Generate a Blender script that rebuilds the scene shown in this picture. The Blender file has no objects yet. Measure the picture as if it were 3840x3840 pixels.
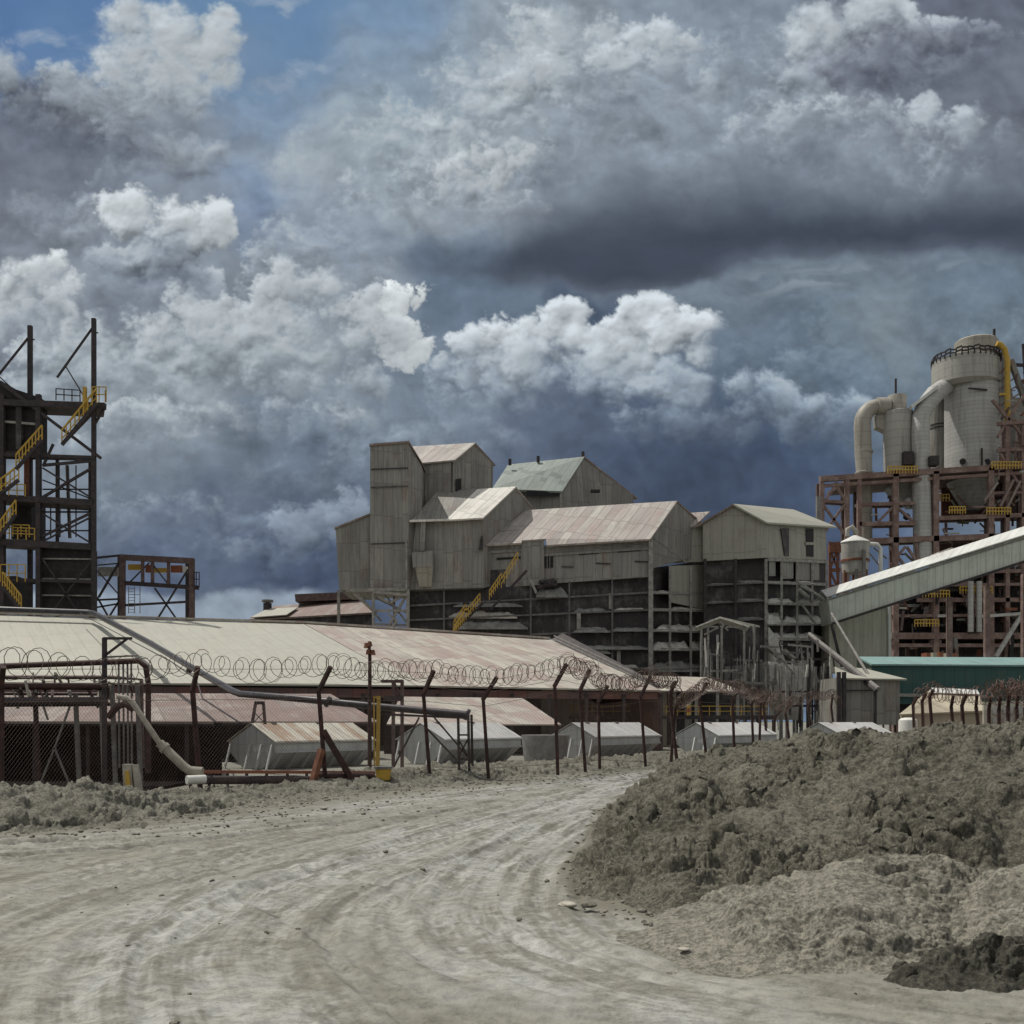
import bpy, bmesh, math, random
import numpy as np
from mathutils import Vector, Matrix, noise as mnoise

# ------------------------------------------------------------------ camera, light, exposure
SC = bpy.context.scene
COL = SC.collection
CAMZ = 2.0          # eye height
HV = 2705.0         # row of the horizon in the 3840 px frame
F = 3840.0
cam_d = bpy.data.cameras.new('camera')
cam = bpy.data.objects.new('camera', cam_d)
COL.objects.link(cam)
cam_d.sensor_width = 36.0
cam_d.lens = 36.0
cam_d.shift_y = (HV - 1920.0) / 3840.0
cam_d.clip_start = 0.1
cam_d.clip_end = 20000.0
cam.location = (0, 0, CAMZ)
cam.rotation_euler = (math.radians(90), 0, 0)
SC.camera = cam
SC.render.resolution_x = 1024
SC.render.resolution_y = 1024
SC.view_settings.view_transform = 'Standard'
SC.view_settings.look = 'None'
SC.view_settings.exposure = 0.0
SC.view_settings.gamma = 1.0

SUN_EL = math.radians(62)
SUN_AZ = math.radians(-62)      # measured from +Y towards +X: sun high in front of the camera, to the left
sdir = Vector((math.sin(SUN_AZ) * math.cos(SUN_EL), math.cos(SUN_AZ) * math.cos(SUN_EL), math.sin(SUN_EL)))
sun_d = bpy.data.lights.new('sun', 'SUN')
sun_d.energy = 3.6
sun_d.angle = math.radians(0.6)
sun_d.color = (1.0, 0.955, 0.88)
sun = bpy.data.objects.new('sun', sun_d)
COL.objects.link(sun)
sun.rotation_euler = (-sdir).to_track_quat('-Z', 'Y').to_euler()
sun.location = (0, 0, 60)

# ------------------------------------------------------------------ small node language
def s2l(c):
    c = c / 255.0
    return c / 12.92 if c <= 0.04045 else ((c + 0.055) / 1.055) ** 2.4
def rgb(r, g, b):
    return (s2l(r), s2l(g), s2l(b))

class NT:
    """thin wrapper that builds node expressions"""
    def __init__(self, tree):
        self.t = tree
    def put(self, sock, v):
        if isinstance(v, E):
            self.t.links.new(v.s, sock)
        elif v is not None:
            if isinstance(v, (tuple, list)) and len(v) == 3 and sock.type == 'RGBA':
                v = (*v, 1.0)
            sock.default_value = v
    def m(self, op, a, b=None, c=None, clamp=False):
        n = self.t.nodes.new('ShaderNodeMath'); n.operation = op; n.use_clamp = clamp
        self.put(n.inputs[0], a)
        if b is not None: self.put(n.inputs[1], b)
        if c is not None: self.put(n.inputs[2], c)
        return E(self, n.outputs[0])
    def v(self, op, a, b=None, scale=None):
        n = self.t.nodes.new('ShaderNodeVectorMath'); n.operation = op
        self.put(n.inputs[0], a)
        if b is not None: self.put(n.inputs[1], b)
        if scale is not None: self.put(n.inputs['Scale'], scale)
        return E(self, n.outputs['Value'] if op in ('LENGTH', 'DOT_PRODUCT', 'DISTANCE') else n.outputs[0])
    def comb(self, x=0.0, y=0.0, z=0.0):
        n = self.t.nodes.new('ShaderNodeCombineXYZ')
        self.put(n.inputs[0], x); self.put(n.inputs[1], y); self.put(n.inputs[2], z)
        return E(self, n.outputs[0])
    def sep(self, v):
        n = self.t.nodes.new('ShaderNodeSeparateXYZ'); self.put(n.inputs[0], v)
        return [E(self, o) for o in n.outputs]
    def noise(self, v, scale=1.0, detail=3.0, rough=0.5, lac=2.0, color=False, dist=0.0):
        n = self.t.nodes.new('ShaderNodeTexNoise')
        self.put(n.inputs['Vector'], v); self.put(n.inputs['Scale'], scale)
        self.put(n.inputs['Detail'], detail); self.put(n.inputs['Roughness'], rough)
        self.put(n.inputs['Lacunarity'], lac); self.put(n.inputs['Distortion'], dist)
        return E(self, n.outputs['Color' if color else 'Fac'])
    def voro(self, v, scale=1.0, detail=0.0, rough=0.5, lac=2.0, feature='F1', out='Distance', dim='3D', smooth=None, rnd=1.0):
        n = self.t.nodes.new('ShaderNodeTexVoronoi'); n.feature = feature; n.voronoi_dimensions = dim
        self.put(n.inputs['Vector'], v); self.put(n.inputs['Scale'], scale)
        if feature in ('F1', 'SMOOTH_F1', 'F2'):
            self.put(n.inputs['Detail'], detail); self.put(n.inputs['Roughness'], rough); self.put(n.inputs['Lacunarity'], lac)
            n.normalize = True
        if smooth is not None: self.put(n.inputs['Smoothness'], smooth)
        self.put(n.inputs['Randomness'], rnd)
        return E(self, n.outputs[out])
    def white(self, v):
        n = self.t.nodes.new('ShaderNodeTexWhiteNoise'); n.noise_dimensions = '3D'
        self.put(n.inputs['Vector'], v)
        return E(self, n.outputs['Value'])
    def mix(self, f, a, b):
        n = self.t.nodes.new('ShaderNodeMix'); n.data_type = 'RGBA'; n.clamp_factor = True
        self.put(n.inputs[0], f); self.put(n.inputs[6], a); self.put(n.inputs[7], b)
        return E(self, n.outputs[2])
    def ss(self, x, lo, hi):
        """smoothstep"""
        n = self.t.nodes.new('ShaderNodeMapRange'); n.interpolation_type = 'SMOOTHSTEP'
        self.put(n.inputs[0], x); self.put(n.inputs[1], lo); self.put(n.inputs[2], hi)
        return E(self, n.outputs[0])
    def lin(self, x, lo, hi, a=0.0, b=1.0):
        n = self.t.nodes.new('ShaderNodeMapRange')
        self.put(n.inputs[0], x); self.put(n.inputs[1], lo); self.put(n.inputs[2], hi)
        self.put(n.inputs[3], a); self.put(n.inputs[4], b)
        return E(self, n.outputs[0])

class E:
    def __init__(self, nt, s):
        self.n = nt; self.s = s
        self.isv = s.type in ('VECTOR', 'RGBA')
    def _b(self, op, o, rev=False):
        a, b = (o, self) if rev else (self, o)
        vec = self.isv or (isinstance(o, E) and o.isv) or isinstance(o, (tuple, list))
        if vec:
            if op == 'MULTIPLY' and self.isv and (isinstance(o, (int, float)) or (isinstance(o, E) and not o.isv)):
                return self.n.v('SCALE', self, scale=o)
            if op == 'MULTIPLY' and not self.isv:
                return self.n.v('SCALE', o, scale=self)
            return self.n.v(op, a, b)
        return self.n.m(op, a, b)
    def __add__(self, o): return self._b('ADD', o)
    def __radd__(self, o): return self._b('ADD', o, True)
    def __sub__(self, o): return self._b('SUBTRACT', o)
    def __rsub__(self, o): return self._b('SUBTRACT', o, True)
    def __mul__(self, o): return self._b('MULTIPLY', o)
    def __rmul__(self, o): return self._b('MULTIPLY', o, True)
    def __truediv__(self, o): return self._b('DIVIDE', o)
    def __rtruediv__(self, o): return self._b('DIVIDE', o, True)

# ------------------------------------------------------------------ noise on arrays
def _hash(ix, iy, seed):
    n = (ix.astype(np.int64) * 374761393 + iy.astype(np.int64) * 668265263 + seed * 2147483647 * 3 + seed * 974634777) & 0xFFFFFFFF
    n = ((n ^ (n >> 13)) * 1274126177) & 0xFFFFFFFF
    return (n ^ (n >> 16)) & 0xFFFFFFFF
def perlin(x, y, seed=0):
    xi = np.floor(x).astype(np.int64); yi = np.floor(y).astype(np.int64)
    xf = (x - xi).astype(np.float32); yf = (y - yi).astype(np.float32)
    u = xf * xf * xf * (xf * (xf * 6 - 15) + 10); v = yf * yf * yf * (yf * (yf * 6 - 15) + 10)
    def g(ix, iy, fx, fy):
        a = _hash(ix, iy, seed).astype(np.float32) * np.float32(2 * math.pi / 4294967296.0)
        return np.cos(a) * fx + np.sin(a) * fy
    n00 = g(xi, yi, xf, yf); n10 = g(xi + 1, yi, xf - 1, yf)
    n01 = g(xi, yi + 1, xf, yf - 1); n11 = g(xi + 1, yi + 1, xf - 1, yf - 1)
    a = n00 + u * (n10 - n00); b = n01 + u * (n11 - n01)
    return (a + v * (b - a)) * 1.4
def fbm(x, y, octv=4, seed=0, gain=0.5, lac=2.03, kind='n'):
    s = 0.0; a = 1.0; t = 0.0
    for k in range(octv):
        p = perlin(x, y, seed + k * 17)
        if kind == 'b': p = np.abs(p) * 2 - 0.55          # billow
        elif kind == 'r': p = 0.55 - np.abs(p) * 2        # ridge
        s = s + a * p; t += a; a *= gain; x = x * lac + 11.3; y = y * lac + 5.7
    return s / t
def sstep(x, lo, hi):
    t = np.clip((x - lo) / (hi - lo), 0, 1); return t * t * (3 - 2 * t)
def blur(a, r, axis=None):
    r = int(r)
    if r < 1: return a
    for _ in range(2):
        for ax in (0, 1):
            p = np.pad(a, [(r + 1, r) if k == ax else (0, 0) for k in (0, 1)], mode='edge')
            c = np.cumsum(p, axis=ax, dtype=np.float64)
            if ax == 0: a = (c[2 * r + 1:] - c[:-2 * r - 1]) / (2 * r + 1)
            else: a = (c[:, 2 * r + 1:] - c[:, :-2 * r - 1]) / (2 * r + 1)
    return a.astype(np.float32)

# ------------------------------------------------------------------ the storm sky as radiance by direction
# frame used for the cloud chart: x 0..1932 to the right, y 0..1361 (horizon) downwards, one focal length = 1932
def cloud_chart(xs, ys):
    X, Y = np.meshgrid(xs.astype(np.float32), ys.astype(np.float32))
    step = float(xs[1] - xs[0])
    px = lambda v: max(1, int(round(v / step)))
    wx = fbm(X / 150, Y / 150, 5, 1) ; wy = fbm(X / 150, Y / 150, 5, 2)
    gx = fbm(X / 420, Y / 330, 3, 3) ; gy = fbm(X / 420, Y / 330, 3, 4)
    fine = fbm(X / 60, Y / 48, 5, 5, 0.55)
    bil = fbm((X + wx * 60) / 120, (Y + wy * 60) / 85, 5, 6, 0.5, 2.1, 'b')
    fine2 = fbm(X / 55 + 40, Y / 50, 5, 7, 0.55)
    hf1 = fbm(X / 17, Y / 15, 4, 12, 0.6); hf2 = fbm(X / 17, Y / 15, 4, 13, 0.6)
    def col(c): return np.array([s2l(v) for v in c], np.float32)
    pts = [
        (60, 20, 130, (84, 120, 166)), (150, 90, 80, (96, 132, 172)), (560, 40, 150, (100, 134, 170)), (760, 60, 120, (104, 136, 170)),
        (500, 170, 80, (112, 138, 166)), (480, 350, 60, (120, 142, 170)), (480, 410, 50, (122, 138, 165)),
        (700, 230, 120, (158, 168, 174)), (560, 265, 90, (166, 172, 177)), (760, 140, 100, (150, 162, 172)),
        (300, 300, 160, (140, 148, 160)), (100, 300, 150, (112, 116, 128)), (590, 440, 100, (138, 148, 162)),
        (60, 430, 120, (120, 125, 136)), (330, 590, 150, (132, 140, 150)), (100, 640, 140, (138, 144, 152)),
        (520, 640, 150, (146, 153, 159)), (300, 760, 150, (142, 150, 157)), (640, 760, 150, (122, 133, 146)),
        (480, 830, 100, (112, 124, 138)), (330, 890, 110, (108, 120, 134)), (560, 915, 110, (96, 111, 132)),
        (250, 980, 100, (98, 112, 134)), (420, 1010, 90, (84, 98, 122)), (560, 1080, 90, (64, 78, 106)),
        (300, 1050, 80, (84, 98, 128)), (400, 1150, 60, (138, 152, 168)), (520, 1140, 50, (120, 134, 156)), (100, 900, 150, (128, 138, 148)),
        (60, 1100, 130, (110, 122, 142)),
        (900, 100, 160, (150, 159, 167)), (1150, 260, 180, (140, 148, 158)), (1330, 110, 150, (134, 144, 156)),
        (1600, 260, 160, (128, 135, 146)), (1850, 300, 160, (114, 119, 130)), (1750, 80, 150, (106, 110, 124)),
        (860, 570, 80, (102, 117, 134)), (1080, 610, 70, (76, 90, 110)), (1300, 570, 100, (122, 133, 144)),
        (1330, 660, 110, (98, 112, 128)), (1600, 560, 130, (114, 127, 138)), (1700, 640, 80, (134, 145, 150)),
        (1500, 700, 110, (94, 109, 127)), (1860, 560, 120, (104, 118, 132)), (1650, 780, 120, (94, 110, 128)),
        (900, 760, 120, (120, 132, 145)), (1120, 800, 100, (90, 102, 122)), (1300, 820, 110, (80, 94, 116)),
        (1280, 920, 120, (62, 76, 100)), (1480, 900, 110, (64, 80, 108)), (1600, 960, 90, (76, 94, 130)),
        (740, 900, 90, (94, 109, 130)), (1000, 1100, 250, (84, 98, 124)), (1850, 850, 130, (112, 126, 138)),
        (1750, 1050, 100, (92, 112, 142)), (1600, 1250, 100, (112, 132, 158)), (1500, 1000, 130, (66, 82, 106)), (1300, 1050, 150, (62, 76, 100))]
    Xm = X + wx * 110 + gx * 90; Ym = Y + wy * 90 + gy * 70
    acc = np.zeros(X.shape + (3,), np.float32); ws = np.full(X.shape, 1e-6, np.float32)
    acc += 1e-6 * np.array([0.3, 0.33, 0.36], np.float32)
    for (x, y, r, c) in pts:
        w = np.exp(-((Xm - x) ** 2 + (Ym - y) ** 2) * (1.25 / r / r)).astype(np.float32)
        acc += w[..., None] * col(c); ws += w
    A = acc / ws[..., None]
    blue = sstep(A[..., 2] / (A[..., 0] + 1e-3), 1.7, 2.6) * sstep(Y, 620, 300)
    bl2 = fbm((X + wx * 30) / 130, (Y + wy * 30) / 100, 6, 15, 0.5)
    bl3 = fbm((X + wx * 30) / 130 + 0.06, (Y + wy * 30) / 100 - 0.14, 6, 15, 0.5)
    lift = 0.96 + 0.14 * bil + 0.16 * fine + 0.26 * bl2 + 0.35 * (bl2 - bl3)
    A = A * (1 + (lift - 1) * (1 - 0.75 * blue))[..., None]
    wisp = sstep(fbm((X + wx * 90) / 210, (Y + wy * 60) / 90, 6, 9, 0.55), 0.08, 0.5) * blue * 0.45
    A = A * (1 - wisp[..., None]) + wisp[..., None] * col((184, 190, 196))

    rng = np.random.RandomState(11)
    def cumulus(A, ells, tones, y0, y1, rmax=60, rmin=7, n=260, soft=7, warp=1.0, relief=0.55, occl=0.6,
                slope=0.0, fade=0.0, opac=1.0, flatbase=None, rimk=0.12, mott=0.16):
        Xw = X + (wx * 30 + fine * 26 + hf1 * 15) * warp; Yw = Y + (wy * 26 + fine2 * 24 + hf2 * 13) * warp
        H = np.full(X.shape, -60.0, np.float32)
        cov = np.full(X.shape, -2.0, np.float32)
        areas = np.array([e[2] * e[3] for e in ells], float); areas /= areas.sum()
        def stamp(cx, cy, R, base):
            m = R + 55
            i0 = np.searchsorted(ys, cy - m); i1 = np.searchsorted(ys, cy + m)
            j0 = np.searchsorted(xs, cx - m); j1 = np.searchsorted(xs, cx + m)
            if i1 <= i0 or j1 <= j0: return
            dx = Xw[i0:i1, j0:j1] - cx; dy = (Yw[i0:i1, j0:j1] - cy) * 1.12
            d2 = dx * dx + dy * dy
            h = base + np.sqrt(np.maximum(R * R - d2, 0)) - np.where(d2 > R * R, (np.sqrt(d2) - R) * 3, 0)
            H[i0:i1, j0:j1] = np.maximum(H[i0:i1, j0:j1], h)
            cov[i0:i1, j0:j1] = np.maximum(cov[i0:i1, j0:j1], (R - np.sqrt(d2)) / soft)
        for (x, y, rx, ry) in ells:                      # bodies
            for k in range(5):
                a = rng.rand() * 6.283; q = rng.rand() * 0.35
                stamp(x + rx * q * math.cos(a), y + ry * q * math.sin(a), min(rx, ry) * 0.72, 0)
        for k in range(n):
            e = ells[rng.choice(len(ells), p=areas)]
            a = rng.rand() * 6.283; q = math.sqrt(rng.rand())
            R = rmin * (rmax / rmin) ** (rng.rand() ** 1.35)
            q = q * (1.02 - 0.25 * R / rmax)
            cx = e[0] + e[2] * q * math.cos(a); cy = e[1] + e[3] * q * math.sin(a)
            base = (1 - q * q) * min(e[2], e[3]) * 0.55 + rng.rand() * 10 - R * 0.25
            stamp(cx, cy, R, base)
        al = sstep(cov + 0.6 * hf1, -0.1, 1.6 + 4.5 * np.clip(gx * 1.8 + 0.35, 0, 1))
        pvt = float(np.mean([e[0] for e in ells]))
        k = (y1 - (Y + wy * 70 + gy * 40 + fine * 24 + (X - pvt) * slope)) / float(y1 - y0)
        if fade > 0: al = al * sstep(k, -fade * 0.3, fade)
        H = H + (bil * 16 + fine * 14 + hf1 * 7) * np.clip(rmax / 45.0, 0.4, 1.2)
        Hs = blur(H, px(1.6))
        gyy, gxx = np.gradient(Hs, step)
        Hm = blur(H, px(9)); my, mx = np.gradient(Hm, step)
        sh = 0.45 * (gxx * 0.35 + gyy * 0.85) / np.sqrt(gxx ** 2 + gyy ** 2 + 2.2) + 0.75 * (mx * 0.35 + my * 0.85) / np.sqrt(mx ** 2 + my ** 2 + 1.2)
        Hb = blur(H, px(20)); Hc = blur(H, px(60))
        oc = np.clip((H - Hb) / 26, -1, 1) + 0.6 * np.clip((H - Hc) / 55, -1, 1)
        k = k + 0.16 * np.clip((H - Hb) / 20, -1, 1)
        top, mid, bot = [col(c) for c in tones]
        k1 = sstep(k, 0.0, 0.5)[..., None]; k2 = sstep(k, 0.4, 1.0)[..., None]
        C = (bot * (1 - k1) + mid * k1) * (1 - k2) + top * k2
        lit = 0.90 + relief * 0.9 * sh * (0.35 + 0.65 * sstep(k, 0.0, 0.8)) + occl * 0.30 * oc + mott * bil + 0.16 * fine + 0.20 * gx
        rim = np.exp(-np.clip(cov, 0, 9) * 0.9) * sstep(k, 0.45, 0.9) * rimk * 0.4
        C = C * np.clip(lit, 0.45, 1.45)[..., None] + rim[..., None]
        al = (al * opac)[..., None]
        return A * (1 - al) + C * al

    # broad soft billows everywhere, so that no part of the storm is smooth
    A = cumulus(A, [(1200, 250, 300, 130), (1500, 150, 260, 120), (1000, 120, 220, 110), (1750, 320, 240, 90), (820, 250, 160, 110)],
                ((176, 184, 190), (150, 159, 167), (122, 132, 144)), 40, 420, 90, 14, 420, 40, 1.6, 0.6, 0.7, opac=0.75, slope=-0.1)
    A = cumulus(A, [(620, 330, 110, 60), (760, 200, 110, 50), (640, 250, 90, 36)], ((176, 182, 186), (162, 169, 175), (140, 150, 160)), 180, 400, 50, 10, 160, 40, 2.0, 0.35, 0.4, opac=0.6)
    A = cumulus(A, [(580, 480, 120, 70), (640, 560, 110, 60), (520, 560, 90, 50)], ((168, 175, 180), (144, 152, 160), (120, 131, 144)), 400, 620, 50, 9, 220, 20, 1.4, 0.5, 0.7, opac=0.75)
    A = cumulus(A, [(120, 440, 200, 70), (300, 590, 150, 60), (60, 650, 130, 60), (180, 560, 100, 50)], ((150, 156, 163), (128, 134, 144), (110, 116, 129)), 380, 680, 60, 10, 320, 20, 1.3, 0.5, 0.7, opac=0.8)
    A = cumulus(A, [(1500, 700, 150, 110), (1700, 760, 170, 110), (1850, 620, 120, 90), (1620, 880, 150, 70)], ((126, 139, 149), (104, 119, 133), (84, 99, 119)), 560, 920, 80, 14, 260, 30, 1.2, 0.45, 0.6, opac=0.7, fade=0.4)
    A = cumulus(A, [(700, 850, 180, 70), (520, 930, 170, 50), (250, 880, 220, 60), (900, 830, 130, 50)], ((136, 147, 157), (110, 123, 138), (84, 98, 120)), 770, 980, 56, 9, 420, 20, 1.2, 0.5, 0.7, opac=0.85, fade=0.5)
    A = cumulus(A, [(400, 1020, 210, 60), (150, 1050, 180, 70), (560, 1060, 110, 40)], ((112, 125, 144), (88, 102, 126), (66, 80, 112)), 950, 1120, 56, 9, 260, 18, 1.2, 0.5, 0.6, opac=0.8, fade=0.5)
    # middle distance
    A = cumulus(A, [(1640, 600, 130, 110), (1560, 560, 150, 60)], ((160, 168, 170), (124, 136, 144), (98, 112, 126)), 500, 720, 70, 14, 90, 60, 1.2, 0.3, 0.3, opac=0.5, fade=0.5)
    A = cumulus(A, [(980, 660, 110, 80), (1055, 620, 62, 45), (900, 700, 90, 70), (1140, 690, 110, 70), (1270, 640, 95, 60), (1210, 610, 60, 40)],
                ((208, 212, 213), (152, 160, 168), (92, 106, 126)), 575, 800, 46, 8, 420, 8, 0.8, 0.75, 0.9, fade=0.6, rimk=0.16)
    A = cumulus(A, [(745, 625, 40, 50), (775, 660, 45, 45), (735, 570, 30, 22), (790, 560, 26, 14)], ((236, 237, 232), (214, 216, 214), (140, 148, 156)), 540, 740, 26, 5, 200, 6, 1.2, 0.4, 0.5, fade=0.3, rimk=0.18)
    A = cumulus(A, [(1000, 740, 150, 60), (870, 790, 110, 50), (1120, 720, 120, 50)], ((160, 168, 176), (124, 136, 149), (86, 99, 120)), 680, 860, 44, 9, 300, 16, 0.9, 0.6, 0.8, fade=0.7)
    A = cumulus(A, [(1270, 740, 75, 55), (1440, 735, 60, 26), (1330, 800, 120, 50), (1240, 790, 90, 50), (1560, 800, 100, 45), (1480, 770, 60, 40)],
                ((150, 160, 170), (108, 121, 137), (72, 86, 110)), 690, 900, 44, 8, 320, 9, 0.9, 0.65, 0.7, fade=0.8)
    # low puffs over the storm blue on the left
    A = cumulus(A, [(215, 960, 40, 34), (250, 990, 50, 34), (330, 960, 110, 22)], ((166, 174, 182), (122, 134, 150), (92, 106, 130)), 925, 1040, 30, 6, 130, 12, 1.0, 0.5, 0.6, fade=0.8, opac=0.9)
    A = cumulus(A, [(570, 1010, 55, 55), (500, 1050, 55, 36), (440, 1045, 22, 12), (640, 985, 50, 60)], ((132, 143, 158), (104, 118, 138), (80, 94, 122)), 950, 1110, 40, 7, 150, 14, 1.0, 0.4, 0.5, fade=0.8, opac=0.85)
    # mottled mass, centre left
    A = cumulus(A, [(430, 650, 230, 100), (250, 740, 190, 100), (600, 730, 150, 90), (680, 620, 90, 60), (130, 690, 110, 90), (560, 560, 120, 40)],
                ((190, 194, 195), (158, 165, 169), (116, 127, 139)), 530, 880, 60, 9, 620, 14, 1.3, 0.55, 0.75, fade=0.5, opac=0.85)
    A = cumulus(A, [(330, 790, 170, 34), (520, 800, 110, 30), (180, 850, 150, 30), (620, 790, 60, 22)],
                ((182, 187, 189), (146, 154, 161), (96, 108, 126)), 750, 880, 34, 7, 360, 10, 1.2, 0.6, 0.7, fade=0.5, opac=0.85)
    A = cumulus(A, [(280, 900, 200, 24), (520, 860, 150, 18), (440, 900, 120, 20)], ((128, 139, 150), (112, 124, 138), (90, 104, 126)), 870, 930, 26, 7, 160, 18, 1.2, 0.4, 0.5, fade=0.6, opac=0.7)
    # left stack
    A = cumulus(A, [(60, 530, 80, 40), (100, 570, 60, 50), (30, 600, 60, 50)], ((214, 216, 213), (180, 184, 186), (136, 143, 151)), 480, 660, 34, 6, 260, 7, 1.1, 0.6, 0.8, fade=0.5, rimk=0.16)
    A = cumulus(A, [(340, 430, 95, 50), (270, 490, 110, 55), (400, 420, 42, 34), (240, 400, 50, 26), (320, 530, 90, 40)],
                ((206, 209, 208), (150, 157, 165), (98, 106, 122)), 375, 570, 44, 7, 360, 8, 1.0, 0.7, 0.9, slope=-0.1, fade=0.35, rimk=0.16)
    A = cumulus(A, [(370, 300, 62, 46), (300, 330, 80, 40), (240, 340, 80, 40)], ((162, 168, 173), (134, 141, 150), (104, 110, 123)), 250, 365, 36, 8, 160, 8, 0.8, 0.5, 0.6, fade=0.3)
    A = cumulus(A, [(330, 80, 105, 80), (300, 150, 140, 90), (150, 220, 120, 80), (60, 260, 130, 90), (20, 130, 40, 40), (210, 260, 140, 90), (400, 70, 50, 55), (60, 360, 130, 50), (250, 60, 60, 60)],
                ((186, 191, 193), (146, 152, 159), (84, 88, 102)), 20, 330, 62, 9, 620, 9, 1.0, 0.4, 0.6, slope=-0.42, fade=0.25, rimk=0.08, mott=0.10)
    # right: grey upper masses
    A = cumulus(A, [(860, 300, 190, 110), (950, 170, 160, 90), (700, 390, 90, 60), (760, 240, 110, 60), (1050, 90, 160, 70)],
                ((200, 205, 207), (166, 173, 178), (126, 135, 147)), 60, 470, 56, 7, 560, 16, 1.3, 0.65, 0.75, fade=0.3, opac=0.9)
    A = cumulus(A, [(1010, 30, 60, 18), (1010, 120, 50, 40), (960, 150, 34, 26)], ((222, 225, 224), (190, 195, 198), (150, 158, 166)), 0, 180, 18, 4, 160, 9, 1.8, 0.6, 0.6, opac=0.8)
    A = cumulus(A, [(1200, 130, 120, 60), (1130, 180, 90, 40), (1250, 80, 60, 50), (1280, 180, 60, 36)], ((196, 201, 204), (158, 165, 172), (124, 131, 142)), 40, 240, 44, 7, 300, 12, 1.2, 0.65, 0.8, opac=0.9)
    A = cumulus(A, [(1450, 260, 110, 50), (1580, 220, 90, 40), (1540, 300, 110, 34), (1700, 240, 170, 40)], ((180, 186, 190), (144, 151, 159), (114, 121, 133)), 180, 340, 44, 7, 300, 14, 1.3, 0.6, 0.7, opac=0.85)
    A = cumulus(A, [(1740, 110, 190, 80), (1560, 80, 70, 60), (1620, 40, 110, 60), (1880, 160, 120, 90), (1650, 150, 90, 50)],
                ((186, 192, 195), (124, 128, 140), (98, 102, 116)), -40, 200, 60, 8, 380, 9, 0.9, 0.45, 0.6, slope=0.30, fade=0.3, rimk=0.08)
    A = cumulus(A, [(880, 350, 90, 52), (800, 420, 80, 46), (950, 300, 52, 26), (960, 400, 80, 50)], ((194, 198, 199), (152, 157, 163), (104, 108, 120)), 285, 460, 40, 6, 320, 16, 1.4, 0.6, 0.7, fade=0.4, opac=0.85, rimk=0.06)
    # the great dark-bellied cloud
    k = fbm((X + wx * 80) / 520, (Y + wy * 40) / 60, 5, 21, 0.5)
    k2 = fbm((X + wx * 60) / 260, (Y + wy * 60) / 130, 5, 22, 0.5)
    def spline(v, a): return np.interp(v, [p[0] for p in a], [p[1] for p in a]).astype(np.float32)
    bottom = spline(xs, [(-400, 500), (560, 545), (640, 505), (760, 528), (960, 540), (1180, 560), (1310, 548), (1430, 500), (1600, 478), (1932, 488), (2400, 500)])[None, :]
    darkc = spline(xs, [(-400, 440), (640, 480), (800, 475), (1150, 425), (1400, 385), (1932, 375), (2400, 370)])[None, :]
    topc = spline(xs, [(-400, 440), (640, 470), (760, 440), (900, 415), (1030, 285), (1200, 235), (1500, 280), (1932, 250), (2400, 300)])[None, :]
    Yb = Y + wy * 26 + k2 * 26
    inx = sstep(X + wx * 50, 600, 760)
    al = sstep(bottom - Yb, -6, 16) * sstep(Yb - topc, 10, 180) * inx
    dk = sstep(Yb + 30 * k2, topc - 10, darkc + 55)
    C = col((124, 132, 144)) * (1 - dk[..., None]) + col((68, 74, 88)) * dk[..., None]
    edge = sstep(bottom - Yb, 46, 0)
    C = C * (1 - edge[..., None] * 0.5) + col((104, 112, 126)) * edge[..., None] * 0.5
    C = C * (1 + 0.32 * k2 * (1 - 0.5 * dk) + 0.22 * k + 0.10 * fine)[..., None]
    A = A * (1 - al[..., None]) + C * al[..., None]
    # broken pale streaks under the belly to the right
    q = sstep(fbm((X + wx * 60) / 230, (Y + 0.12 * X + wy * 40) / 46, 6, 30, 0.55), 0.0, 0.45)
    band = np.exp(-((Y - (bottom + 34)) / 26) ** 2) * sstep(X, 1150, 1330)
    A = A * (1 - (q * band * 0.75)[..., None]) + col((150, 159, 166)) * (q * band * 0.75)[..., None]
    # rain haze low on the right, light at the horizon on the left
    hz = sstep(Y + wy * 20 + fine * 14, 1108, 1128) * sstep(X, 640, 560)
    A = A * (1 - 0.65 * hz[..., None]) + col((158, 170, 182)) * (0.65 * hz * (1 + 0.5 * fine))[..., None]
    # soften: a little air between the viewer and the clouds
    lum = A @ np.array([0.25, 0.6, 0.15], np.float32)
    ds = 0.16 + 0.14 * sstep(Y, 700, 900)
    A = A * (1 - ds)[..., None] + lum[..., None] * ds[..., None] * np.array([0.97, 1.0, 1.05], np.float32)
    A = np.where(A > 0.42, 0.42 + (A - 0.42) * 0.62, A)
    A = A * np.array([0.94, 1.0, 1.05], np.float32)
    return np.clip(A, 0.004, 1.5)

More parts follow.
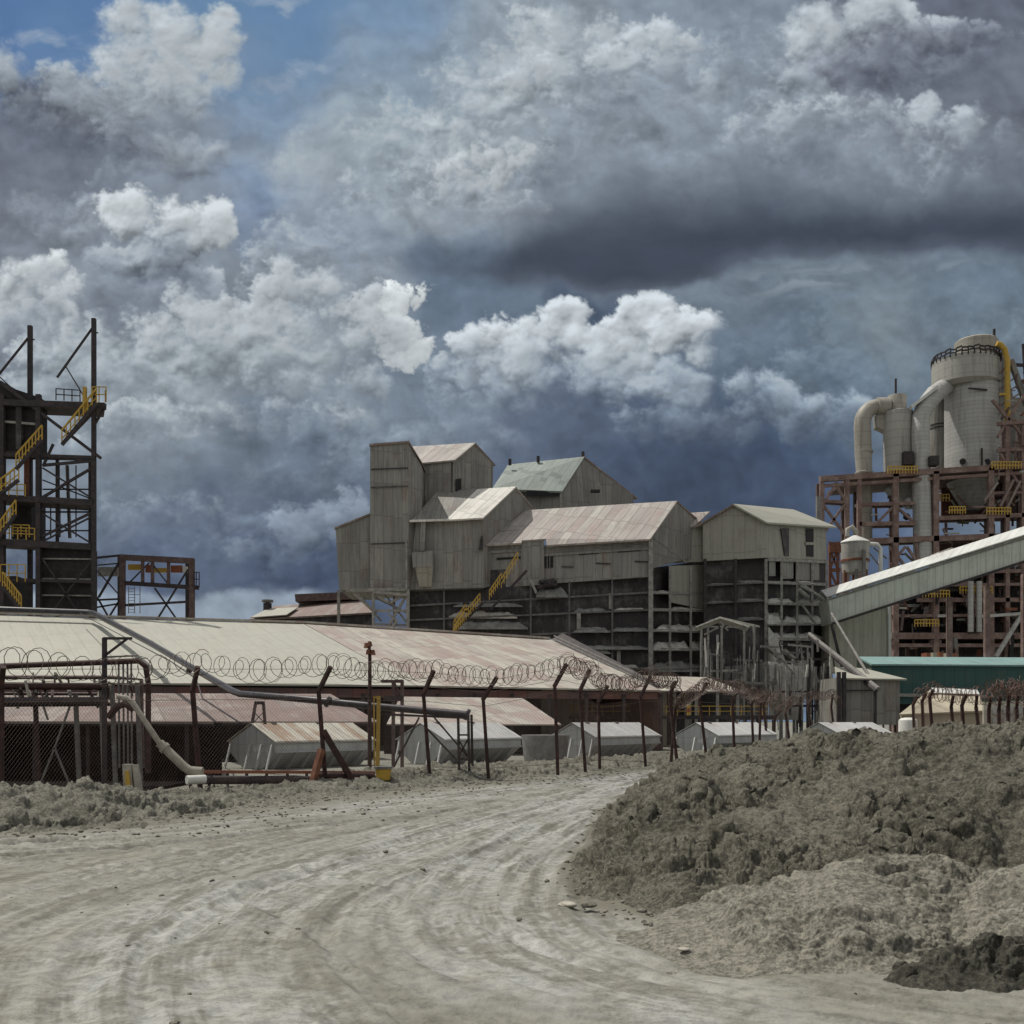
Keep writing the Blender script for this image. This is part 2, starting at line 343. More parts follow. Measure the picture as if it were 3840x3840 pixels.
# ---BLENDER
def build_sky():
    # world: plain Nishita daylight for everything the storm chart does not reach
    w = bpy.data.worlds.new('World'); SC.world = w; w.use_nodes = True
    t = w.node_tree
    for n in list(t.nodes): t.nodes.remove(n)
    N = NT(t)
    out = t.nodes.new('ShaderNodeOutputWorld')
    nish = t.nodes.new('ShaderNodeTexSky'); nish.sky_type = 'NISHITA'; nish.sun_disc = False
    nish.sun_elevation = SUN_EL; nish.sun_rotation = SUN_AZ
    nish.dust_density = 2.0
    bg = t.nodes.new('ShaderNodeBackground'); 
    tc = t.nodes.new('ShaderNodeTexCoord'); dd = E(N, tc.outputs['Generated'])
    cover = N.ss(N.noise(dd, 2.4, 5, 0.6), 0.36, 0.56)          # broken bright cloud over the blue
    N.put(bg.inputs[0], N.mix(cover, E(N, nish.outputs[0]), (6.6, 6.5, 6.3))); bg.inputs[1].default_value = 0.085
    t.links.new(bg.outputs[0], out.inputs[0])
    # sky dome section: far curved sheet carrying the clouds
    R = 6000.0
    fx = np.arange(-150, 1932 + 151, 1.75); ey = np.arange(-60, 1368, 1.75)
    # beyond the charted part the sheet goes on with stretched steps
    left = -150 - np.cumsum(np.geomspace(4, 160, 22))[::-1]; right = 2082 + np.cumsum(np.geomspace(4, 160, 22))
    up = -60 - np.cumsum(np.geomspace(4, 130, 18))[::-1]; dn = 1368 + np.cumsum(np.geomspace(2, 60, 8))
    xs = np.concatenate([left, fx, right]); ys = np.concatenate([up, ey, dn])
    main = cloud_chart(fx, ey)
    A = np.empty((len(ys), len(xs), 3), np.float32)
    i0, j0 = len(up), len(left)
    A[i0:i0 + len(ey), j0:j0 + len(fx)] = main
    A[i0:i0 + len(ey), :j0] = blur(main[..., 0], 20)[:, :1, None] * np.array([0.96, 1.0, 1.05], np.float32)
    A[i0:i0 + len(ey), j0 + len(fx):] = blur(main[..., 0], 20)[:, -1:, None] * np.array([0.96, 1.0, 1.08], np.float32)
    A[:i0] = A[i0:i0 + 1] * 0.4 + 0.6 * np.array([0.34, 0.37, 0.42], np.float32)
    A[i0 + len(ey):] = np.array([0.16, 0.19, 0.23], np.float32)
    GX, GY = np.meshgrid((xs - 966) / 1932.0, (1361 - ys) / 1932.0)
    L = np.sqrt(GX ** 2 + 1 + GY ** 2)
    V = np.stack([GX / L * R, 1 / L * R, GY / L * R + CAMZ], -1).reshape(-1, 3).astype(np.float32)
    nx, ny = len(xs), len(ys)
    idx = np.arange(nx * ny).reshape(ny, nx)
    Fq = np.stack([idx[:-1, :-1], idx[1:, :-1], idx[1:, 1:], idx[:-1, 1:]], -1).reshape(-1, 4)
    me = grid_mesh('sky', V, Fq)
    at = me.color_attributes.new('cloud', 'FLOAT_COLOR', 'POINT')
    c4 = np.ones((nx * ny, 4), np.float32); c4[:, :3] = A.reshape(-1, 3)
    at.data.foreach_set('color', c4.ravel())
    m = bpy.data.materials.new('sky_glow'); m.use_nodes = True
    t = m.node_tree; t.nodes.clear()
    an = t.nodes.new('ShaderNodeAttribute'); an.attribute_name = 'cloud'
    em = t.nodes.new('ShaderNodeEmission'); o = t.nodes.new('ShaderNodeOutputMaterial')
    t.links.new(an.outputs['Color'], em.inputs[0]); t.links.new(em.outputs[0], o.inputs[0])
    m.cycles.emission_sampling = 'NONE'
    me.materials.append(m)
    ob = bpy.data.objects.new('sky', me); COL.objects.link(ob); ob['kind'] = 'structure'
def grid_mesh(name, V, Fq, smooth=True):
    me = bpy.data.meshes.new(name)
    me.vertices.add(len(V)); me.vertices.foreach_set('co', np.ascontiguousarray(V, np.float32).ravel())
    me.loops.add(Fq.size); me.loops.foreach_set('vertex_index', Fq.astype(np.int32).ravel())
    me.polygons.add(len(Fq))
    me.polygons.foreach_set('loop_start', (np.arange(len(Fq)) * Fq.shape[1]).astype(np.int32))
    me.polygons.foreach_set('loop_total', np.full(len(Fq), Fq.shape[1], np.int32))
    me.update(calc_edges=True)
    if smooth: me.polygons.foreach_set('use_smooth', np.ones(len(Fq), bool))
    return me
build_sky()

# ------------------------------------------------------------------ helpers
R = random.Random(5)
def P(u, v, Y): return Vector(((u - 1920.0) / F * Y, Y, CAMZ - (v - HV) / F * Y))
def Zv(v, Y): return CAMZ - (v - HV) / F * Y
def Xu(u, Y): return (u - 1920.0) / F * Y

def tag(o, label=None, cat=None, group=None, kind=None):
    if label: o['label'] = label
    if cat: o['category'] = cat
    if group: o['group'] = group
    if kind: o['kind'] = kind
    return o
def thing(name, loc, label, cat, group=None):
    o = bpy.data.objects.new(name, None); COL.objects.link(o)
    o.location = loc; o.empty_display_size = 0.3
    return tag(o, label, cat, group)
def worldloc(o):
    v = Vector((0, 0, 0))
    while o: v += o.location; o = o.parent
    return v

class MB:
    def __init__(self): self.v = []; self.f = []; self.sm = []
    def add(self, pts, faces, smooth=False):
        k = len(self.v); self.v += [Vector(p) for p in pts]
        for f in faces: self.f.append([i + k for i in f]); self.sm.append(smooth)
        return self
    def poly(self, pts): return self.add(pts, [list(range(len(pts)))])
    def slab(self, pts, th=0.1, d=None):
        """polygon pushed back by th along -normal (or along d) to a closed solid"""
        pts = [Vector(p) for p in pts]; n = len(pts)
        if d is None:
            nr = Vector((0, 0, 0))
            for i in range(n): nr += pts[i].cross(pts[(i + 1) % n])
            nr.normalize()
            mid = sum(pts, Vector()) / n
            if nr.dot(Vector((0, 0, CAMZ)) - mid) < 0 and abs(nr.z) < 0.2: nr = -nr
            if abs(nr.z) >= 0.2 and nr.z < 0: nr = -nr
            d = -nr * th
        else: d = Vector(d)
        b = [p + d for p in pts]
        fs = [list(range(n)), list(range(2 * n - 1, n - 1, -1))]
        for i in range(n): fs.append([i, i + n, (i + 1) % n + n, (i + 1) % n])
        return self.add(pts + b, fs)
    def beam(self, a, b, w=0.2, h=None, up=None):
        a = Vector(a); b = Vector(b); h = h or w; d = (b - a)
        if d.length < 1e-5: return self
        d.normalize(); upv = Vector(up) if up else (Vector((0, 0, 1)) if abs(d.z) < 0.95 else Vector((0, 1, 0)))
        s = d.cross(upv).normalized(); t = s.cross(d).normalized()
        q = []
        for e in (a, b):
            for (i, j) in ((-1, -1), (1, -1), (1, 1), (-1, 1)): q.append(e + s * (w / 2 * i) + t * (h / 2 * j))
        return self.add(q, [[0, 3, 2, 1], [4, 5, 6, 7], [0, 1, 5, 4], [1, 2, 6, 5], [2, 3, 7, 6], [3, 0, 4, 7]])
    def tube(self, pts, r=0.1, n=8, caps=True, close=False):
        pts = [Vector(p) for p in pts]; rings = []
        prev = None
        for i, p in enumerate(pts):
            a = pts[max(i - 1, 0)]; b = pts[min(i + 1, len(pts) - 1)]
            d = (b - a).normalized()
            if prev is None:
                s = d.cross(Vector((0, 0, 1)) if abs(d.z) < 0.9 else Vector((0, 1, 0))).normalized()
            else:
                s = (prev - d * prev.dot(d)).normalized()
            prev = s; t = d.cross(s)
            rr = r[i] if isinstance(r, (list, tuple)) else r
            rings.append([p + s * (math.cos(2 * math.pi * k / n) * rr) + t * (math.sin(2 * math.pi * k / n) * rr) for k in range(n)])
        vs = [x for ring in rings for x in ring]; fs = []
        for i in range(len(pts) - 1):
            for k in range(n): fs.append([i * n + k, i * n + (k + 1) % n, (i + 1) * n + (k + 1) % n, (i + 1) * n + k])
        self.add(vs, fs, n > 5)
        if caps and n > 3:
            self.add(rings[0], [list(range(n))[::-1]]); self.add(rings[-1], [list(range(n))])
        return self
    def box(self, x0, x1, y0, y1, z0, z1):
        q = [(x0, y0, z0), (x1, y0, z0), (x1, y1, z0), (x0, y1, z0), (x0, y0, z1), (x1, y0, z1), (x1, y1, z1), (x0, y1, z1)]
        return self.add(q, [[0, 3, 2, 1], [4, 5, 6, 7], [0, 1, 5, 4], [1, 2, 6, 5], [2, 3, 7, 6], [3, 0, 4, 7]])
    def lathe(self, c, prof, n=32):
        c = Vector(c); vs = []
        # hard corners of the profile get their own ring, so that they shade as edges
        pr = [prof[0]]; brk = []
        for i in range(1, len(prof) - 1):
            a = Vector((prof[i][0] - prof[i - 1][0], prof[i][1] - prof[i - 1][1])); b = Vector((prof[i + 1][0] - prof[i][0], prof[i + 1][1] - prof[i][1]))
            pr.append(prof[i])
            if a.length > 1e-6 and b.length > 1e-6 and a.angle(b) > 0.45: brk.append(len(pr) - 1); pr.append(prof[i])
        pr.append(prof[-1]); prof = pr
        for (r, z) in prof:
            for k in range(n): vs.append(c + Vector((math.cos(2 * math.pi * k / n) * r, math.sin(2 * math.pi * k / n) * r, z)))
        fs = []
        for i in range(len(prof) - 1):
            if i in brk: continue
            for k in range(n): fs.append([i * n + k, i * n + (k + 1) % n, (i + 1) * n + (k + 1) % n, (i + 1) * n + k])
        self.add(vs, fs, True)
        self.add(vs[-n:], [list(range(n))]); self.add(vs[:n], [list(range(n))[::-1]])
        return self
    def build(self, name, mat, parent=None, label=None, up=None):
        me = bpy.data.meshes.new(name)
        off = worldloc(parent) if parent else Vector((0, 0, 0))
        me.from_pydata([tuple(p - off) for p in self.v], [], self.f)
        me.polygons.foreach_set('use_smooth', self.sm)
        uv = me.uv_layers.new(name='UVMap')
        d = np.zeros(len(me.loops) * 2, np.float32); k = 0
        for f in self.f:
            nr = Vector((0, 0, 0)); o = self.v[f[0]]
            for i in range(1, len(f) - 1): nr += (self.v[f[i]] - o).cross(self.v[f[i + 1]] - o)
            if nr.length < 1e-12: nr = Vector((0, -1, 0))
            nr.normalize()
            t = Vector((0, 0, 1)).cross(nr)
            t = Vector((1, 0, 0)) if t.length < 0.05 else t.normalized()
            if up is not None:
                b = (Vector(up) - nr * Vector(up).dot(nr)).normalized(); t = b.cross(nr)
            b = nr.cross(t)
            for i in f:
                p = self.v[i]; d[k] = p.dot(t); d[k + 1] = p.dot(b); k += 2
        uv.data.foreach_set('uv', d)
        me.materials.append(mat)
        o = bpy.data.objects.new(name, me); COL.objects.link(o)
        if parent: o.parent = parent
        if label: o['label'] = label
        return o

def L2(a, b, t): return a + (b - a) * t
def LV(a, b, t): return Vector(a) * (1 - t) + Vector(b) * t

# ------------------------------------------------------------------ materials
MATS = {}
def base_mat(name, rough=0.8, metal=0.0):
    m = bpy.data.materials.new(name); m.use_nodes = True
    t = m.node_tree; b = t.nodes['Principled BSDF']
    b.inputs['Roughness'].default_value = rough; b.inputs['Metallic'].default_value = metal
    b.inputs['Specular IOR Level'].default_value = 0.3
    N = NT(t); MATS[name] = m
    return m, t, b, N
def sheet_mat(name, c1, c2, rustc=(0.16, 0.075, 0.05), rust=0.3, panel=0.9, row=2.6, var=0.6, streak=0.35, rough=0.6, seam=0.35, wave=0.15, dirt=(0.09, 0.08, 0.065), dirta=0.25, metal=0.0):
    """weathered corrugated sheet: panels differ, rust runs down, seams; coordinates are metres on the face"""
    m, t, b, N = base_mat(name, rough, metal)
    uv = t.nodes.new('ShaderNodeUVMap'); uv.uv_map = 'UVMap'
    U = E(N, uv.outputs[0]); ux, uy, _ = N.sep(U)
    a = ux * (1.0 / panel); pu = N.m('FLOOR', a)
    r0 = N.white(N.comb(pu, 3.3, 0.0))
    bq = uy * (1.0 / row) + r0 * 0.15; pv = N.m('FLOOR', bq)
    rnd = N.white(N.comb(pu, pv, 1.7)); rnd2 = N.white(N.comb(pu, pv, 9.1))
    st = N.noise(N.comb(ux * 4.0, uy * 0.22, 0.0), 1.0, 6, 0.75)
    bl = N.noise(N.comb(ux * 0.5, uy * 0.4, 4.0), 1.0, 5, 0.6)
    fn = N.noise(N.comb(ux * 3.0, uy * 2.0, 8.0), 1.0, 5, 0.65)
    c = N.mix(rnd * var, c1, c2)
    c = N.mix(N.ss(st, 0.46, 0.62) * streak, c, tuple(x * 0.55 for x in c1))
    rf = N.ss(st * 0.35 + bl * 0.45 + rnd2 * 0.22 + fn * 0.18, 0.72 - rust * 0.42, 0.86 - rust * 0.36)
    c = N.mix(rf * min(1.0, rust * 2.2), c, N.mix(fn, rustc, tuple(x * 1.7 for x in rustc)))
    c = N.mix(N.ss(bl + fn * 0.4, 0.65, 0.95) * dirta, c, dirt)
    fr = N.m('FRACT', a); sm = N.m('LESS_THAN', fr, 0.10)
    fr2 = N.m('FRACT', bq); sm2 = N.m('LESS_THAN', fr2, 0.04)
    c = N.mix(N.m('MAXIMUM', sm, sm2) * seam, c, tuple(x * 0.35 for x in c1))
    N.put(b.inputs['Base Color'], c)
    if wave > 0:
        bp = t.nodes.new('ShaderNodeBump'); bp.inputs['Strength'].default_value = 0.5; bp.inputs['Distance'].default_value = 0.02
        hgt = N.m('SINE', ux * (6.2832 / wave)) * 0.5 + fn * 0.8 + rnd * 0.8
        N.put(bp.inputs['Height'], hgt); t.links.new(bp.outputs[0], b.inputs['Normal'])
    return m
def steel_mat(name, c1, c2, mixlo=0.4, mixhi=0.65, rough=0.7, scale=2.0, fine=6.0):
    m, t, b, N = base_mat(name, rough)
    tc = t.nodes.new('ShaderNodeTexCoord'); O = E(N, tc.outputs['Object'])
    n1 = N.noise(O, scale, 5, 0.65); n2 = N.noise(O, fine, 3, 0.6)
    c = N.mix(N.ss(n1 * 0.7 + n2 * 0.3, mixlo, mixhi), c1, c2)
    c = c * (0.75 + n2 * 0.5)
    N.put(b.inputs['Base Color'], c)
    bp = t.nodes.new('ShaderNodeBump'); bp.inputs['Strength'].default_value = 0.3; bp.inputs['Distance'].default_value = 0.01
    N.put(bp.inputs['Height'], n2); t.links.new(bp.outputs[0], b.inputs['Normal'])
    return m
def ringed_mat(name, c1, c2, pitch=0.9, seam=0.4, rough=0.6, var=0.5, stain=0.6):
    """lagged or cast vessel: level bands, vertical stains"""
    m, t, b, N = base_mat(name, rough)
    tc = t.nodes.new('ShaderNodeTexCoord'); O = E(N, tc.outputs['Object']); x, y, z = N.sep(O)
    a = z * (1.0 / pitch); k = N.m('FLOOR', a); rnd = N.white(N.comb(k, 2.0, 0.0))
    n1 = N.noise(N.comb(x * 1.6, y * 1.6, z * 0.16), 1.0, 7, 0.7); n2 = N.noise(O, 3.0, 4, 0.6)
    c = N.mix(rnd * var + n2 * 0.3, c1, c2)
    c = N.mix(N.ss(n1, 0.48, 0.66) * stain, c, tuple(q * 0.5 for q in c1))
    c = N.mix(N.m('LESS_THAN', N.m('FRACT', a), 0.12) * seam, c, tuple(q * 0.45 for q in c1))
    N.put(b.inputs['Base Color'], c)
    bp = t.nodes.new('ShaderNodeBump'); bp.inputs['Strength'].default_value = 0.4; bp.inputs['Distance'].default_value = 0.05
    N.put(bp.inputs['Height'], n2 + N.m('LESS_THAN', N.m('FRACT', a), 0.12) * -0.5); t.links.new(bp.outputs[0], b.inputs['Normal'])
    return m

M_wall = sheet_mat('weathered_grey_sheet', (0.275, 0.268, 0.243), (0.19, 0.186, 0.17), rust=0.16, panel=1.0, row=3.4, var=0.75, streak=0.8, seam=0.4, wave=0)
M_wall_cool = sheet_mat('cool_grey_sheet', (0.27, 0.262, 0.235), (0.18, 0.178, 0.165), rust=0.14, panel=1.0, row=3.0, var=0.8, streak=0.85, seam=0.4, wave=0)
M_wall_block = sheet_mat('beige_grey_sheet', (0.31, 0.30, 0.255), (0.26, 0.252, 0.218), rust=0.05, panel=1.2, row=4.0, var=0.4, streak=0.35, seam=0.3, wave=0)
M_roof_bright = sheet_mat('bright_zinc_roof', (0.72, 0.70, 0.64), (0.55, 0.53, 0.49), rust=0.05, panel=0.9, row=3.2, var=0.5, streak=0.3, seam=0.5, wave=0)
M_roof_pink = sheet_mat('faded_pink_grey_roof', (0.44, 0.42, 0.38), (0.33, 0.29, 0.275), rustc=(0.27, 0.20, 0.18), rust=0.26, panel=0.95, row=3.4, var=0.95, streak=0.8, seam=0.55, wave=0)
M_roof_rust = sheet_mat('rust_stained_roof', (0.31, 0.27, 0.24), (0.20, 0.162, 0.148), rustc=(0.15, 0.108, 0.094), rust=0.5, panel=0.85, row=6.0, var=0.9, streak=0.8, seam=0.4, wave=0)
M_roof_green = sheet_mat('pale_green_roof', (0.24, 0.285, 0.26), (0.19, 0.225, 0.21), rust=0.04, panel=0.8, row=20.0, var=0.6, streak=0.4, seam=0.5, wave=0)
M_roof_cream = sheet_mat('cream_painted_roof', (0.375, 0.372, 0.315), (0.345, 0.345, 0.295), rustc=(0.36, 0.27, 0.21), rust=0.12, panel=1.1, row=6.0, var=0.45, streak=0.22, seam=0.16, wave=0, dirta=0.1)
M_roof_old = sheet_mat('patchy_cream_rust_roof', (0.44, 0.42, 0.36), (0.35, 0.31, 0.275), rustc=(0.235, 0.185, 0.165), rust=0.40, panel=0.9, row=5.0, var=0.9, streak=0.75, seam=0.35, wave=0)
M_fascia = sheet_mat('plum_rusted_sheet', (0.11, 0.072, 0.066), (0.08, 0.052, 0.05), rustc=(0.12, 0.05, 0.04), rust=0.4, panel=1.0, row=3.0, wave=0)
M_bin = sheet_mat('galvanised_bin_sheet', (0.46, 0.475, 0.47), (0.36, 0.375, 0.375), rustc=(0.24, 0.16, 0.10), rust=0.10, panel=1.2, row=1.1, var=0.6, streak=0.4, seam=0.25, wave=0, rough=0.5)
M_bin_roof = sheet_mat('galvanised_bin_roof', (0.56, 0.56, 0.54), (0.46, 0.465, 0.46), rustc=(0.30, 0.17, 0.09), rust=0.12, panel=0.7, row=5.0, var=0.7, streak=0.4, seam=0.2, wave=0.15, rough=0.5)
M_bin_roof_rusty = sheet_mat('rust_striped_bin_roof', (0.56, 0.54, 0.46), (0.50, 0.47, 0.40), rustc=(0.23, 0.145, 0.095), rust=0.36, panel=0.45, row=9.0, var=0.9, streak=0.7, seam=0.5, wave=0.15, rough=0.55)
M_shade_black = steel_mat('matt_shade_black', (0.012, 0.011, 0.011), (0.02, 0.018, 0.018), rough=1.0)  # near-black colour stands in for deep shade under the lean-to
M_shade_black.node_tree.nodes['Principled BSDF'].inputs['Specular IOR Level'].default_value = 0.0
M_black = steel_mat('sooty_black_sheet', (0.018, 0.016, 0.016), (0.036, 0.032, 0.031))
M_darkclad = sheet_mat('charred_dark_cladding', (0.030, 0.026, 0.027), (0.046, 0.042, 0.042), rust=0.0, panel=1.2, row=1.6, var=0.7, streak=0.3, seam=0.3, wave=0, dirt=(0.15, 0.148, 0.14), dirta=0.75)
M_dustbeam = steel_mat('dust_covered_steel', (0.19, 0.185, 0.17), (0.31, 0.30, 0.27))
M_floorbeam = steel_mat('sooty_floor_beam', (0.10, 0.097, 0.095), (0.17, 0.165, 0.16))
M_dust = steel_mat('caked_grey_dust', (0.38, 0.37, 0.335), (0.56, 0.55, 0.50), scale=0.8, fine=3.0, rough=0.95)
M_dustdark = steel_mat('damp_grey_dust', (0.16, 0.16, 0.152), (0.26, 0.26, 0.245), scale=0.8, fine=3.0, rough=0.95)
M_steel_dark = steel_mat('dark_painted_steel', (0.028, 0.025, 0.028), (0.06, 0.045, 0.045))
M_steel_plum = steel_mat('plum_oxide_steel', (0.085, 0.056, 0.052), (0.14, 0.105, 0.096))
M_steel_maroon = steel_mat('maroon_oxide_steel', (0.15, 0.095, 0.082), (0.26, 0.19, 0.165), scale=0.7)
M_steel_grey = steel_mat('grey_steel', (0.14, 0.135, 0.13), (0.22, 0.21, 0.19))
M_rust = steel_mat('flaking_rust', (0.13, 0.05, 0.03), (0.20, 0.09, 0.05), scale=4)
M_rustpost = steel_mat('dark_rust_post', (0.030, 0.017, 0.016), (0.070, 0.034, 0.028), scale=5)
M_wire = steel_mat('rusty_wire', (0.09, 0.06, 0.05), (0.15, 0.11, 0.09), rough=0.6)
M_wire_red = steel_mat('red_rusted_wire', (0.12, 0.065, 0.05), (0.17, 0.11, 0.09), rough=0.7)
M_yellow = steel_mat('safety_yellow_paint', (0.46, 0.30, 0.05), (0.30, 0.19, 0.05), 0.45, 0.75, 0.5)
M_orange = steel_mat('orange_red_paint', (0.27, 0.095, 0.05), (0.15, 0.065, 0.045), 0.45, 0.75, 0.5)
M_conc = ringed_mat('cast_concrete', (0.38, 0.375, 0.34), (0.29, 0.285, 0.26), 1.2, 0.3)
M_lag = ringed_mat('banded_grey_lagging', (0.43, 0.43, 0.41), (0.32, 0.32, 0.30), 0.62, 0.5, 0.55)
M_duct = ringed_mat('tan_duct_plate', (0.34, 0.325, 0.28), (0.29, 0.275, 0.235), 2.0, 0.25, 0.55)
M_pipe_black = steel_mat('black_rubber_pipe', (0.022, 0.022, 0.026), (0.05, 0.048, 0.055), rough=0.4)
M_pipe_pale = steel_mat('pale_dusty_pipe', (0.30, 0.28, 0.23), (0.42, 0.40, 0.34), rough=0.6)
M_teal_roof = sheet_mat('pale_teal_roof', (0.22, 0.34, 0.33), (0.19, 0.30, 0.29), rust=0.0, panel=1.0, row=30, var=0.4, seam=0.1, wave=0)
M_teal = sheet_mat('deep_teal_sheet', (0.030, 0.085, 0.078), (0.026, 0.072, 0.068), rust=0.0, panel=1.0, row=1.4, var=0.4, streak=0.3, seam=0.35, wave=0)
M_gallery = sheet_mat('pale_green_grey_sheet', (0.50, 0.52, 0.455), (0.46, 0.48, 0.42), rust=0.0, panel=0.8, row=30, var=0.4, streak=0.35, seam=0.45, wave=0)
M_gallery_roof = sheet_mat('white_grey_roof_sheet', (0.62, 0.63, 0.60), (0.52, 0.53, 0.50), rust=0.05, panel=0.8, row=30, var=0.6, seam=0.3, wave=0)
M_cream = sheet_mat('cream_cladding', (0.52, 0.50, 0.41), (0.47, 0.45, 0.38), rust=0.03, panel=1.0, row=30, var=0.4, streak=0.5, seam=0.35, wave=0)
M_tarp = steel_mat('tan_canvas', (0.40, 0.36, 0.27), (0.34, 0.305, 0.235), scale=0.6, rough=0.9)
M_white = steel_mat('white_paint', (0.68, 0.68, 0.64), (0.56, 0.55, 0.50))
M_glass_dark = steel_mat('dark_opening', (0.012, 0.012, 0.013), (0.02, 0.02, 0.02))

# ------------------------------------------------------------------ ground: one sheet, wheel tracks pressed in
def smooth_path(pts, ys):
    """x as a smooth function of y through the points (y, x)"""
    pts = sorted(pts); py = np.array([p[0] for p in pts], float); pxx = np.array([p[1] for p in pts], float)
    m = np.gradient(pxx, py)
    k = np.clip(np.searchsorted(py, ys) - 1, 0, len(py) - 2)
    h = py[k + 1] - py[k]; t = np.clip((ys - py[k]) / h, -3, 4)
    tt = np.clip(t, 0, 1)
    r = ((2 * tt ** 3 - 3 * tt ** 2 + 1) * pxx[k] + (tt ** 3 - 2 * tt ** 2 + tt) * h * m[k] + (-2 * tt ** 3 + 3 * tt ** 2) * pxx[k + 1] + (tt ** 3 - tt ** 2) * h * m[k + 1])
    r = r + np.where(t < 0, t * h * m[0], 0) + np.where(t > 1, (t - 1) * h * m[-1], 0)
    return r
PA = [(12.5, -17), (15, -12), (17.3, -8.6), (20.5, -6.2), (25, -3.1), (31, 0.4), (41, 6.2), (60, 17), (90, 34)]
PB = [(5.2, 6.5), (6.2, 3.4), (7.0, 1.8), (8.4, 0.55), (10.3, 0.0), (12.9, 0.02), (17.3, 0.75), (26, 2.6), (41, 6.9), (60, 17.5), (90, 34.5)]
PC = [(3.0, -0.9), (5.5, -1.9), (7.2, -2.7), (9.1, -3.3), (11.9, -3.3), (15.5, -2.3), (20, -0.9), (27, 1.5), (41, 6.6), (60, 17.2), (90, 34.2)]
PD = [(2.5, -6.5), (6.5, -4.8), (9.5, -4.6), (13, -4.1), (18, -2.6), (24, -0.6), (33, 2.9), (41, 6.4), (60, 17.1), (90, 34.1)]
PE = [(4.0, 5.0), (5.5, 1.6), (6.6, -0.2), (8.0, -1.5), (10, -2.6), (12.5, -4.2), (15, -7.5), (16.5, -12)]
BANK_IN = [(15.0, -16.0), (18.5, -9.2), (21.9, -7.0), (27, -5.4), (31, -3.0), (38, 1.2), (43, 5.0), (55, 12.0), (90, 32.0)]    # toe of the left bank: (y, x)
MOUND_L = [(7.0, 1.2), (9.8, 0.95), (11.4, 0.6), (14, 0.75), (18, 1.35), (23, 2.2), (30, 3.9), (41, 7.2), (60, 17.5)]

def ground_height(X, Y, detail=True):
    z = 0.035 * fbm(X / 7, Y / 7, 3, 40)
    fA = smooth_path(PA, Y); fB = smooth_path(PB, Y); fC = smooth_path(PC, Y); fD = smooth_path(PD, Y); fE = smooth_path(PE, Y)
    lab = np.zeros(X.shape, np.float32)
    wob = 0.10 * fbm(Y / 3.0, X * 0 + 3.3, 2, 41)
    rng = np.random.RandomState(3)
    fade = 1.0 / (1 + (Y / 45.0) ** 4)
    for fam, n, spread in ((fA, 14, 2.6), (fB, 11, 1.3), (fC, 13, 1.9), (fD, 8, 1.7), (fE, 5, 0.8)):
        dy = (fam - np.roll(fam, 1, 0)) / np.maximum(np.abs(Y - np.roll(Y, 1, 0)), 1e-5); dy[0] = dy[1]
        dy = np.clip(dy, -6, 6)
        cs = 1.0 / np.sqrt(1 + dy ** 2)
        for k in range(n):
            o = (rng.rand() * 2 - 1) * spread; w = 0.07 + rng.rand() * 0.12; dep = 0.008 + rng.rand() * 0.018
            ph = rng.rand() * 10; drift = (rng.rand() - 0.5) * 0.05
            lo = 4 + rng.rand() * 8; hi = 22 + rng.rand() * 40
            win = sstep(Y, lo, lo + 3) * (1 - sstep(Y, hi, hi + 8))
            for side in (0, 1.75):
                d = (X - fam - o - side / np.maximum(cs, .3) * 0.9 - wob - drift * (Y - 15)) * cs
                g = np.exp(-(d / w) ** 2); rim = np.exp(-((np.abs(d) - w * 1.5) / (w * 0.5)) ** 2)
                tread = 0.45 * np.tanh(3 * np.sin((Y / np.maximum(cs, .3) + d * 1.6 * np.sign(d)) * 2 * math.pi / 0.34 + ph)) * (np.abs(d) < w) * sstep(fbm(X * 0.8 + ph, Y * 0.8, 2, 61), 0.0, 0.3)
                z = z + win * fade * dep * (-g * (1 + tread) + 0.55 * rim)
                lab = np.maximum(lab, g * win * 0.8)
    # ripples dragged along the bend, lumps and small stones
    q = X - fC
    z = z - 0.07 * np.exp(-(((X - 1.75) / 0.6) ** 2 + ((Y - 8.35) / 0.30) ** 2))
    z = z + 0.005 * fbm(q * 2.6 + 0.3 * fbm(X, Y, 3, 45), Y * 0.35, 4, 44) * (1 + sstep(Y, 14, 22))
    z = z + 0.004 * fbm(X * 1.3, Y * 1.3, 3, 46, 0.5) + 0.004 * fbm(X * 5, Y * 4, 5, 50, 0.65)
    cl = fbm(X * 9, Y * 9, 4, 47, 0.6)
    patch = sstep(fbm(X * 0.5, Y * 0.35, 4, 48), -0.05, 0.4)
    z = z + (0.003 + 0.020 * patch * sstep(np.abs(q), 1.2, 2.6)) * np.maximum(cl, -0.2)
    z = z + (0.002 + 0.006 * patch) * fbm(X * 30, Y * 30, 3, 49)
    return z.astype(np.float32), lab, patch

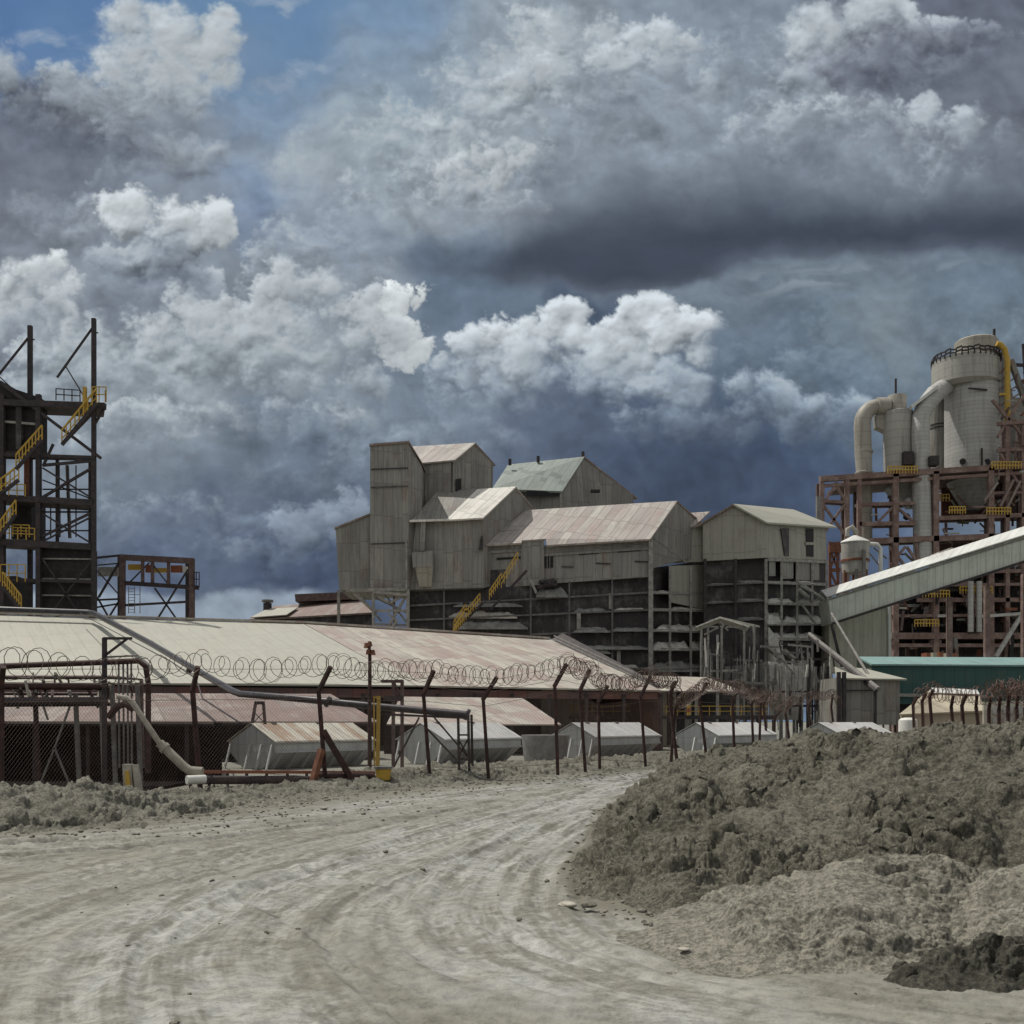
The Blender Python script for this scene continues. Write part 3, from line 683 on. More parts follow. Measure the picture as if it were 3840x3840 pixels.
def mud_mat(name, c1, c2, c3, pale=None, s=1.0, rough=0.95, attr=False, bump=0.35):
    m, t, b, N = base_mat(name, rough)
    tc = t.nodes.new('ShaderNodeTexCoord'); O = E(N, tc.outputs['Object'])
    x, y, z = N.sep(O)
    big = N.noise(O, 0.35 * s, 5, 0.6); mid = N.noise(O, 2.2 * s, 6, 0.65); fin = N.noise(O, 14 * s, 5, 0.7)
    c = N.mix(N.ss(big * 0.6 + mid * 0.4, 0.38, 0.62), c1, c2)
    c = N.mix(N.ss(mid * 0.5 + fin * 0.5, 0.46, 0.66) * 0.75, c, c3)
    if attr:
        a = t.nodes.new('ShaderNodeAttribute'); a.attribute_name = 'pack'
        ax, ay, az = N.sep(E(N, a.outputs['Color']))
        c = N.mix(ax * N.ss(mid, 0.25, 0.6) * 0.75, c, pale)          # driven, packed surface
        dmp = N.ss(N.noise(O * (1.0, 0.8, 1.0), 0.9, 9, 0.72) * 0.75 + (1.0 - az) * 0.35, 0.53, 0.64)
        c = N.mix(dmp * 0.6, c, (0.150, 0.143, 0.112))
        fine2 = N.noise(O, 7.0, 10, 0.82)
        c = c * (0.62 + N.ss(fine2, 0.38, 0.60) * 0.48)
        c = c * (1.0 + (az - 0.5) * 0.5)
        hp = N.ss(E(N, a.outputs['Alpha']) * 0.8 + mid * 0.5 + fin * 0.35, 0.62, 1.15)
        c = N.mix(hp * 0.9, c, N.mix(fin, (0.105, 0.098, 0.073), (0.17, 0.16, 0.125)))
        grit = N.ss(N.noise(O, 38.0, 3, 0.7), 0.55, 0.72)
        c = N.mix(grit * 0.45, c, (0.11, 0.105, 0.085))
        c = N.mix(ay * N.ss(fin, 0.35, 0.6) * 0.45, c, tuple(q * 0.72 for q in c1))
    if not attr:
        gr = N.noise(O, 20.0, 10, 0.85)
        c = c * (0.55 + N.ss(gr, 0.40, 0.58) * 0.72)
        cr = N.noise(O, 5.0, 8, 0.75)
        c = c * (0.78 + N.ss(cr, 0.42, 0.56) * 0.36)
    sp = N.voro(O, 26 * s, 0, out='Distance')
    c = N.mix(N.ss(sp, 0.14, 0.05) * 0.35, c, tuple(q * 1.5 for q in c3))
    N.put(b.inputs['Base Color'], c)
    bp = t.nodes.new('ShaderNodeBump'); bp.inputs['Strength'].default_value = bump; bp.inputs['Distance'].default_value = 0.03 if attr else 0.07
    N.put(bp.inputs['Height'], fin * 0.6 + N.noise(O, 60 * s, 3, 0.6) * 0.4); t.links.new(bp.outputs[0], b.inputs['Normal'])
    return m
M_ground = mud_mat('dried_pale_mud', (0.218, 0.214, 0.180), (0.262, 0.258, 0.222), (0.160, 0.156, 0.126), pale=(0.365, 0.370, 0.355), attr=True)
M_bank = mud_mat('grey_green_bank_earth', (0.140, 0.135, 0.108), (0.185, 0.179, 0.148), (0.095, 0.090, 0.069), s=1.6, bump=0.6)
M_heap = mud_mat('damp_brown_grey_spoil', (0.142, 0.134, 0.104), (0.088, 0.083, 0.063), (0.195, 0.186, 0.148), s=1.2, bump=0.9)
M_heap_pale = mud_mat('dry_pale_spoil', (0.200, 0.190, 0.155), (0.165, 0.157, 0.125), (0.255, 0.245, 0.205), s=2.0, bump=0.6)
M_heap_dark = mud_mat('wet_dark_spoil', (0.045, 0.043, 0.033), (0.065, 0.062, 0.048), (0.10, 0.096, 0.076), s=2.0, bump=0.7)

def build_ground():
    rows = np.concatenate([np.geomspace(2.6, 60, 820), np.geomspace(60, 6500, 70)[1:]])
    sc = np.concatenate([-np.geomspace(0.66, 6.0, 26)[::-1], np.linspace(-0.655, 0.655, 860), np.geomspace(0.66, 6.0, 26)])
    Yg, S = np.meshgrid(rows, sc, indexing='ij')
    Xg = S * (Yg + 0.6)
    z, lab, patch = ground_height(Xg, Yg)
    far = 1 - sstep(Yg, 45, 75)
    z = z * far - 0.02 * (1 - far)
    V = np.stack([Xg, Yg, z], -1).reshape(-1, 3)
    ny, nx = Yg.shape; idx = np.arange(ny * nx).reshape(ny, nx)
    Fq = np.stack([idx[:-1, :-1], idx[:-1, 1:], idx[1:, 1:], idx[1:, :-1]], -1).reshape(-1, 4)
    # the same sheet carries on behind the camera
    back = V[idx[0]].copy(); back[:, 1] = -3000; back[:, 0] *= 300; back[:, 2] = 0
    nb = len(V); V = np.concatenate([V, back]); ib = np.arange(nx) + nb
    Fb = np.stack([ib[:-1], ib[1:], idx[0, 1:], idx[0, :-1]], -1)
    me = grid_mesh('ground', V, np.concatenate([Fq, Fb]))
    at = me.color_attributes.new('pack', 'FLOAT_COLOR', 'POINT')
    fC = smooth_path(PC, Yg); fA = smooth_path(PA, Yg); fB = smooth_path(PB, Yg)
    w = np.minimum(np.abs(Xg - fC - 0.2), np.minimum(np.abs(Xg - fA + 0.2) * 0.8, np.abs(Xg - fB + 0.7)))
    pale = np.clip(sstep(1.6 - w + 1.4 * fbm(Xg / 2.5, Yg / 3.5, 4, 60), 0.1, 1.5) * 0.75 + lab * 0.45, 0, 1)
    c4 = np.zeros((len(V), 4), np.float32); c4[:, 3] = 1
    # scrape and tyre streaks along the driving lines
    def fl(f, s): return fbm((Xg - f) * 3.2, Yg * 0.22, 5, s, 0.65) + 0.5 * fbm((Xg - f) * 14, Yg * 0.8, 3, s + 5, 0.6)
    wA = 1 / (0.3 + np.abs(Xg - fA)) ** 2; wB = 1 / (0.3 + np.abs(Xg - fB - .4)) ** 2; wC = 1 / (0.3 + np.abs(Xg - fC)) ** 2
    st = (fl(fA, 201) * wA + fl(fB, 211) * wB + fl(fC, 221) * wC) / (wA + wB + wC)
    st = 0.5 + 1.0 * st * (0.55 + 0.45 * sstep(Yg, 7, 15)) + 0.30 * fbm(Xg * 2.2, Yg * 2.2, 5, 231, 0.65)
    c4[:nb, 0] = pale.ravel(); c4[:nb, 1] = patch.ravel(); c4[:nb, 2] = np.clip(st, 0, 1).ravel(); c4[nb:, 2] = 0.5
    near = np.maximum(sstep(mound_h(Xg, Yg), -0.34, -0.02), 0.7 * sstep(bank_h(Xg, Yg), -0.34, 0.0)) * (Yg < 70)
    c4[:nb, 3] = near.ravel(); c4[nb:, 3] = 0
    at.data.foreach_set('color', c4.ravel())
    me.materials.append(M_ground)
    o = bpy.data.objects.new('ground', me); COL.objects.link(o); tag(o, kind='structure')

def hfield(name, ys, ss, func, mat, x_of=None, k=1.0, sd=0.0, fq=1.0, lift=0.02):
    Yg, S = np.meshgrid(ys, ss, indexing='ij')
    Xg = S * Yg if x_of is None else x_of(S, Yg)
    z = func(Xg, Yg)
    # clods stand out along the surface normal, so steep faces get them as well
    Pm = np.stack([Xg, Yg, z], -1)
    du = np.gradient(Pm, axis=1); dv = np.gradient(Pm, axis=0)
    nr = np.cross(du, dv); nr /= np.maximum(np.linalg.norm(nr, axis=-1, keepdims=True), 1e-9)
    c = clods3((Xg + sd) * fq, Yg * fq, z * fq, k) * np.clip((z + lift) * 6, 0, 1)
    V = (Pm + nr * c[..., None]).reshape(-1, 3)
    z = V[:, 2].reshape(z.shape)
    ny, nx = Yg.shape; idx = np.arange(ny * nx).reshape(ny, nx)
    Fq = np.stack([idx[:-1, :-1], idx[:-1, 1:], idx[1:, 1:], idx[1:, :-1]], -1).reshape(-1, 4)
    zz = z.reshape(-1)[Fq].max(1)
    Fq = Fq[zz > -0.28]
    used, inv = np.unique(Fq.ravel(), return_inverse=True)
    me = grid_mesh(name, V[used], inv.reshape(-1, 4))
    me.materials.append(mat)
    o = bpy.data.objects.new(name, me); COL.objects.link(o)
    return o

_rp = np.random.RandomState(99)
_PERM = _rp.permutation(256).astype(np.int32); _PERM = np.concatenate([_PERM, _PERM])
_G = _rp.randn(256, 3).astype(np.float32); _G /= np.linalg.norm(_G, axis=1, keepdims=True)
_GX, _GY, _GZ = [np.ascontiguousarray(_G[:, i]) for i in range(3)]
def perlin3(x, y, z):
    fx = np.floor(x); fy = np.floor(y); fz = np.floor(z)
    xi = fx.astype(np.int32) & 255; yi = fy.astype(np.int32) & 255; zi = fz.astype(np.int32) & 255
    x = (x - fx).astype(np.float32); y = (y - fy).astype(np.float32); z = (z - fz).astype(np.float32)
    u = x * x * (3 - 2 * x); v = y * y * (3 - 2 * y); w = z * z * (3 - 2 * z)
    r = 0
    for i in (0, 1):
        a = _PERM[xi + i]; wx = u if i else 1 - u
        for j in (0, 1):
            b = _PERM[a + ((yi + j) & 255)]; wy = v if j else 1 - v
            for k in (0, 1):
                h = _PERM[b + ((zi + k) & 255)]; wz = w if k else 1 - w
                r = r + wx * wy * wz * (_GX[h] * (x - i) + _GY[h] * (y - j) + _GZ[h] * (z - k))
    return r * 1.6
def clods3(X, Y, Z, k=1.0):
    c = 0
    for f, a, pw in ((0.9, 0.17, 'b'), (1.9, 0.12, 'b'), (3.7, 0.070, 'b'), (7.1, 0.038, 'b'), (13.5, 0.022, 'b'), (27.0, 0.012, 'b'), (52.0, 0.005, 'n')):
        p = perlin3(X * f + f, Y * f, Z * f + 3.1 * f)
        c = c + a * (np.abs(p) * 2.2 - 0.45 if pw == 'b' else p)
    # slumps: some faces stay smooth, others break into lumps
    m = sstep(perlin3(X * 0.7 + 5, Y * 0.7, Z * 0.7), -0.35, 0.25)
    return k * c * (0.45 + 0.75 * m)

def clods(X, Y, k=1.0):
    wx = 0.25 * fbm(X * 1.5, Y * 1.5, 3, 86); wy = 0.25 * fbm(X * 1.5, Y * 1.5, 3, 87)
    X = X + wx; Y = Y + wy
    c = 0.13 * fbm(X * 1.1, Y * 1.1, 3, 80, 0.55, 2.1, 'b') + 0.10 * fbm(X * 2.6, Y * 2.6, 4, 81, 0.6, 2.1, 'b') + 0.085 * fbm(X * 6.5, Y * 6.5, 4, 82, 0.66, 2.1, 'b') + 0.035 * fbm(X * 19, Y * 19, 4, 83, 0.7, 2.1, 'b')
    return k * c

def bank_h(X, Y):
    toe = smooth_path(BANK_IN, Y)
    d = (toe - X)                     # distance to the left of the toe
    d = d * 0.72 + 0.35 * fbm(X / 1.6, Y / 1.6, 3, 90)
    W = 3.4 + 0.5 * fbm(X / 4, Y / 4, 2, 91)
    t = d / W
    H = np.interp(Y, [14, 18, 20, 22.5, 24.5, 28, 30.5, 33, 36, 44, 60], [0.50, 0.60, 0.66, 0.50, 0.14, 0.10, 0.20, 0.33, 0.36, 0.34, 0.25])
    prof = np.where(t < 0, t * 0.6, np.sin(np.clip(t, 0, 1) * math.pi) ** 0.8)
    prof = np.where(t > 1, -(t - 1) * 0.6, prof)
    h = H * prof * (1 + 0.45 * fbm(X / 1.3, Y / 1.3, 3, 92))
    h = np.where(prof < 0, prof * 0.5, h)
    return np.maximum(h, -0.35) + 0.01

def mound_h(X, Y):
    left = smooth_path(MOUND_L, Y)
    front = np.interp(X, [0, 0.6, 1.5, 2.5, 4.5, 7, 12, 30], [12.5, 11.4, 10.4, 9.6, 9.2, 8.8, 8.4, 8.0])
    wv = 0.75 * fbm(X / 1.8, Y / 2.6, 4, 100)
    dl = (X - left) * 1.9 + wv * 1.2; df = (Y - front) * 0.95 + wv
    d = -np.log(np.exp(-np.clip(dl, -5, 50) * 1.3) + np.exp(-np.clip(df, -5, 50) * 0.75)) / 1.0
    # crest heights along the row of tipped loads
    H = 1.30 + 0.62 * sstep(X, 3.0, 6.5) - 0.0 * Y
    H = H * np.interp(Y, [8, 14, 22, 30, 40, 52, 75], [0.85, 1.0, 1.02, 1.0, 0.80, 0.62, 0.45])
    H = np.minimum(H * (1 + 0.10 * fbm(X / 3.0, Y / 3.0, 3, 101)), 1.78)
    sl = X / np.maximum(Y, 1)
    sk = np.interp(sl, [0.05, 0.1406, 0.173, 0.2247, 0.2763, 0.328, 0.38, 0.4318, 0.4576, 0.5, 0.6], [0.075, 0.0500, 0.0415, 0.0310, 0.0215, 0.0185, 0.0180, 0.0130, 0.0085, 0.0050, 0.0030])
    H = np.minimum(H, (1.97 - Y * sk) * (1 + 0.05 * fbm(X / 1.5, Y / 1.5, 3, 105)) - 0.03)
    H = np.maximum(H, 0.12)
    t = np.clip(d / 5.0, 0, 1)
    prof = np.where(d < 0, d * 0.35, H * (1 - (1 - t) ** 1.7))
    # hollows between loads
    hol = fbm(X / 1.9 + 3, Y / 2.6, 4, 102, 0.5, 2.0, 'b')
    h = prof + np.clip(t * 2.5, 0, 1) * (0.24 * hol * (1 - 0.6 * sstep(t, 0.6, 1.0)) + 0.10 * fbm(X * 0.9, Y * 0.9, 3, 107, 0.5, 2.0, 'b'))
    cap = 1.88
    h = np.where(h > 1.5, 1.5 + (cap - 1.5) * np.tanh((h - 1.5) / (cap - 1.5)), h)
    return np.maximum(h, -0.35) + 0.01

def cone_heap(cx, cy, r, H, seed, ax=1.0, lump=0.5, rot=0.0):
    def f(X, Y):
        dx = (X - cx); dy = (Y - cy)
        c, s = math.cos(rot), math.sin(rot)
        a = (dx * c + dy * s) / ax; b = -dx * s + dy * c
        rr = np.sqrt(a * a + b * b) + 0.20 * r * fbm(X / (r * 0.6), Y / (r * 0.6), 3, seed)
        t = 1 - rr / r
        h = np.where(t > 0, H * (t ** 1.2) * (1.25 - 0.35 * t) - 0.06, t * 0.35 - 0.06)
        h = h + 0.0 * t
        return np.maximum(h, -0.35) + 0.012
    return f

build_ground()
bank = hfield('earth_bank', np.geomspace(13, 60, 620), np.linspace(-0.62, 0.24, 760), bank_h, M_bank, k=0.6, fq=2.0, lift=0.14)
tag(bank, 'low bank of loose grey earth heaped along the foot of the chain link fence', 'earth bank')
heap = hfield('spoil_heap', np.geomspace(7.4, 75, 1200), np.linspace(0.02, 0.66, 860), mound_h, M_heap, k=0.95, fq=1.15)
tag(heap, 'long high heap of brown grey mine spoil filling the right of the road', 'spoil heap')
c1 = hfield('spoil_heap', np.linspace(6.8, 13.0, 620), np.linspace(0.02, 0.66, 620), cone_heap(3.6, 9.9, 2.0, 0.80, 7, 1.35, 0.35, 0.35), M_heap_pale, k=0.42, sd=7, fq=1.4)
tag(c1, 'pale dry rounded spoil load tipped against the foot of the long heap', 'spoil heap')
c2 = hfield('spoil_heap', np.linspace(5.6, 12, 520), np.linspace(0.25, 0.95, 520), cone_heap(5.6, 8.9, 2.3, 1.30, 9, 1.0, 0.28, 0.0), M_heap_pale, k=0.32, sd=9, fq=1.5)
tag(c2, 'steep pale spoil load cut by the right edge of the photo', 'spoil heap')
c3 = hfield('mud_clods', np.linspace(6.3, 9.4, 420), np.linspace(0.24, 0.70, 560), cone_heap(3.75, 7.9, 0.45, 0.46, 12, 2.4, 0.9, 0.16), M_heap_dark, k=0.6, sd=12, fq=1.6)
tag(c3, 'ridge of wet near black mud clods at the lower right corner', 'mud heap')

def build_stones():
    rg = np.random.RandomState(17)
    xs_, ys_, rs_ = [], [], []
    n = 60000
    yy_ = 6.2 + 34 * rg.rand(n) ** 1.6; xx_ = (rg.rand(n) * 1.05 - 0.55) * yy_
    mh = mound_h(xx_, yy_); bh = bank_h(xx_, yy_)
    pr = 0.55 * sstep(mh, -0.345, -0.05) * (mh < 0.1) + 0.35 * sstep(bh, -0.345, 0.0) * (bh < 0.12) + 0.0025
    pr = pr * (0.4 + 1.2 * (fbm(xx_ / 0.8, yy_ / 0.8, 3, 300) > 0))
    keep = rg.rand(n) < pr * 0.5
    xx_, yy_ = xx_[keep], yy_[keep]; m = len(xx_)
    r = 0.008 + 0.030 * rg.rand(m) ** 4 + 0.0006 * yy_
    z0 = ground_height(np.repeat(xx_[None], 2, 0), np.stack([yy_, yy_ + 0.01]))[0][0]
    z0 = np.maximum(z0, np.maximum(mound_h(xx_, yy_), bank_h(xx_, yy_)))
    t = (1 + 5 ** .5) / 2
    iv = np.array([(-1, t, 0), (1, t, 0), (-1, -t, 0), (1, -t, 0), (0, -1, t), (0, 1, t), (0, -1, -t), (0, 1, -t), (t, 0, -1), (t, 0, 1), (-t, 0, -1), (-t, 0, 1)], np.float32) / 1.9
    fi = np.array([(0, 11, 5), (0, 5, 1), (0, 1, 7), (0, 7, 10), (0, 10, 11), (1, 5, 9), (5, 11, 4), (11, 10, 2), (10, 7, 6), (7, 1, 8), (3, 9, 4), (3, 4, 2), (3, 2, 6), (3, 6, 8), (3, 8, 9), (4, 9, 5), (2, 4, 11), (6, 2, 10), (8, 6, 7), (9, 8, 1)])
    V = iv[None] * (1 + 0.5 * (rg.rand(m, 12, 1) - 0.5)) * r[:, None, None] * np.stack([1 + .5 * rg.rand(m), 1 + .5 * rg.rand(m), .6 + .3 * rg.rand(m)], -1)[:, None, :]
    V = V + np.stack([xx_, yy_, z0 + r * 0.25], -1)[:, None, :]
    Fq = fi[None] + (np.arange(m) * 12)[:, None, None]
    me = grid_mesh('loose_stones', V.reshape(-1, 3), Fq.reshape(-1, 3), smooth=False)
    me.materials.append(M_heap_pale)
    o = bpy.data.objects.new('loose_stones', me); COL.objects.link(o)
    tag(o, 'loose small stones and crumbs scattered along the foot of the heap and bank', 'stones', kind='stuff')
build_stones()
def build_puddle():
    m = MB(); pts = []
    g0 = float(ground_height(np.array([[1.75], [1.75]]), np.array([[8.35], [8.36]]))[0][0, 0]) + 0.030
    for k in range(40):
        a = k / 40 * 2 * math.pi; r = 1 + 0.35 * mnoise.noise(Vector((math.cos(a) * 1.3, math.sin(a) * 1.3, 4.2))) + .15 * mnoise.noise(Vector((math.cos(a) * 5, math.sin(a) * 5, 1.2)))
        pts.append((1.75 + 0.75 * r * math.cos(a), 8.35 + 0.40 * r * math.sin(a), g0))
    m.poly(pts)
    mt, t, b, N = base_mat('muddy_water', 0.08); b.inputs['Base Color'].default_value = (0.20, 0.195, 0.175, 1); b.inputs['Specular IOR Level'].default_value = 0.5
    o = m.build('puddle', mt); tag(o, kind='structure')
build_puddle()

# ------------------------------------------------------------------ long shed along the left, with its lean-to
def build_shed():
    Ye, Yr = 70.0, 90.0
    t = thing('long_shed', (Xu(900, Ye), Ye, 0), 'long low shed with a cream and rust patched roof reaching in from the left edge', 'shed')
    # main roof front slope: cream left part, old patchy right part
    yr = lambda u: Yr
    a0, a1 = P(-700, 2285, Yr), P(1135, 2338, Yr)
    e0, e1 = P(-700, 2552, Ye), P(1560, 2570, Ye)
    upv = a1 - e1
    MB().slab([e0, e1, a1, a0], 0.12).build('roof', M_roof_cream, t, 'cream painted left part of the roof', up=upv)
    b0, b1 = P(1139, 2338, Yr), P(2062, 2398, Yr)
    f0, f1 = P(1564, 2570, Ye), P(2480, 2588, Ye)
    MB().slab([f0, f1, b1, b0], 0.12).build('roof', M_roof_old, t, 'patchy rust streaked right part of the roof', up=upv)
    MB().beam(a0 + Vector((0, 0, .12)), a1 + Vector((0, 0, .12)), 0.5, 0.16).beam(b0 + Vector((0, 0, .12)), b1 + Vector((0, 0, .12)), 0.5, 0.16).build('ridge_strip', M_roof_old, t)
    # rear slope down to a back wall
    back = MB()
    k0, k1 = Vector((a0.x, 103, 5.5)), Vector((b1.x, 103, 5.5))
    back.slab([a0, b1, k1, k0], 0.12, (0, 0, -0.12)); back.build('roof', M_roof_old, t, 'rear slope of the roof')
    # upper wall band below the eave
    w = MB()
    zt = lambda u: Zv(2552 + (u + 700) * 0.0115, Ye) - 0.12
    w.slab([Vector((Xu(-700, Ye), Ye + .25, Zv(2604, Ye))), Vector((Xu(2470, Ye), Ye + .25, Zv(2622, Ye))), Vector((Xu(2470, Ye), Ye + .25, zt(2470))), Vector((Xu(-700, Ye), Ye + .25, zt(-700)))], 0.12, (0, .12, 0))
    w.build('wall', M_fascia, t, 'plum rusted sheet wall under the eave')
    MB().slab([Vector((b1.x, Yr, 0)), Vector((f1.x, Ye + .4, 0)), f1 - Vector((0, 0, .13)) + Vector((0, .4, 0)), b1 - Vector((0, 0, .13))], 0.15, (-.15, 0, 0)).build('gable_wall', M_fascia, t)
    MB().box(Xu(-700, 70), Xu(2300, 70), 86, 86.2, 0, 5.6).build('rear_wall', M_black, t)
    for u in range(-600, 2500, 140):
        MB().beam((Xu(u, Ye), Ye + .1, 0), (Xu(u, Ye), Ye + .1, 3.9), 0.22).build('column', M_steel_dark, t)
    # lean-to in front
    t2 = thing('lean_to_shed', (Xu(300, 52), 52, 0), 'rusty red open fronted lean-to roof over a black interior left of the bins', 'shed')
    upl = P(1240, 2602, 66) - P(1420, 2706, 53)
    q = [P(800, 2706, 53), P(1420, 2706, 53), P(1240, 2602, 66), P(660, 2600, 66)]
    MB().slab(q, 0.08).build('roof', M_roof_rust, t2, up=upl)
    q = [P(-700, 2703, 33), P(800, 2706, 33), P(658, 2600, 66), P(-700, 2598, 66)]
    MB().slab(q, 0.08).build('roof', M_roof_rust, t2, up=P(1240, 2602, 66) - P(1420, 2706, 53))
    MB().beam(P(-700, 2712, 33.2), P(800, 2714, 33.2), 0.14, 0.16).build('eave_beam', M_steel_dark, t2)
    MB().box(Xu(-700, 36), Xu(830, 36), 36.0, 36.1, 0, 1.95).build('rear_wall', M_shade_black, t2)  # wall blackened for the shade of the interior
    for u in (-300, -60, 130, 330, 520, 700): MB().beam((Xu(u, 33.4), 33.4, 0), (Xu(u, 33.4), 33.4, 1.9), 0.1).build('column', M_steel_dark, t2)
    MB().box(Xu(-700, 33), Xu(830, 36), 24.5, 36.0, 0.04, 0.09).build('shade_black_floor', M_shade_black, t2)  # black sheet laid where the open lean-to is in deep shade
    MB().box(Xu(1400, 56) - 8, Xu(1400, 56), 50.0, 56.5, 0.02, 0.05).build('shade_black_floor', M_shade_black, t2)
    for u in (980, 1190, 1380):
        MB().beam((Xu(u, 53.3), 53.3, 0), (Xu(u, 53.3), 53.3, 1.9), 0.16).build('column', M_steel_dark, t2)
    MB().beam(P(800, 2712, 53.1), P(1410, 2714, 53.1), 0.16, 0.2).build('eave_beam', M_steel_dark, t2)
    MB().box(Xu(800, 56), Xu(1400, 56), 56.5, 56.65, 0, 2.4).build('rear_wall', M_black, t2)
    # right portion of the lean-to
    t3 = thing('lean_to_shed', (Xu(1800, 60), 60, 0), 'pale pinkish lean-to roof between the tall rusted poles and the pale bins', 'shed')
    q = [P(1450, 2715, 60), P(2105, 2716, 60), P(1960, 2618, 68), P(1500, 2612, 68)]
    MB().slab(q, 0.08).build('roof', M_roof_old, t3, up=P(1830, 2618, 68) - P(2105, 2716, 60))
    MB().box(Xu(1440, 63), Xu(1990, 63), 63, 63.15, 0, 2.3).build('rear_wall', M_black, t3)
    for u in (1500, 1640, 1780, 1920, 2070):
        MB().beam((Xu(u, 60.3), 60.3, 0), (Xu(u, 60.3), 60.3, 1.8), 0.16).build('column', M_steel_dark, t3)
    # right-hand low roof seen beyond the slanting conveyor
    t4 = thing('low_shed', (Xu(2600, 79), 79, 0), 'small low shed with a pinkish corrugated roof at the foot of the slanting conveyor', 'shed')
    MB().slab([P(2420, 2590, 78), P(2785, 2592, 78), P(2655, 2540, 90), P(2400, 2532, 90)], 0.1).build('roof', M_roof_old, t4, up=P(2655, 2540, 90) - P(2785, 2592, 78))
    MB().slab([Vector((Xu(2440, 84), 84, 0)), Vector((Xu(2770, 84), 84, 0)), P(2770, 2575, 84), P(2440, 2572, 84)], 0.12, (0, .12, 0)).build('wall', M_darkclad, t4)
    for u in (2450, 2530, 2610, 2690, 2765):
        MB().beam((Xu(u, 78.4), 78.4, 0), (Xu(u, 78.4), 78.4, Zv(2592, 78.4)), 0.22).build('column', M_dustbeam, t4)
build_shed()

# ------------------------------------------------------------------ walkway with yellow posts behind the third bin
def build_walkway():
    Y = 75.0
    t = thing('raised_walkway', (Xu(2300, Y), Y, 0), 'dark raised walkway with yellow railings running behind the third and fourth bins', 'walkway')
    MB().beam(P(2135, 2690, Y), P(2900, 2690, Y), 0.9, 0.28).build('deck', M_steel_dark, t)
    for u in (2150, 2280, 2420, 2560, 2700, 2840):
        MB().beam(P(u, 2695, Y), (Xu(u, Y), Y, 0), 0.16).build('leg', M_steel_dark, t)
    r = MB()
    for u in range(2140, 2880, 40): r.beam(P(u, 2686, Y - .4), P(u, 2648, Y - .4), 0.035)
    r.beam(P(2140, 2648, Y - .4), P(2880, 2648, Y - .4), 0.05).beam(P(2140, 2667, Y - .4), P(2880, 2667, Y - .4), 0.04)
    r.build('railing', M_yellow, t)
    b = thing('pale_backing_wall', (Xu(2300, 83), 83, 0), 'pale cement wall glimpsed behind the yellow railed walkway', 'wall')
    MB().box(Xu(2030, 83.5), Xu(2500, 83.5), 83.5, 83.8, 0, 4.6).build('panel', M_cream, b)
    for i, (u, h) in enumerate(((2380, 2618), (2462, 2622), (2580, 2628))):
        MB().beam((Xu(u, 81), 81, 0), P(u, h, 81), 0.55, 0.35).build('pier', M_dustbeam, b)
    y = thing('bollard', (Xu(2583, 74), 74, 2.4), 'short red and yellow banded post on the dark walkway', 'post')
    MB().tube([P(2583, 2682, 74), P(2583, 2640, 74)], 0.13, 10).build('shaft', M_yellow, y)
    MB().tube([P(2583, 2670, 74), P(2583, 2655, 74)], 0.145, 10).build('band', M_orange, y)
build_walkway()

# ------------------------------------------------------------------ five hopper bins
def make_bin(rusty):
    L, W = 5.9, 2.9          # local: x along the bin, y depth, origin at ground, front left
    t = thing('hopper_bin', (0, 0, 0), 'x', 'hopper bin', 'sheet steel hopper bins in a row behind the fence')
    zs, zr, zb, zm = 1.14, 1.86, 0.74, 0.02
    ins = 0.42
    n = MB()
    # end faces lean: ridge starts further back than the shoulders
    A0, A1 = Vector((0, 0, zs)), Vector((0, W, zs)); B0, B1 = Vector((L, 0, zs)), Vector((L, W, zs))
    R0, R1 = Vector((0.0, W / 2, zr)), Vector((L, W / 2, zr))
    a0, a1, b0, b1 = [Vector((p.x, p.y, zb)) for p in (A0, A1, B0, B1)]
    h0, h1, k0, k1 = Vector((0.04, .85, zm)), Vector((0.04, W - .85, zm)), Vector((L - .04, .85, zm)), Vector((L - .04, W - .85, zm))
    n.add([A0, B0, b0, a0], [[3, 2, 1, 0]]); n.add([A1, B1, b1, a1], [[0, 1, 2, 3]])
    n.add([A0, A1, a1, a0], [[0, 1, 2, 3]]); n.add([B0, B1, b1, b0], [[3, 2, 1, 0]])
    n.add([a0, b0, k0, h0], [[3, 2, 1, 0]]); n.add([a1, b1, k1, h1], [[0, 1, 2, 3]])
    n.add([a0, a1, h1, h0], [[0, 1, 2, 3]]); n.add([b0, b1, k1, k0], [[3, 2, 1, 0]])
    n.add([A0, R0, A1], [[0, 1, 2]]); n.add([B0, R1, B1], [[2, 1, 0]])
    n.build('hopper', M_bin, t)
    o = 0.10
    for s in (0, 1):
        e0, e1 = (A0, B0) if s == 0 else (A1, B1)
        dy = Vector((0, -o if s == 0 else o, -0.05))
        MB().slab([e0 + dy + Vector((-.06, 0, .03)), e1 + dy + Vector((.06, 0, .03)), R1 + Vector((.06, 0, .05)), R0 + Vector((-.06, 0, .05))], 0.03, (0, 0, 0.03)).build('roof_sheet', M_bin_roof_rusty if rusty else M_bin_roof, t)
    for x in (0.35, 1.15, 1.95, 2.75, 3.55, 4.35, 5.15):
        MB().slab([(x, -0.02, zb), (x + .1, -0.02, zb), (x + .1, .55, 0.02), (x, .55, 0.02)], .3, (0, .3, 0)).build('rib', M_bin, t)
    for y in (0.15, .8, 1.5, W - .15):
        MB().beam((-0.04, y, zb + .3), (-.35, y, 0.0), 0.07).build('leg', M_bin_roof, t)
    MB().beam((0, -.04, zs), (L, -.04, zs), 0.06, 0.1).build('rail', M_bin, t); MB().beam((0, -.04, zb), (L, -.04, zb), 0.06, 0.08).build('rail', M_bin, t)
    for hx in (1.0, 3.6): MB().box(hx, hx + .25, W / 2 - .12, W / 2 + .12, zr - .05, zr + .12).build('hatch', M_steel_grey, t)
    return t
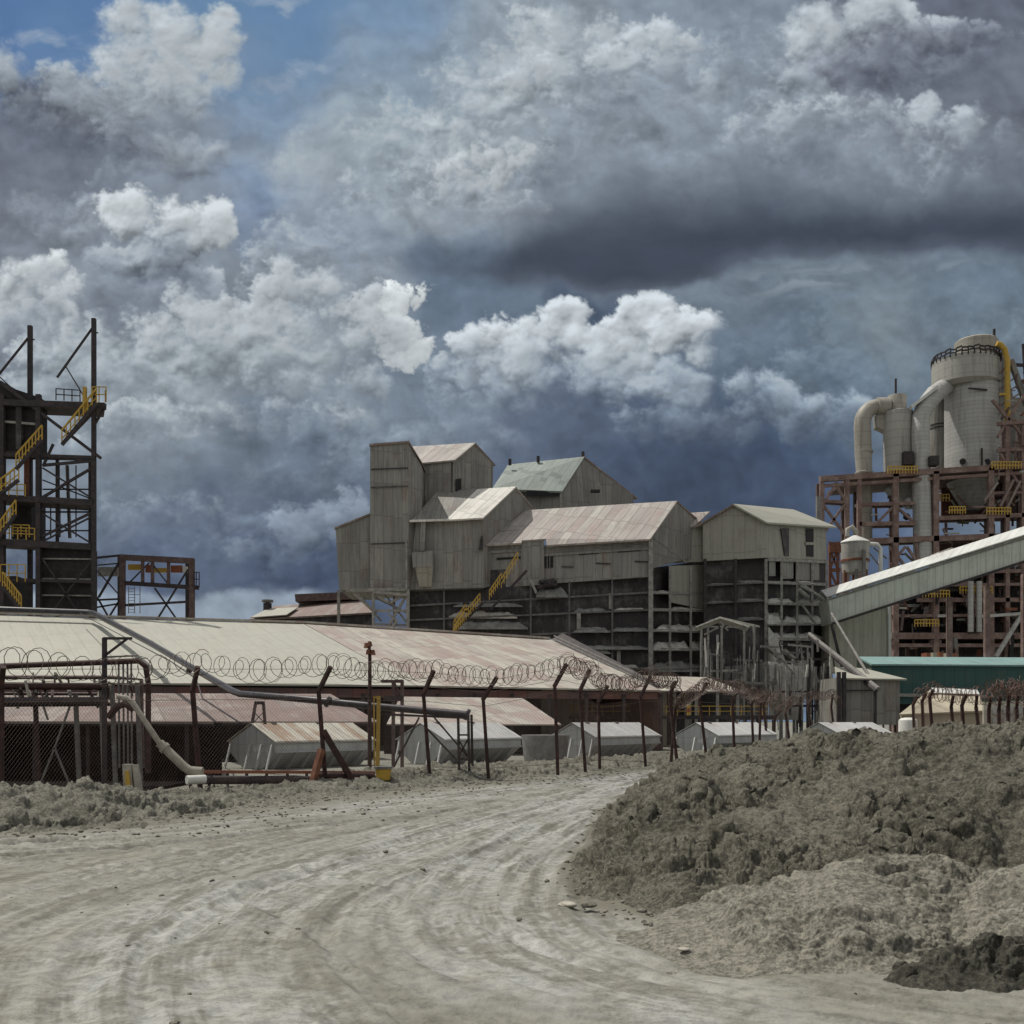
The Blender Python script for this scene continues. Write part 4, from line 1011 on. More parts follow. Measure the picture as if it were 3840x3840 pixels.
def copy_tree(o, parent=None):
    c = o.copy(); COL.objects.link(c); c.parent = parent
    for ch in list(o.children): copy_tree(ch, c)
    return c
bin_spec = [(1032, 42.0, 0.95, 1), (1668, 47.0, 0.95, 0), (2232, 55.0, 0.93, 0), (2694, 60.0, 0.9, 0), (3150, 67.0, 0.85, 0)]
bin_lab = ['rust striped roofed grey hopper bin, nearest one left of the yellow post',
           'pale blue grey hopper bin with the small steel trestle in front of it',
           'pale hopper bin half hidden by the earth bank, middle of the five',
           'hopper bin with streaked white roof right behind the paired leaning posts',
           'farthest hopper bin, only its white roof shows above the spoil heap']
protoR = make_bin(True); protoG = make_bin(False)
for i, (u, Y, rz, ru) in enumerate(bin_spec):
    if i == 0: o = protoR
    elif i == 1: o = protoG
    else: o = copy_tree(protoG)
    o['label'] = bin_lab[i]
    x = Xu(u, Y)
    o.location = (x, Y, 0.0); o.rotation_euler = (0, 0, rz); o.scale = ((1.0, 1.03, 1.22, 1.38, 1.5)[i], 1, 1)


# ------------------------------------------------------------------ chain link fence with razor coil
def post_pts(tip, kink, base, Y):
    return [P(tip[0], tip[1], Y - 0.35), P(kink[0], kink[1], Y), P(base[0], base[1], Y)]
FEN = [  # tip, kink, base (3840 px frame), depth
    ((12, 2500), (2, 2590), (2, 3075), 22.0), ((742, 2500), (722, 2590), (756, 2985), 28.0), ((1240, 2500), (1195, 2592), (1226, 2970), 31.0),
    ((1627, 2515), (1588, 2602), (1612, 2890), 34.0), ((1863, 2540), (1812, 2622), (1832, 2895), 35.0), ((2125, 2490), (2080, 2572), (2092, 2880), 36.0),
    ((2212, 2510), (2174, 2592), (2195, 2870), 38.5), ((2280, 2572), (2244, 2632), (2249, 2860), 41.0), ((2440, 2535), (2402, 2612), (2422, 2870), 44.0),
    ((2535, 2555), (2510, 2605), (2545, 2890), 47.0), ((2540, 2640), (2532, 2660), (2512, 2890), 47.4), ((2652, 2560), (2622, 2614), (2656, 2880), 51.5),
    ((2775, 2580), (2746, 2622), (2757, 2880), 57.0), ((2836, 2608), (2818, 2640), (2828, 2860), 61.0), ((2866, 2606), (2852, 2640), (2846, 2850), 63.5),
    ((2878, 2612), (2862, 2640), (2886, 2850), 66.0), ((2929, 2662), (2905, 2694), (2903, 2840), 69.0), ((2967, 2630), (2945, 2672), (2972, 2840), 72.0),
    ((3047, 2608), (3031, 2650), (3053, 2830), 78.0), ((3123, 2603), (3117, 2650), (3139, 2830), 85.0), ((3187, 2673), (3166, 2700), (3163, 2820), 92.0),
    ((3230, 2657), (3214, 2700), (3222, 2820), 97.0), ((3290, 2662), (3273, 2694), (3273, 2810), 103.0), ((3330, 2670), (3311, 2700), (3318, 2805), 110.0),
    ((3372, 2672), (3355, 2704), (3362, 2800), 118.0), ((3408, 2678), (3394, 2706), (3400, 2790), 124.0), ((3440, 2682), (3428, 2708), (3434, 2790), 130.0)]
FEN2 = [((3440, 2612), (3424, 2642), (3432, 2800), 56.0), ((3472, 2600), (3458, 2630), (3466, 2800), 54.0), ((3500, 2587), (3486, 2614), (3502, 2800), 52.0), ((3575, 2608), (3567, 2650), (3582, 2810), 50.0), ((3623, 2603), (3607, 2646), (3620, 2810), 49.0),
        ((3664, 2606), (3660, 2650), (3682, 2810), 48.0), ((3716, 2612), (3708, 2660), (3710, 2820), 47.0), ((3752, 2608), (3746, 2660), (3750, 2820), 46.0),
        ((3786, 2598), (3780, 2650), (3784, 2820), 45.0), ((3818, 2606), (3812, 2655), (3822, 2820), 44.0), ((3850, 2600), (3844, 2655), (3850, 2820), 43.0)]
def build_fence(fen, label, wire, heavy):
    p0 = P(fen[0][2][0], fen[0][2][1], fen[0][3])
    t = thing('chain_link_fence', (p0.x, p0.y, 0), label, 'fence')
    for i, (tp, kk, bs, Y) in enumerate(fen):
        pts = post_pts(tp, kk, bs, Y)
        pts[2] = pts[2] - Vector((0, 0, 0.25))
        w = 0.115 if Y < 45 else (0.13 if Y < 70 else 0.15)
        m = MB().beam(pts[2], pts[1], w).beam(pts[1] - (pts[0] - pts[1]).normalized() * 0.04, pts[0], w * 0.95)
        m.build('post', M_rustpost, t)
    # razor coil riding on the arms
    rng = random.Random(4)
    pts = []
    coil = MB()
    for i in range(len(fen) - 1):
        a = P(fen[i][0][0], fen[i][0][1], fen[i][3] - .3); b = P(fen[i + 1][0][0], fen[i + 1][0][1], fen[i + 1][3] - .3)
        d = (b - a); Ln = d.length; turns = max(2, int(Ln / (0.26 if fen[i][3] < 60 else 0.5)))
        turns = int(turns * (.8, 1.0, 1.7, 2.0, 1.8)[min(i, 4)])
        N_ = turns * 12
        dn = d.normalized(); side = dn.cross(Vector((0, 0, 1))).normalized()
        cur = []
        rr = 0.36 if not heavy else 0.42
        for k in range(N_ + 1):
            s = k / N_; an = 2 * math.pi * s * turns
            sag = -0.16 * math.sin(math.pi * s) + 0.04 * math.sin(9 * s + i)
            r = rr * (0.85 + 0.13 * math.sin(an * 0.37 + i) + 0.13 * math.sin(an * 0.113 + 2.7 * i)); an += 0.9 * math.sin(an * 0.09 + i)
            c = a + d * s + Vector((0, 0, sag + 0.08))
            cur.append(c + dn * (math.cos(an) * r * 0.45) + side * (math.cos(an) * r * 0.75) + Vector((0, 0, 1)) * (math.sin(an) * r) + dn * (0.10 * math.sin(an * 0.5 + 1)))
        coil.tube(cur, 0.010 if fen[i][3] < 40 else 0.014, 3, False)
    coil.build('razor_coil', wire, t)
    # straight strands and chain link
    lines = [[], [], [], []]
    for q in fen:
        a = post_pts(*q)
        for k, p in enumerate((LV(a[1], a[0], .3), LV(a[1], a[0], .9), a[1] - Vector((0, 0, .25)), LV(a[2], a[1], .05))): lines[k].append(p)
    for ln in lines: MB().tube(ln, 0.007, 4, True).build('strand_wire', wire, t)
    me = MB()
    for i in range(min(len(fen) - 1, 9)):
        a = post_pts(*fen[i]); b = post_pts(*fen[i + 1])
        al, ah = LV(a[2], a[1], .04), a[1] - Vector((0, 0, .1)); bl, bh = LV(b[2], b[1], .04), b[1] - Vector((0, 0, .1))
        Ln = (bl - al).length; H = (ah - al).length; pitch = 0.11 if Ln < 8 else 0.13
        n = int(Ln / pitch)
        for k in range(-int(H / pitch), n + 1):
            for sgn in (1, -1):
                s0 = k * pitch; s1 = s0 + H
                z0, z1 = 0.0, 1.0
                if s0 < 0: z0 = -s0 / H; s0 = 0
                if s1 > Ln: z1 = 1 - (s1 - Ln) / H; s1 = Ln
                if z1 <= z0: continue
                if sgn < 0: zz0, zz1 = 1 - z0, 1 - z1
                else: zz0, zz1 = z0, z1
                p = LV(LV(al, bl, s0 / Ln), LV(ah, bh, s0 / Ln), zz0); q = LV(LV(al, bl, s1 / Ln), LV(ah, bh, s1 / Ln), zz1)
                me.tube([p, q], 0.0028, 3, False)
    if me.v: me.build('chain_link', wire, t)
    return t
tf = build_fence(FEN, 'long chain link fence with kinked rusty posts and sagging razor coil left of the road', M_wire, False)
MB().beam(P(1212, 2740, 31), P(1335, 2950, 31.4), 0.17).build('brace', M_rustpost, tf)
MB().beam(P(1206, 2810, 30.8), P(1162, 2975, 30.4), 0.17).build('brace', M_rust, tf)
build_fence(FEN2, 'shorter fence of thin kinked posts above the spoil heap at right', M_wire_red, True)
# rusty tangle on the far fence and on the corner
def tangle(cu, cv, Y, su, sv, n, seed, lab, mat):
    rg = random.Random(seed); m = MB()
    for k in range(n):
        c = P(cu + rg.uniform(-su, su), cv + rg.uniform(-sv, sv), Y + rg.uniform(-.6, .6))
        r = rg.uniform(.14, .38); ax = Vector((rg.uniform(-1, 1), rg.uniform(-.3, .3), rg.uniform(-.4, .4))).normalized()
        s = ax.cross(Vector((0, 0, 1))).normalized(); q = s.cross(ax)
        m.tube([c + s * (math.cos(a * .7) * r) + q * (math.sin(a * .7) * r) + ax * (a * 0.05) for a in range(12)], 0.010, 3, False)
    o = m.build('wire_tangle', mat); tag(o, lab, 'wire tangle')
tangle(3790, 2582, 45, 50, 13, 42, 1, 'dense red rust wire tangle on the fence top at the right edge', M_wire_red)
tangle(2880, 2616, 66, 60, 20, 36, 2, 'tangle of rusty wire heaped over the fence corner below the scaffold', M_wire_red)
tangle(3270, 2676, 100, 100, 10, 70, 3, 'even strip of rusty coil along the farthest fence posts', M_wire_red)

# ------------------------------------------------------------------ pipe rack at the left
def build_rack():
    Y = 30.0
    t = thing('pipe_rack', (Xu(300, Y), Y, 0), 'tangled rusty pipe rack with thin steel legs at the left edge', 'pipe rack')
    tube = lambda pts, r, nm, m, n=8: MB().tube([P(*p) for p in pts], r, n).build(nm, m, t)
    tube([(-150, 2505, Y), (30, 2497, Y), (380, 2484, Y), (520, 2478, Y), (546, 2500, Y), (556, 2560, Y), (556, 2900, Y)], 0.085, 'pipe', M_rustpost)
    tube([(-150, 2540, Y + .5), (420, 2540, Y + .5), (530, 2548, Y + .5), (536, 2880, Y + .5)], 0.06, 'pipe', M_steel_plum)
    tube([(-150, 2572, Y), (400, 2575, Y)], 0.10, 'pipe', M_rustpost)
    tube([(-150, 2632, Y - .2), (380, 2630, Y - .2)], 0.13, 'pipe', M_steel_dark)
    tube([(-150, 2600, Y + .7), (395, 2603, Y + .7)], 0.05, 'pipe', M_steel_plum)
    tube([(-150, 2645, Y + .7), (520, 2640, Y + .7)], 0.06, 'pipe', M_rustpost)
    for (u, v0) in ((130, 2560), (283, 2600), (378, 2545), (420, 2560), (515, 2560)):
        MB().beam(P(u, v0, Y + .2), (Xu(u + 4, Y), Y + .2, 0.0), 0.11).build('leg', M_steel_grey if u in (283, 378, 420, 515) else M_rustpost, t)
    rg = random.Random(8)
    for k in range(26):
        u = rg.uniform(10, 500); v = rg.uniform(2520, 2600)
        MB().tube([P(u, v, Y + rg.uniform(-.3, .8)), P(u + rg.uniform(-30, 40), v + rg.uniform(30, 80), Y + rg.uniform(-.3, .8))], rg.uniform(0.02, .05), 5).build('hanger', rg.choice([M_rustpost, M_steel_plum, M_pipe_pale, M_steel_grey]), t)
    for (a, b) in (((265, 2640), (205, 2805)), ((205, 2805), (262, 2945)), ((205, 2805), (155, 2930)), ((160, 2640), (180, 2700))):
        MB().beam(P(a[0], a[1], Y - .1), P(b[0], b[1], Y - .1), 0.05).build('brace', M_steel_grey, t)
    tube([(405, 2690, Y - .3), (440, 2650, Y - .3), (470, 2640, Y - .3), (500, 2660, Y - .3)], 0.10, 'pipe', M_rustpost)
    for u in (445, 462, 478, 492):
        MB().tube([P(u, 2490, Y + .1), P(u + 3, 2880, Y + .1)], 0.03, 6).build('conduit', M_steel_grey, t)
    g = thing('gallows_post', (Xu(392, 29), 29, 0), 'dark steel post with a triangular bracket arm above the pipe rack', 'post')
    MB().beam((Xu(392, 29), 29, 0), P(392, 2392, 29), 0.11).build('column', M_steel_dark, g)
    MB().beam(P(388, 2394, 29), P(495, 2394, 29), 0.07).build('arm', M_steel_dark, g)
    MB().beam(P(398, 2455, 29), P(476, 2396, 29), 0.06).build('brace', M_steel_dark, g)
    MB().tube([P(400, 2464, 29), P(515, 2458, 29)], 0.03, 6).build('rod', M_steel_grey, g)
    v = thing('drain_pipe', (Xu(600, 27.5), 27.5, 0), 'pale dusty pipe slanting down from the rack to an elbow on the ground', 'pipe')
    MB().tube([P(440, 2612, 27.5), P(475, 2618, 27.5), P(500, 2640, 27.5), P(600, 2790, 27.5)], 0.075, 10).build('upper_pipe', M_pipe_pale, v)
    MB().tube([P(598, 2786, 27.5), P(612, 2800, 27.5), P(690, 2875, 27.5), P(712, 2890, 27.5), P(760, 2894, 27.5)], 0.125, 12).build('elbow', M_pipe_pale, v)
    MB().tube([P(612, 2800, 27.5), P(622, 2809, 27.5)], 0.16, 12).build('flange', M_pipe_pale, v)
    # white drum and small pale box
    o = MB().tube([P(700, 2925, 27), P(770, 2922, 27.3)], 0.12, 12).build('white_canister', M_white); tag(o, 'small white canister lying under the orange handrail by the second fence post', 'canister')
build_rack()
# two yellow striped boards on the bank
def slab_board(u0, v0, u1, v1, Y, lean, lab, m):
    t = thing('barrier_block', (Xu((u0 + u1) / 2, Y), Y, 0.3), lab, 'barrier')
    a, b = P(u0, v1, Y), P(u1, v1, Y); c, d = P(u1 + lean, v0, Y + .15), P(u0 + lean, v0, Y + .15)
    MB().slab([a, b, c, d], 0.18, (0, .18, 0)).build('face', m, t)
    return t
b = slab_board(466, 2866, 500, 3012, 24.5, -8, 'tall pale concrete block with a yellow painted flank leaning on the bank', M_pipe_pale)
MB().slab([P(474, 3014, 24.45), P(500, 3014, 24.45), P(484, 2890, 24.55), P(470, 2890, 24.55)], 0.03, (0, -.03, 0)).build('yellow_panel', M_yellow, b)
MB().slab([P(512, 3008, 24.5), P(534, 3005, 24.5), P(512, 2868, 24.65), P(494, 2868, 24.65)], 0.16, (0, .16, 0)).build('leaning_leg', M_pipe_pale, b)
# long black slurry pipe
def build_slurry():
    t = thing('slurry_pipe', (Xu(880, 38), 38, 0), 'long black pipe slanting down from the shed ridge to run level behind the fence', 'pipe')
    Yt = 88.0
    MB().tube([P(-120, 2280, Yt), P(330, 2296, Yt), P(352, 2300, Yt - 1), P(560, 2410, 72), P(700, 2492, 56), P(870, 2590, 41), P(900, 2602, 39.6), P(1100, 2618, 36.8), P(1400, 2648, 36), P(1750, 2680, 35)], [.24, .24, .24, .21, .17, .14, .13, .13, .13, .13], 12).build('pipe', M_pipe_black, t)
    for (u, v, Y) in ((565, 2412, 71.8), (1230, 2632, 36.4), (1752, 2680, 35)):
        MB().tube([P(u - 6, v - 3, Y), P(u + 6, v + 3, Y)], 0.2, 12).build('flange', M_pipe_black, t)
    MB().beam(P(702, 2512, 55), P(716, 2520, 55), .3, .3).build('clamp', M_steel_dark, t)
    o = MB().tube([P(300, 2300, 86), P(450, 2380, 70), P(640, 2480, 52), P(735, 2545, 42), P(760, 2620, 36), P(900, 2710, 33)], 0.03, 6).build('cable', M_steel_dark)
    tag(o, 'thin dark cable sagging below the slanting black pipe', 'cable')
    s = thing('pipe_trestle', (Xu(975, 38.5), 38.5, 0), 'narrow A frame trestle holding the black pipe above the first bin', 'trestle')
    MB().beam(P(958, 2640, 38.5), P(946, 2712, 38.5), 0.1).build('leg', M_steel_plum, s)
    MB().beam(P(988, 2640, 38.5), P(994, 2716, 38.5), 0.1).build('leg', M_steel_plum, s)
    MB().beam(P(955, 2636, 38.5), P(992, 2636, 38.5), 0.12).build('saddle', M_steel_dark, s)
    for (a, b_) in (((950, 2668), (990, 2710)), ((990, 2668), (950, 2710))): MB().beam(P(*a, 38.5), P(*b_, 38.5), 0.03).build('brace', M_steel_grey, s)
    q = thing('steel_trestle', (Xu(1740, 36), 36, 0), 'square dark steel trestle holding the end of the black pipe before the second bin', 'trestle')
    for u, y in ((1718, 35.4), (1756, 35), (1768, 36.4)):
        MB().beam(P(u, 2680, y), (Xu(u + 4, y), y, 0.2), 0.09).build('leg', M_steel_dark, q)
    MB().beam(P(1420, 2678, 35.5), P(1752, 2692, 35.2), 0.08).build('top_beam', M_steel_dark, q)
    for (a, b_) in (((1572, 2690), (1480, 2870)), ((1628, 2690), (1758, 2842)), ((1590, 2720), (1712, 2850)), ((1718, 2770), (1756, 2840)), ((1756, 2770), (1718, 2840)), ((1718, 2846), (1760, 2846)), ((1718, 2756), (1760, 2756))):
        MB().beam(P(*a, 35.4), P(*b_, 35.4), 0.06).build('brace', M_steel_dark, q)
build_slurry()
def build_misc():
    # mast with a lamp cluster
    Y = 34.5
    t = thing('lamp_mast', (Xu(1386, Y), Y, 0), 'slim dark mast with a cluster of rusty lamp fittings rising past the shed roof', 'mast')
    MB().tube([(Xu(1386, Y), Y, 0), P(1387, 2470, Y), P(1385, 2425, Y)], [.075, .06, .05], 8).build('shaft', M_rustpost, t)
    for (du, dv) in ((-12, 0), (12, 26), (0, -6), (-4, 24)):
        c = P(1386 + du, 2430 + dv, Y)
        MB().tube([c, c + Vector((0, 0, .17))], [.10, .06], 8).build('lamp', M_rust, t)
    y = thing('yellow_guard_rail', (Xu(1420, 35), 35, 0), 'tall yellow guard rail post beside the lamp mast', 'post')
    MB().beam((Xu(1416, 35), 35, .2), P(1420, 2610, 35), 0.12).build('post', M_yellow, y)
    MB().beam((Xu(1402, 35), 35.2, .2), P(1402, 2612, 35.2), 0.05).build('post', M_yellow, y)
    MB().beam(P(1400, 2615, 35), P(1422, 2615, 35), 0.06).build('rail', M_yellow, y)
    d = thing('yellow_drum', (Xu(1440, 31.5), 31.5, 0), 'battered yellow drum with a flat lid at the end of the pipe on the bank', 'drum')
    c0 = P(1438, 2925, 31.5); 
    MB().tube([c0, c0 + Vector((0, 0, .34))], [.20, .25], 16).build('body', M_yellow, d)
    MB().tube([c0 + Vector((0, 0, .35)), c0 + Vector((0, 0, .42))], 0.29, 16).build('lid', M_steel_grey, d)
    # dark frame with upright pieces between lamp mast and the fourth post
    f = thing('upright_rack', (Xu(1480, 40), 40, 0), 'dark rusty rack of uprights beside the yellow guard rail post', 'rack')
    for u in (1475, 1508):
        MB().beam((Xu(u, 40), 40, 0.2), P(u, 2550, 40), 0.13).build('column', M_steel_plum, f)
    MB().beam(P(1430, 2555, 40), P(1512, 2555, 40), 0.12).build('beam', M_steel_plum, f)
    MB().beam(P(1440, 2620, 40), P(1512, 2620, 40), 0.2).build('beam', M_steel_dark, f)
    MB().beam(P(1475, 2550, 40), P(1508, 2620, 40), 0.06).build('brace', M_steel_plum, f)
    # low pipe bridge along the bank: orange handrail over two dark pipes
    r = thing('low_pipe_bridge', (Xu(1000, 29.5), 29.5, 0), 'low run of dark pipes under an orange red top rail along the bank', 'pipe bridge')
    MB().beam(P(760, 2894, 29), P(1180, 2896, 31), 0.09).beam(P(1180, 2896, 31), P(1405, 2898, 32), 0.09).build('top_rail', M_orange, r)
    MB().tube([P(760, 2925, 29.2), P(1160, 2925, 30.8)], 0.13, 10).build('pipe', M_steel_dark, r)
    MB().tube([P(1180, 2912, 31.0), P(1400, 2914, 31.9)], 0.15, 10).build('pipe', M_rustpost, r)
    MB().beam(P(770, 2975, 29.2), P(1140, 2975, 30.6), 0.1).build('bottom_rail', M_steel_dark, r)
    MB().beam(P(770, 2952, 29.2), P(1140, 2954, 30.6), 0.06).build('middle_rail', M_pipe_pale, r)
    for u in (715, 785, 853, 925, 1000, 1078, 1150, 1250, 1330):
        y = 29.0 + (u - 715) * 0.0045
        MB().beam(P(u, 2890, y), (Xu(u, y), y, -0.1), 0.075).build('leg', M_steel_dark, r)
    o = MB().beam(P(1510, 2893, 37), P(2030, 2878, 39.5), 0.10).build('orange_rail', M_orange); tag(o, 'orange red rail lying along the bank under the second bin', 'rail')
    o = MB().beam(P(2480, 2868, 47), P(2560, 2866, 47.5), 0.10).build('orange_rail', M_orange); tag(o, 'short orange rail end at the tip of the spoil heap', 'rail')
    # grey wall piece / concrete drum between the bins
    o = MB().tube([(Xu(2045, 49), 49, 0.0), (Xu(2045, 49), 49, 1.35)], [1.0, 1.15], 24).build('concrete_tank', M_dustdark); tag(o, 'stained round concrete tank between the second and third bins', 'tank')
    # flat stones on the haul road edge
    for (u, v, w, lb) in ((2125, 3402, .085, 'flat pale stone lying on the road at the toe of the spoil heap'), (2205, 3405, .07, 'brown grey stone lying right of the flat pale stone at the heap toe'), (2560, 3572, .045, 'small white stone at the edge of the damp patch')):
        Y = 2 * F / (v - HV); c = P(u, v, Y); bm = bmesh.new()
        bmesh.ops.create_icosphere(bm, subdivisions=3, radius=w)
        for vv in bm.verts:
            q = vv.co.copy(); nn = mnoise.noise(q * 8 + Vector((u, 0, 0)))
            vv.co = Vector((q.x * 1.2, q.y * 0.9, q.z * 0.38)) * (1 + 0.5 * nn)
        me = bpy.data.meshes.new('stone'); bm.to_mesh(me); bm.free(); me.materials.append(M_pipe_pale if w < .05 else (M_pipe_pale if w > .08 else M_heap))
        o = bpy.data.objects.new('stone', me); COL.objects.link(o); o.location = (c.x, Y, 0.03); tag(o, lb, 'stone')
build_misc()

# ------------------------------------------------------------------ the ore building: wing, tower, head house, long house, corner block
def wallp(m, pts, th=0.25):
    """upright wall through (u, v, Y) corners given bottom-left, bottom-right, top-right ..."""
    return m.slab([P(*p) for p in pts], th, (0, th, 0))
def hollow(m, u0, Y0, u1, Y1, v0, v1, vb0, vb1, depth):
    """wall panel with return sides going back"""
    a, b = P(u0, vb0, Y0), P(u1, vb1, Y1); c, d = P(u1, v1, Y1), P(u0, v0, Y0)
    m.slab([a, b, c, d], 0.25, (0, 0.25, 0))
    k = Vector((0, depth, 0))
    m.slab([a, d, d + k, a + k], 0.2, (0.2, 0, 0)); m.slab([b, c, c + k, b + k], 0.2, (-0.2, 0, 0))
    m.slab([a + k, b + k, c + k, d + k], 0.2, (0, -0.2, 0))
def build_west():
    t = thing('ore_tower_building', (Xu(1450, 108), 108, 0), 'tall grey sheet clad tower with low left wing and gabled head house', 'building')
    m = MB()
    a = [P(1272, 2212, 110), P(1396, 2212, 109.4), P(1396, 1925, 109.4), P(1258, 1980, 110)]
    m.slab(a, 9, (0, 9, 0)); m.build('wing_wall', M_wall_cool, t)
    MB().slab([P(1254, 1984, 109.8), P(1396, 1927, 109.2), P(1396, 1921, 109.2), P(1254, 1977, 109.8)], 9.4, (0, 9.4, 0)).build('wing_roof', M_roof_rust, t)
    # tower shaft
    m = MB(); k = (0, 7, 0)
    m.slab([P(1388, 2214, 108), P(1532, 2214, 107.6), P(1532, 1657, 107.6), P(1388, 1668, 108)], 7, k)
    m.slab([P(1532, 2214, 107.62), P(1582, 2010, 109.4), P(1580, 1742, 109.4), P(1532, 1660, 107.62)], 5, (0, 5, 0))
    m.build('tower_wall', M_wall, t)
    MB().slab([P(1385, 1672, 107.8), P(1534, 1660, 107.4), P(1534, 1653, 107.4), P(1385, 1664, 107.8)], 7.4, (0, 7.4, 0)).build('tower_roof', M_roof_rust, t)
    MB().slab([P(1530, 1656, 107.4), P(1584, 1741, 109.2), P(1584, 1735, 109.2), P(1532, 1650, 107.4)], 5.4, (0, 5.4, 0)).build('tower_roof', M_roof_rust, t)
    for v in (1760, 1828, 2040): MB().beam(P(1390, v, 107.85), P(1530, v - 5, 107.45), .06, .12).build('sheet_seam', M_darkclad, t)
    # head house
    m = MB()
    m.slab([P(1560, 1990, 113), P(1692, 1985, 112), P(1692, 1722, 112), P(1570, 1733, 113)], .25, (0, .25, 0))
    m.slab([P(1692, 1985, 112), P(1845, 1960, 116), P(1850, 1738, 116), P(1780, 1664, 114.2), P(1700, 1722, 112)], .3, (-.1, .3, 0))
    m.slab([P(1845, 1960, 116), P(1850, 1738, 116), P(1850, 1738, 116) + Vector((-8, 6, 0)), P(1845, 1960, 116) + Vector((-8, 6, 0))], .2, (-.1, -.2, 0))
    m.build('head_house_wall', M_wall_cool, t)
    MB().slab([P(1568, 1737, 112.6), P(1706, 1724, 111.6), P(1783, 1660, 114.0), P(1545, 1674, 115.4)], .15, (0, .1, -.15)).build('head_house_roof', M_roof_pink, t, 'streaked roof slope of the head house', up=P(1783, 1660, 114.0) - P(1706, 1724, 111.6))
    MB().slab([P(1783, 1660, 114.0), P(1858, 1742, 116.2), P(1858, 1742, 116.2) + Vector((-8, 6, 0)), P(1545, 1674, 115.4)], .15, (0, .0, -.15)).build('head_house_roof', M_roof_rust, t)
    MB().slab([P(1709, 1857, 112.2), P(1730, 1852, 112.6), P(1730, 1794, 112.6), P(1709, 1798, 112.2)], .1, (0, -.1, 0)).build('window', M_glass_dark, t)
    MB().beam(P(1596, 1900, 112.7), P(1596, 1800, 112.7), .1).build('downpipe', M_dustbeam, t)
    # mid block with the bright roof
    m = MB()
    m.slab([P(1534, 2214, 108.2), P(1812, 2206, 107.8), P(1812, 1944, 107.8), P(1560, 1950, 108.2)], .3, (0, .3, 0))
    m.slab([P(1812, 2206, 107.8), P(1985, 2150, 114), P(1998, 1905, 114.5), P(1932, 1827, 112), P(1812, 1944, 107.8)], .3, (-.15, .3, 0))
    m.slab([P(1534, 2214, 108.2), P(1812, 2206, 107.8), P(1812, 2206, 107.8) + Vector((0, 6, 0)), P(1534, 2214, 108.2) + Vector((0, 6, 0))], .1, (0, 0, .1))
    m.build('mid_wall', M_wall, t)
    MB().slab([P(1672, 1949, 107.3), P(1812, 1941, 107.0), P(1935, 1824, 111.8), P(1790, 1834, 112.2)], .15, (0, .1, -.15)).build('mid_roof', M_roof_bright, t, 'bright bare zinc roof slope', up=P(1935, 1824, 111.8) - P(1812, 1941, 107.0))
    MB().slab([P(1540, 1953, 107.5), P(1672, 1949, 107.3), P(1790, 1834, 112.2), P(1640, 1842, 112.6)], .15, (0, .1, -.15)).build('mid_roof', M_wall_cool, t, 'roof slope greyed for the head house shadow')  # darker sheet colour stands in for the head house's cast shadow
    MB().slab([P(1935, 1824, 111.8), P(2004, 1908, 114.4), P(1880, 1915, 118), P(1790, 1834, 112.2)], .15, (0, .1, -.15)).build('mid_roof', M_roof_pink, t)
    MB().beam(P(1536, 1954, 107.2), P(1674, 1950, 107.0), .18, .22).build('gutter', M_roof_bright, t)
    c = MB(); c.slab([P(1548, 2128, 106.8), P(1622, 2124, 106.8), P(1622, 2066, 106.8), P(1544, 2072, 106.8)], 1.2, (0, 1.3, 0)); c.build('duct_box', M_wall, t)
    MB().slab([P(1556, 2128, 106.9), P(1624, 2124, 106.9), P(1618, 2200, 107.7), P(1572, 2200, 107.7)], .6, (0, .6, 0)).build('chute', M_wall_block, t)
    MB().beam(P(1583, 2066, 107.6), P(1588, 1955, 107.6), .5, .25).build('duct', M_wall_cool, t)
    MB().beam(P(1524, 2212, 107.2), P(1524, 2020, 107.2), .2).build('post', M_dustbeam, t)
    MB().slab([P(1795, 2062, 107.6), P(1812, 2062, 107.6), P(1812, 2010, 107.6), P(1803, 2010, 107.6)], .1, (0, -.1, 0)).build('vent', M_darkclad, t)
    # support trusses under the wing and tower
    dust = M_dustbeam
    for (a, b, w, y) in ((((1300, 2215), (1530, 2210)), None, .35, 107.5), (((1400, 2220), (1530, 2232)), None, .3, 107.3)): MB().beam(P(*a[0], y), P(*a[1], y), w).build('floor_beam', dust, t)
    rg = random.Random(12)
    for (u0, v0, u1, v1, w, y) in ((1400, 2210, 1400, 2360, .28, 107.5), (1530, 2210, 1530, 2380, .34, 107.4), (1478, 2215, 1478, 2380, .22, 109.5), (1320, 2218, 1410, 2300, .3, 108),
                                (1340, 2222, 1430, 2330, .2, 109), (1405, 2290, 1530, 2290, .24, 107.6), (1405, 2240, 1530, 2300, .2, 108.5), (1530, 2222, 1450, 2360, .26, 107.7), (1440, 2225, 1530, 2340, .2, 108),
                                (1455, 2300, 1490, 2330, .2, 107.7), (1490, 2330, 1440, 2380, .22, 107.7), (1400, 2225, 1460, 2262, .25, 107.6), (1460, 2262, 1530, 2225, .25, 107.6), (1400, 2340, 1530, 2345, .2, 108.2)):
        MB().beam(P(u0, v0, y), P(u1, v1, y), w).build('truss_member', dust, t)
    for u in (1270, 1530): MB().beam((Xu(u, 112), 112, 0), P(u, 2214, 112), .3).build('column', dust, t)
    MB().beam((Xu(1400, 107.5), 107.5, 0), P(1400, 2360, 107.5), .28).build('column', dust, t); MB().beam((Xu(1530, 107.4), 107.4, 0), P(1530, 2378, 107.4), .34).build('column', dust, t)
    # green roofed house behind
    g = thing('green_roofed_house', (Xu(2120, 124), 124, 0), 'gabled house with a pale green ribbed roof rising behind the long pink roof', 'building')
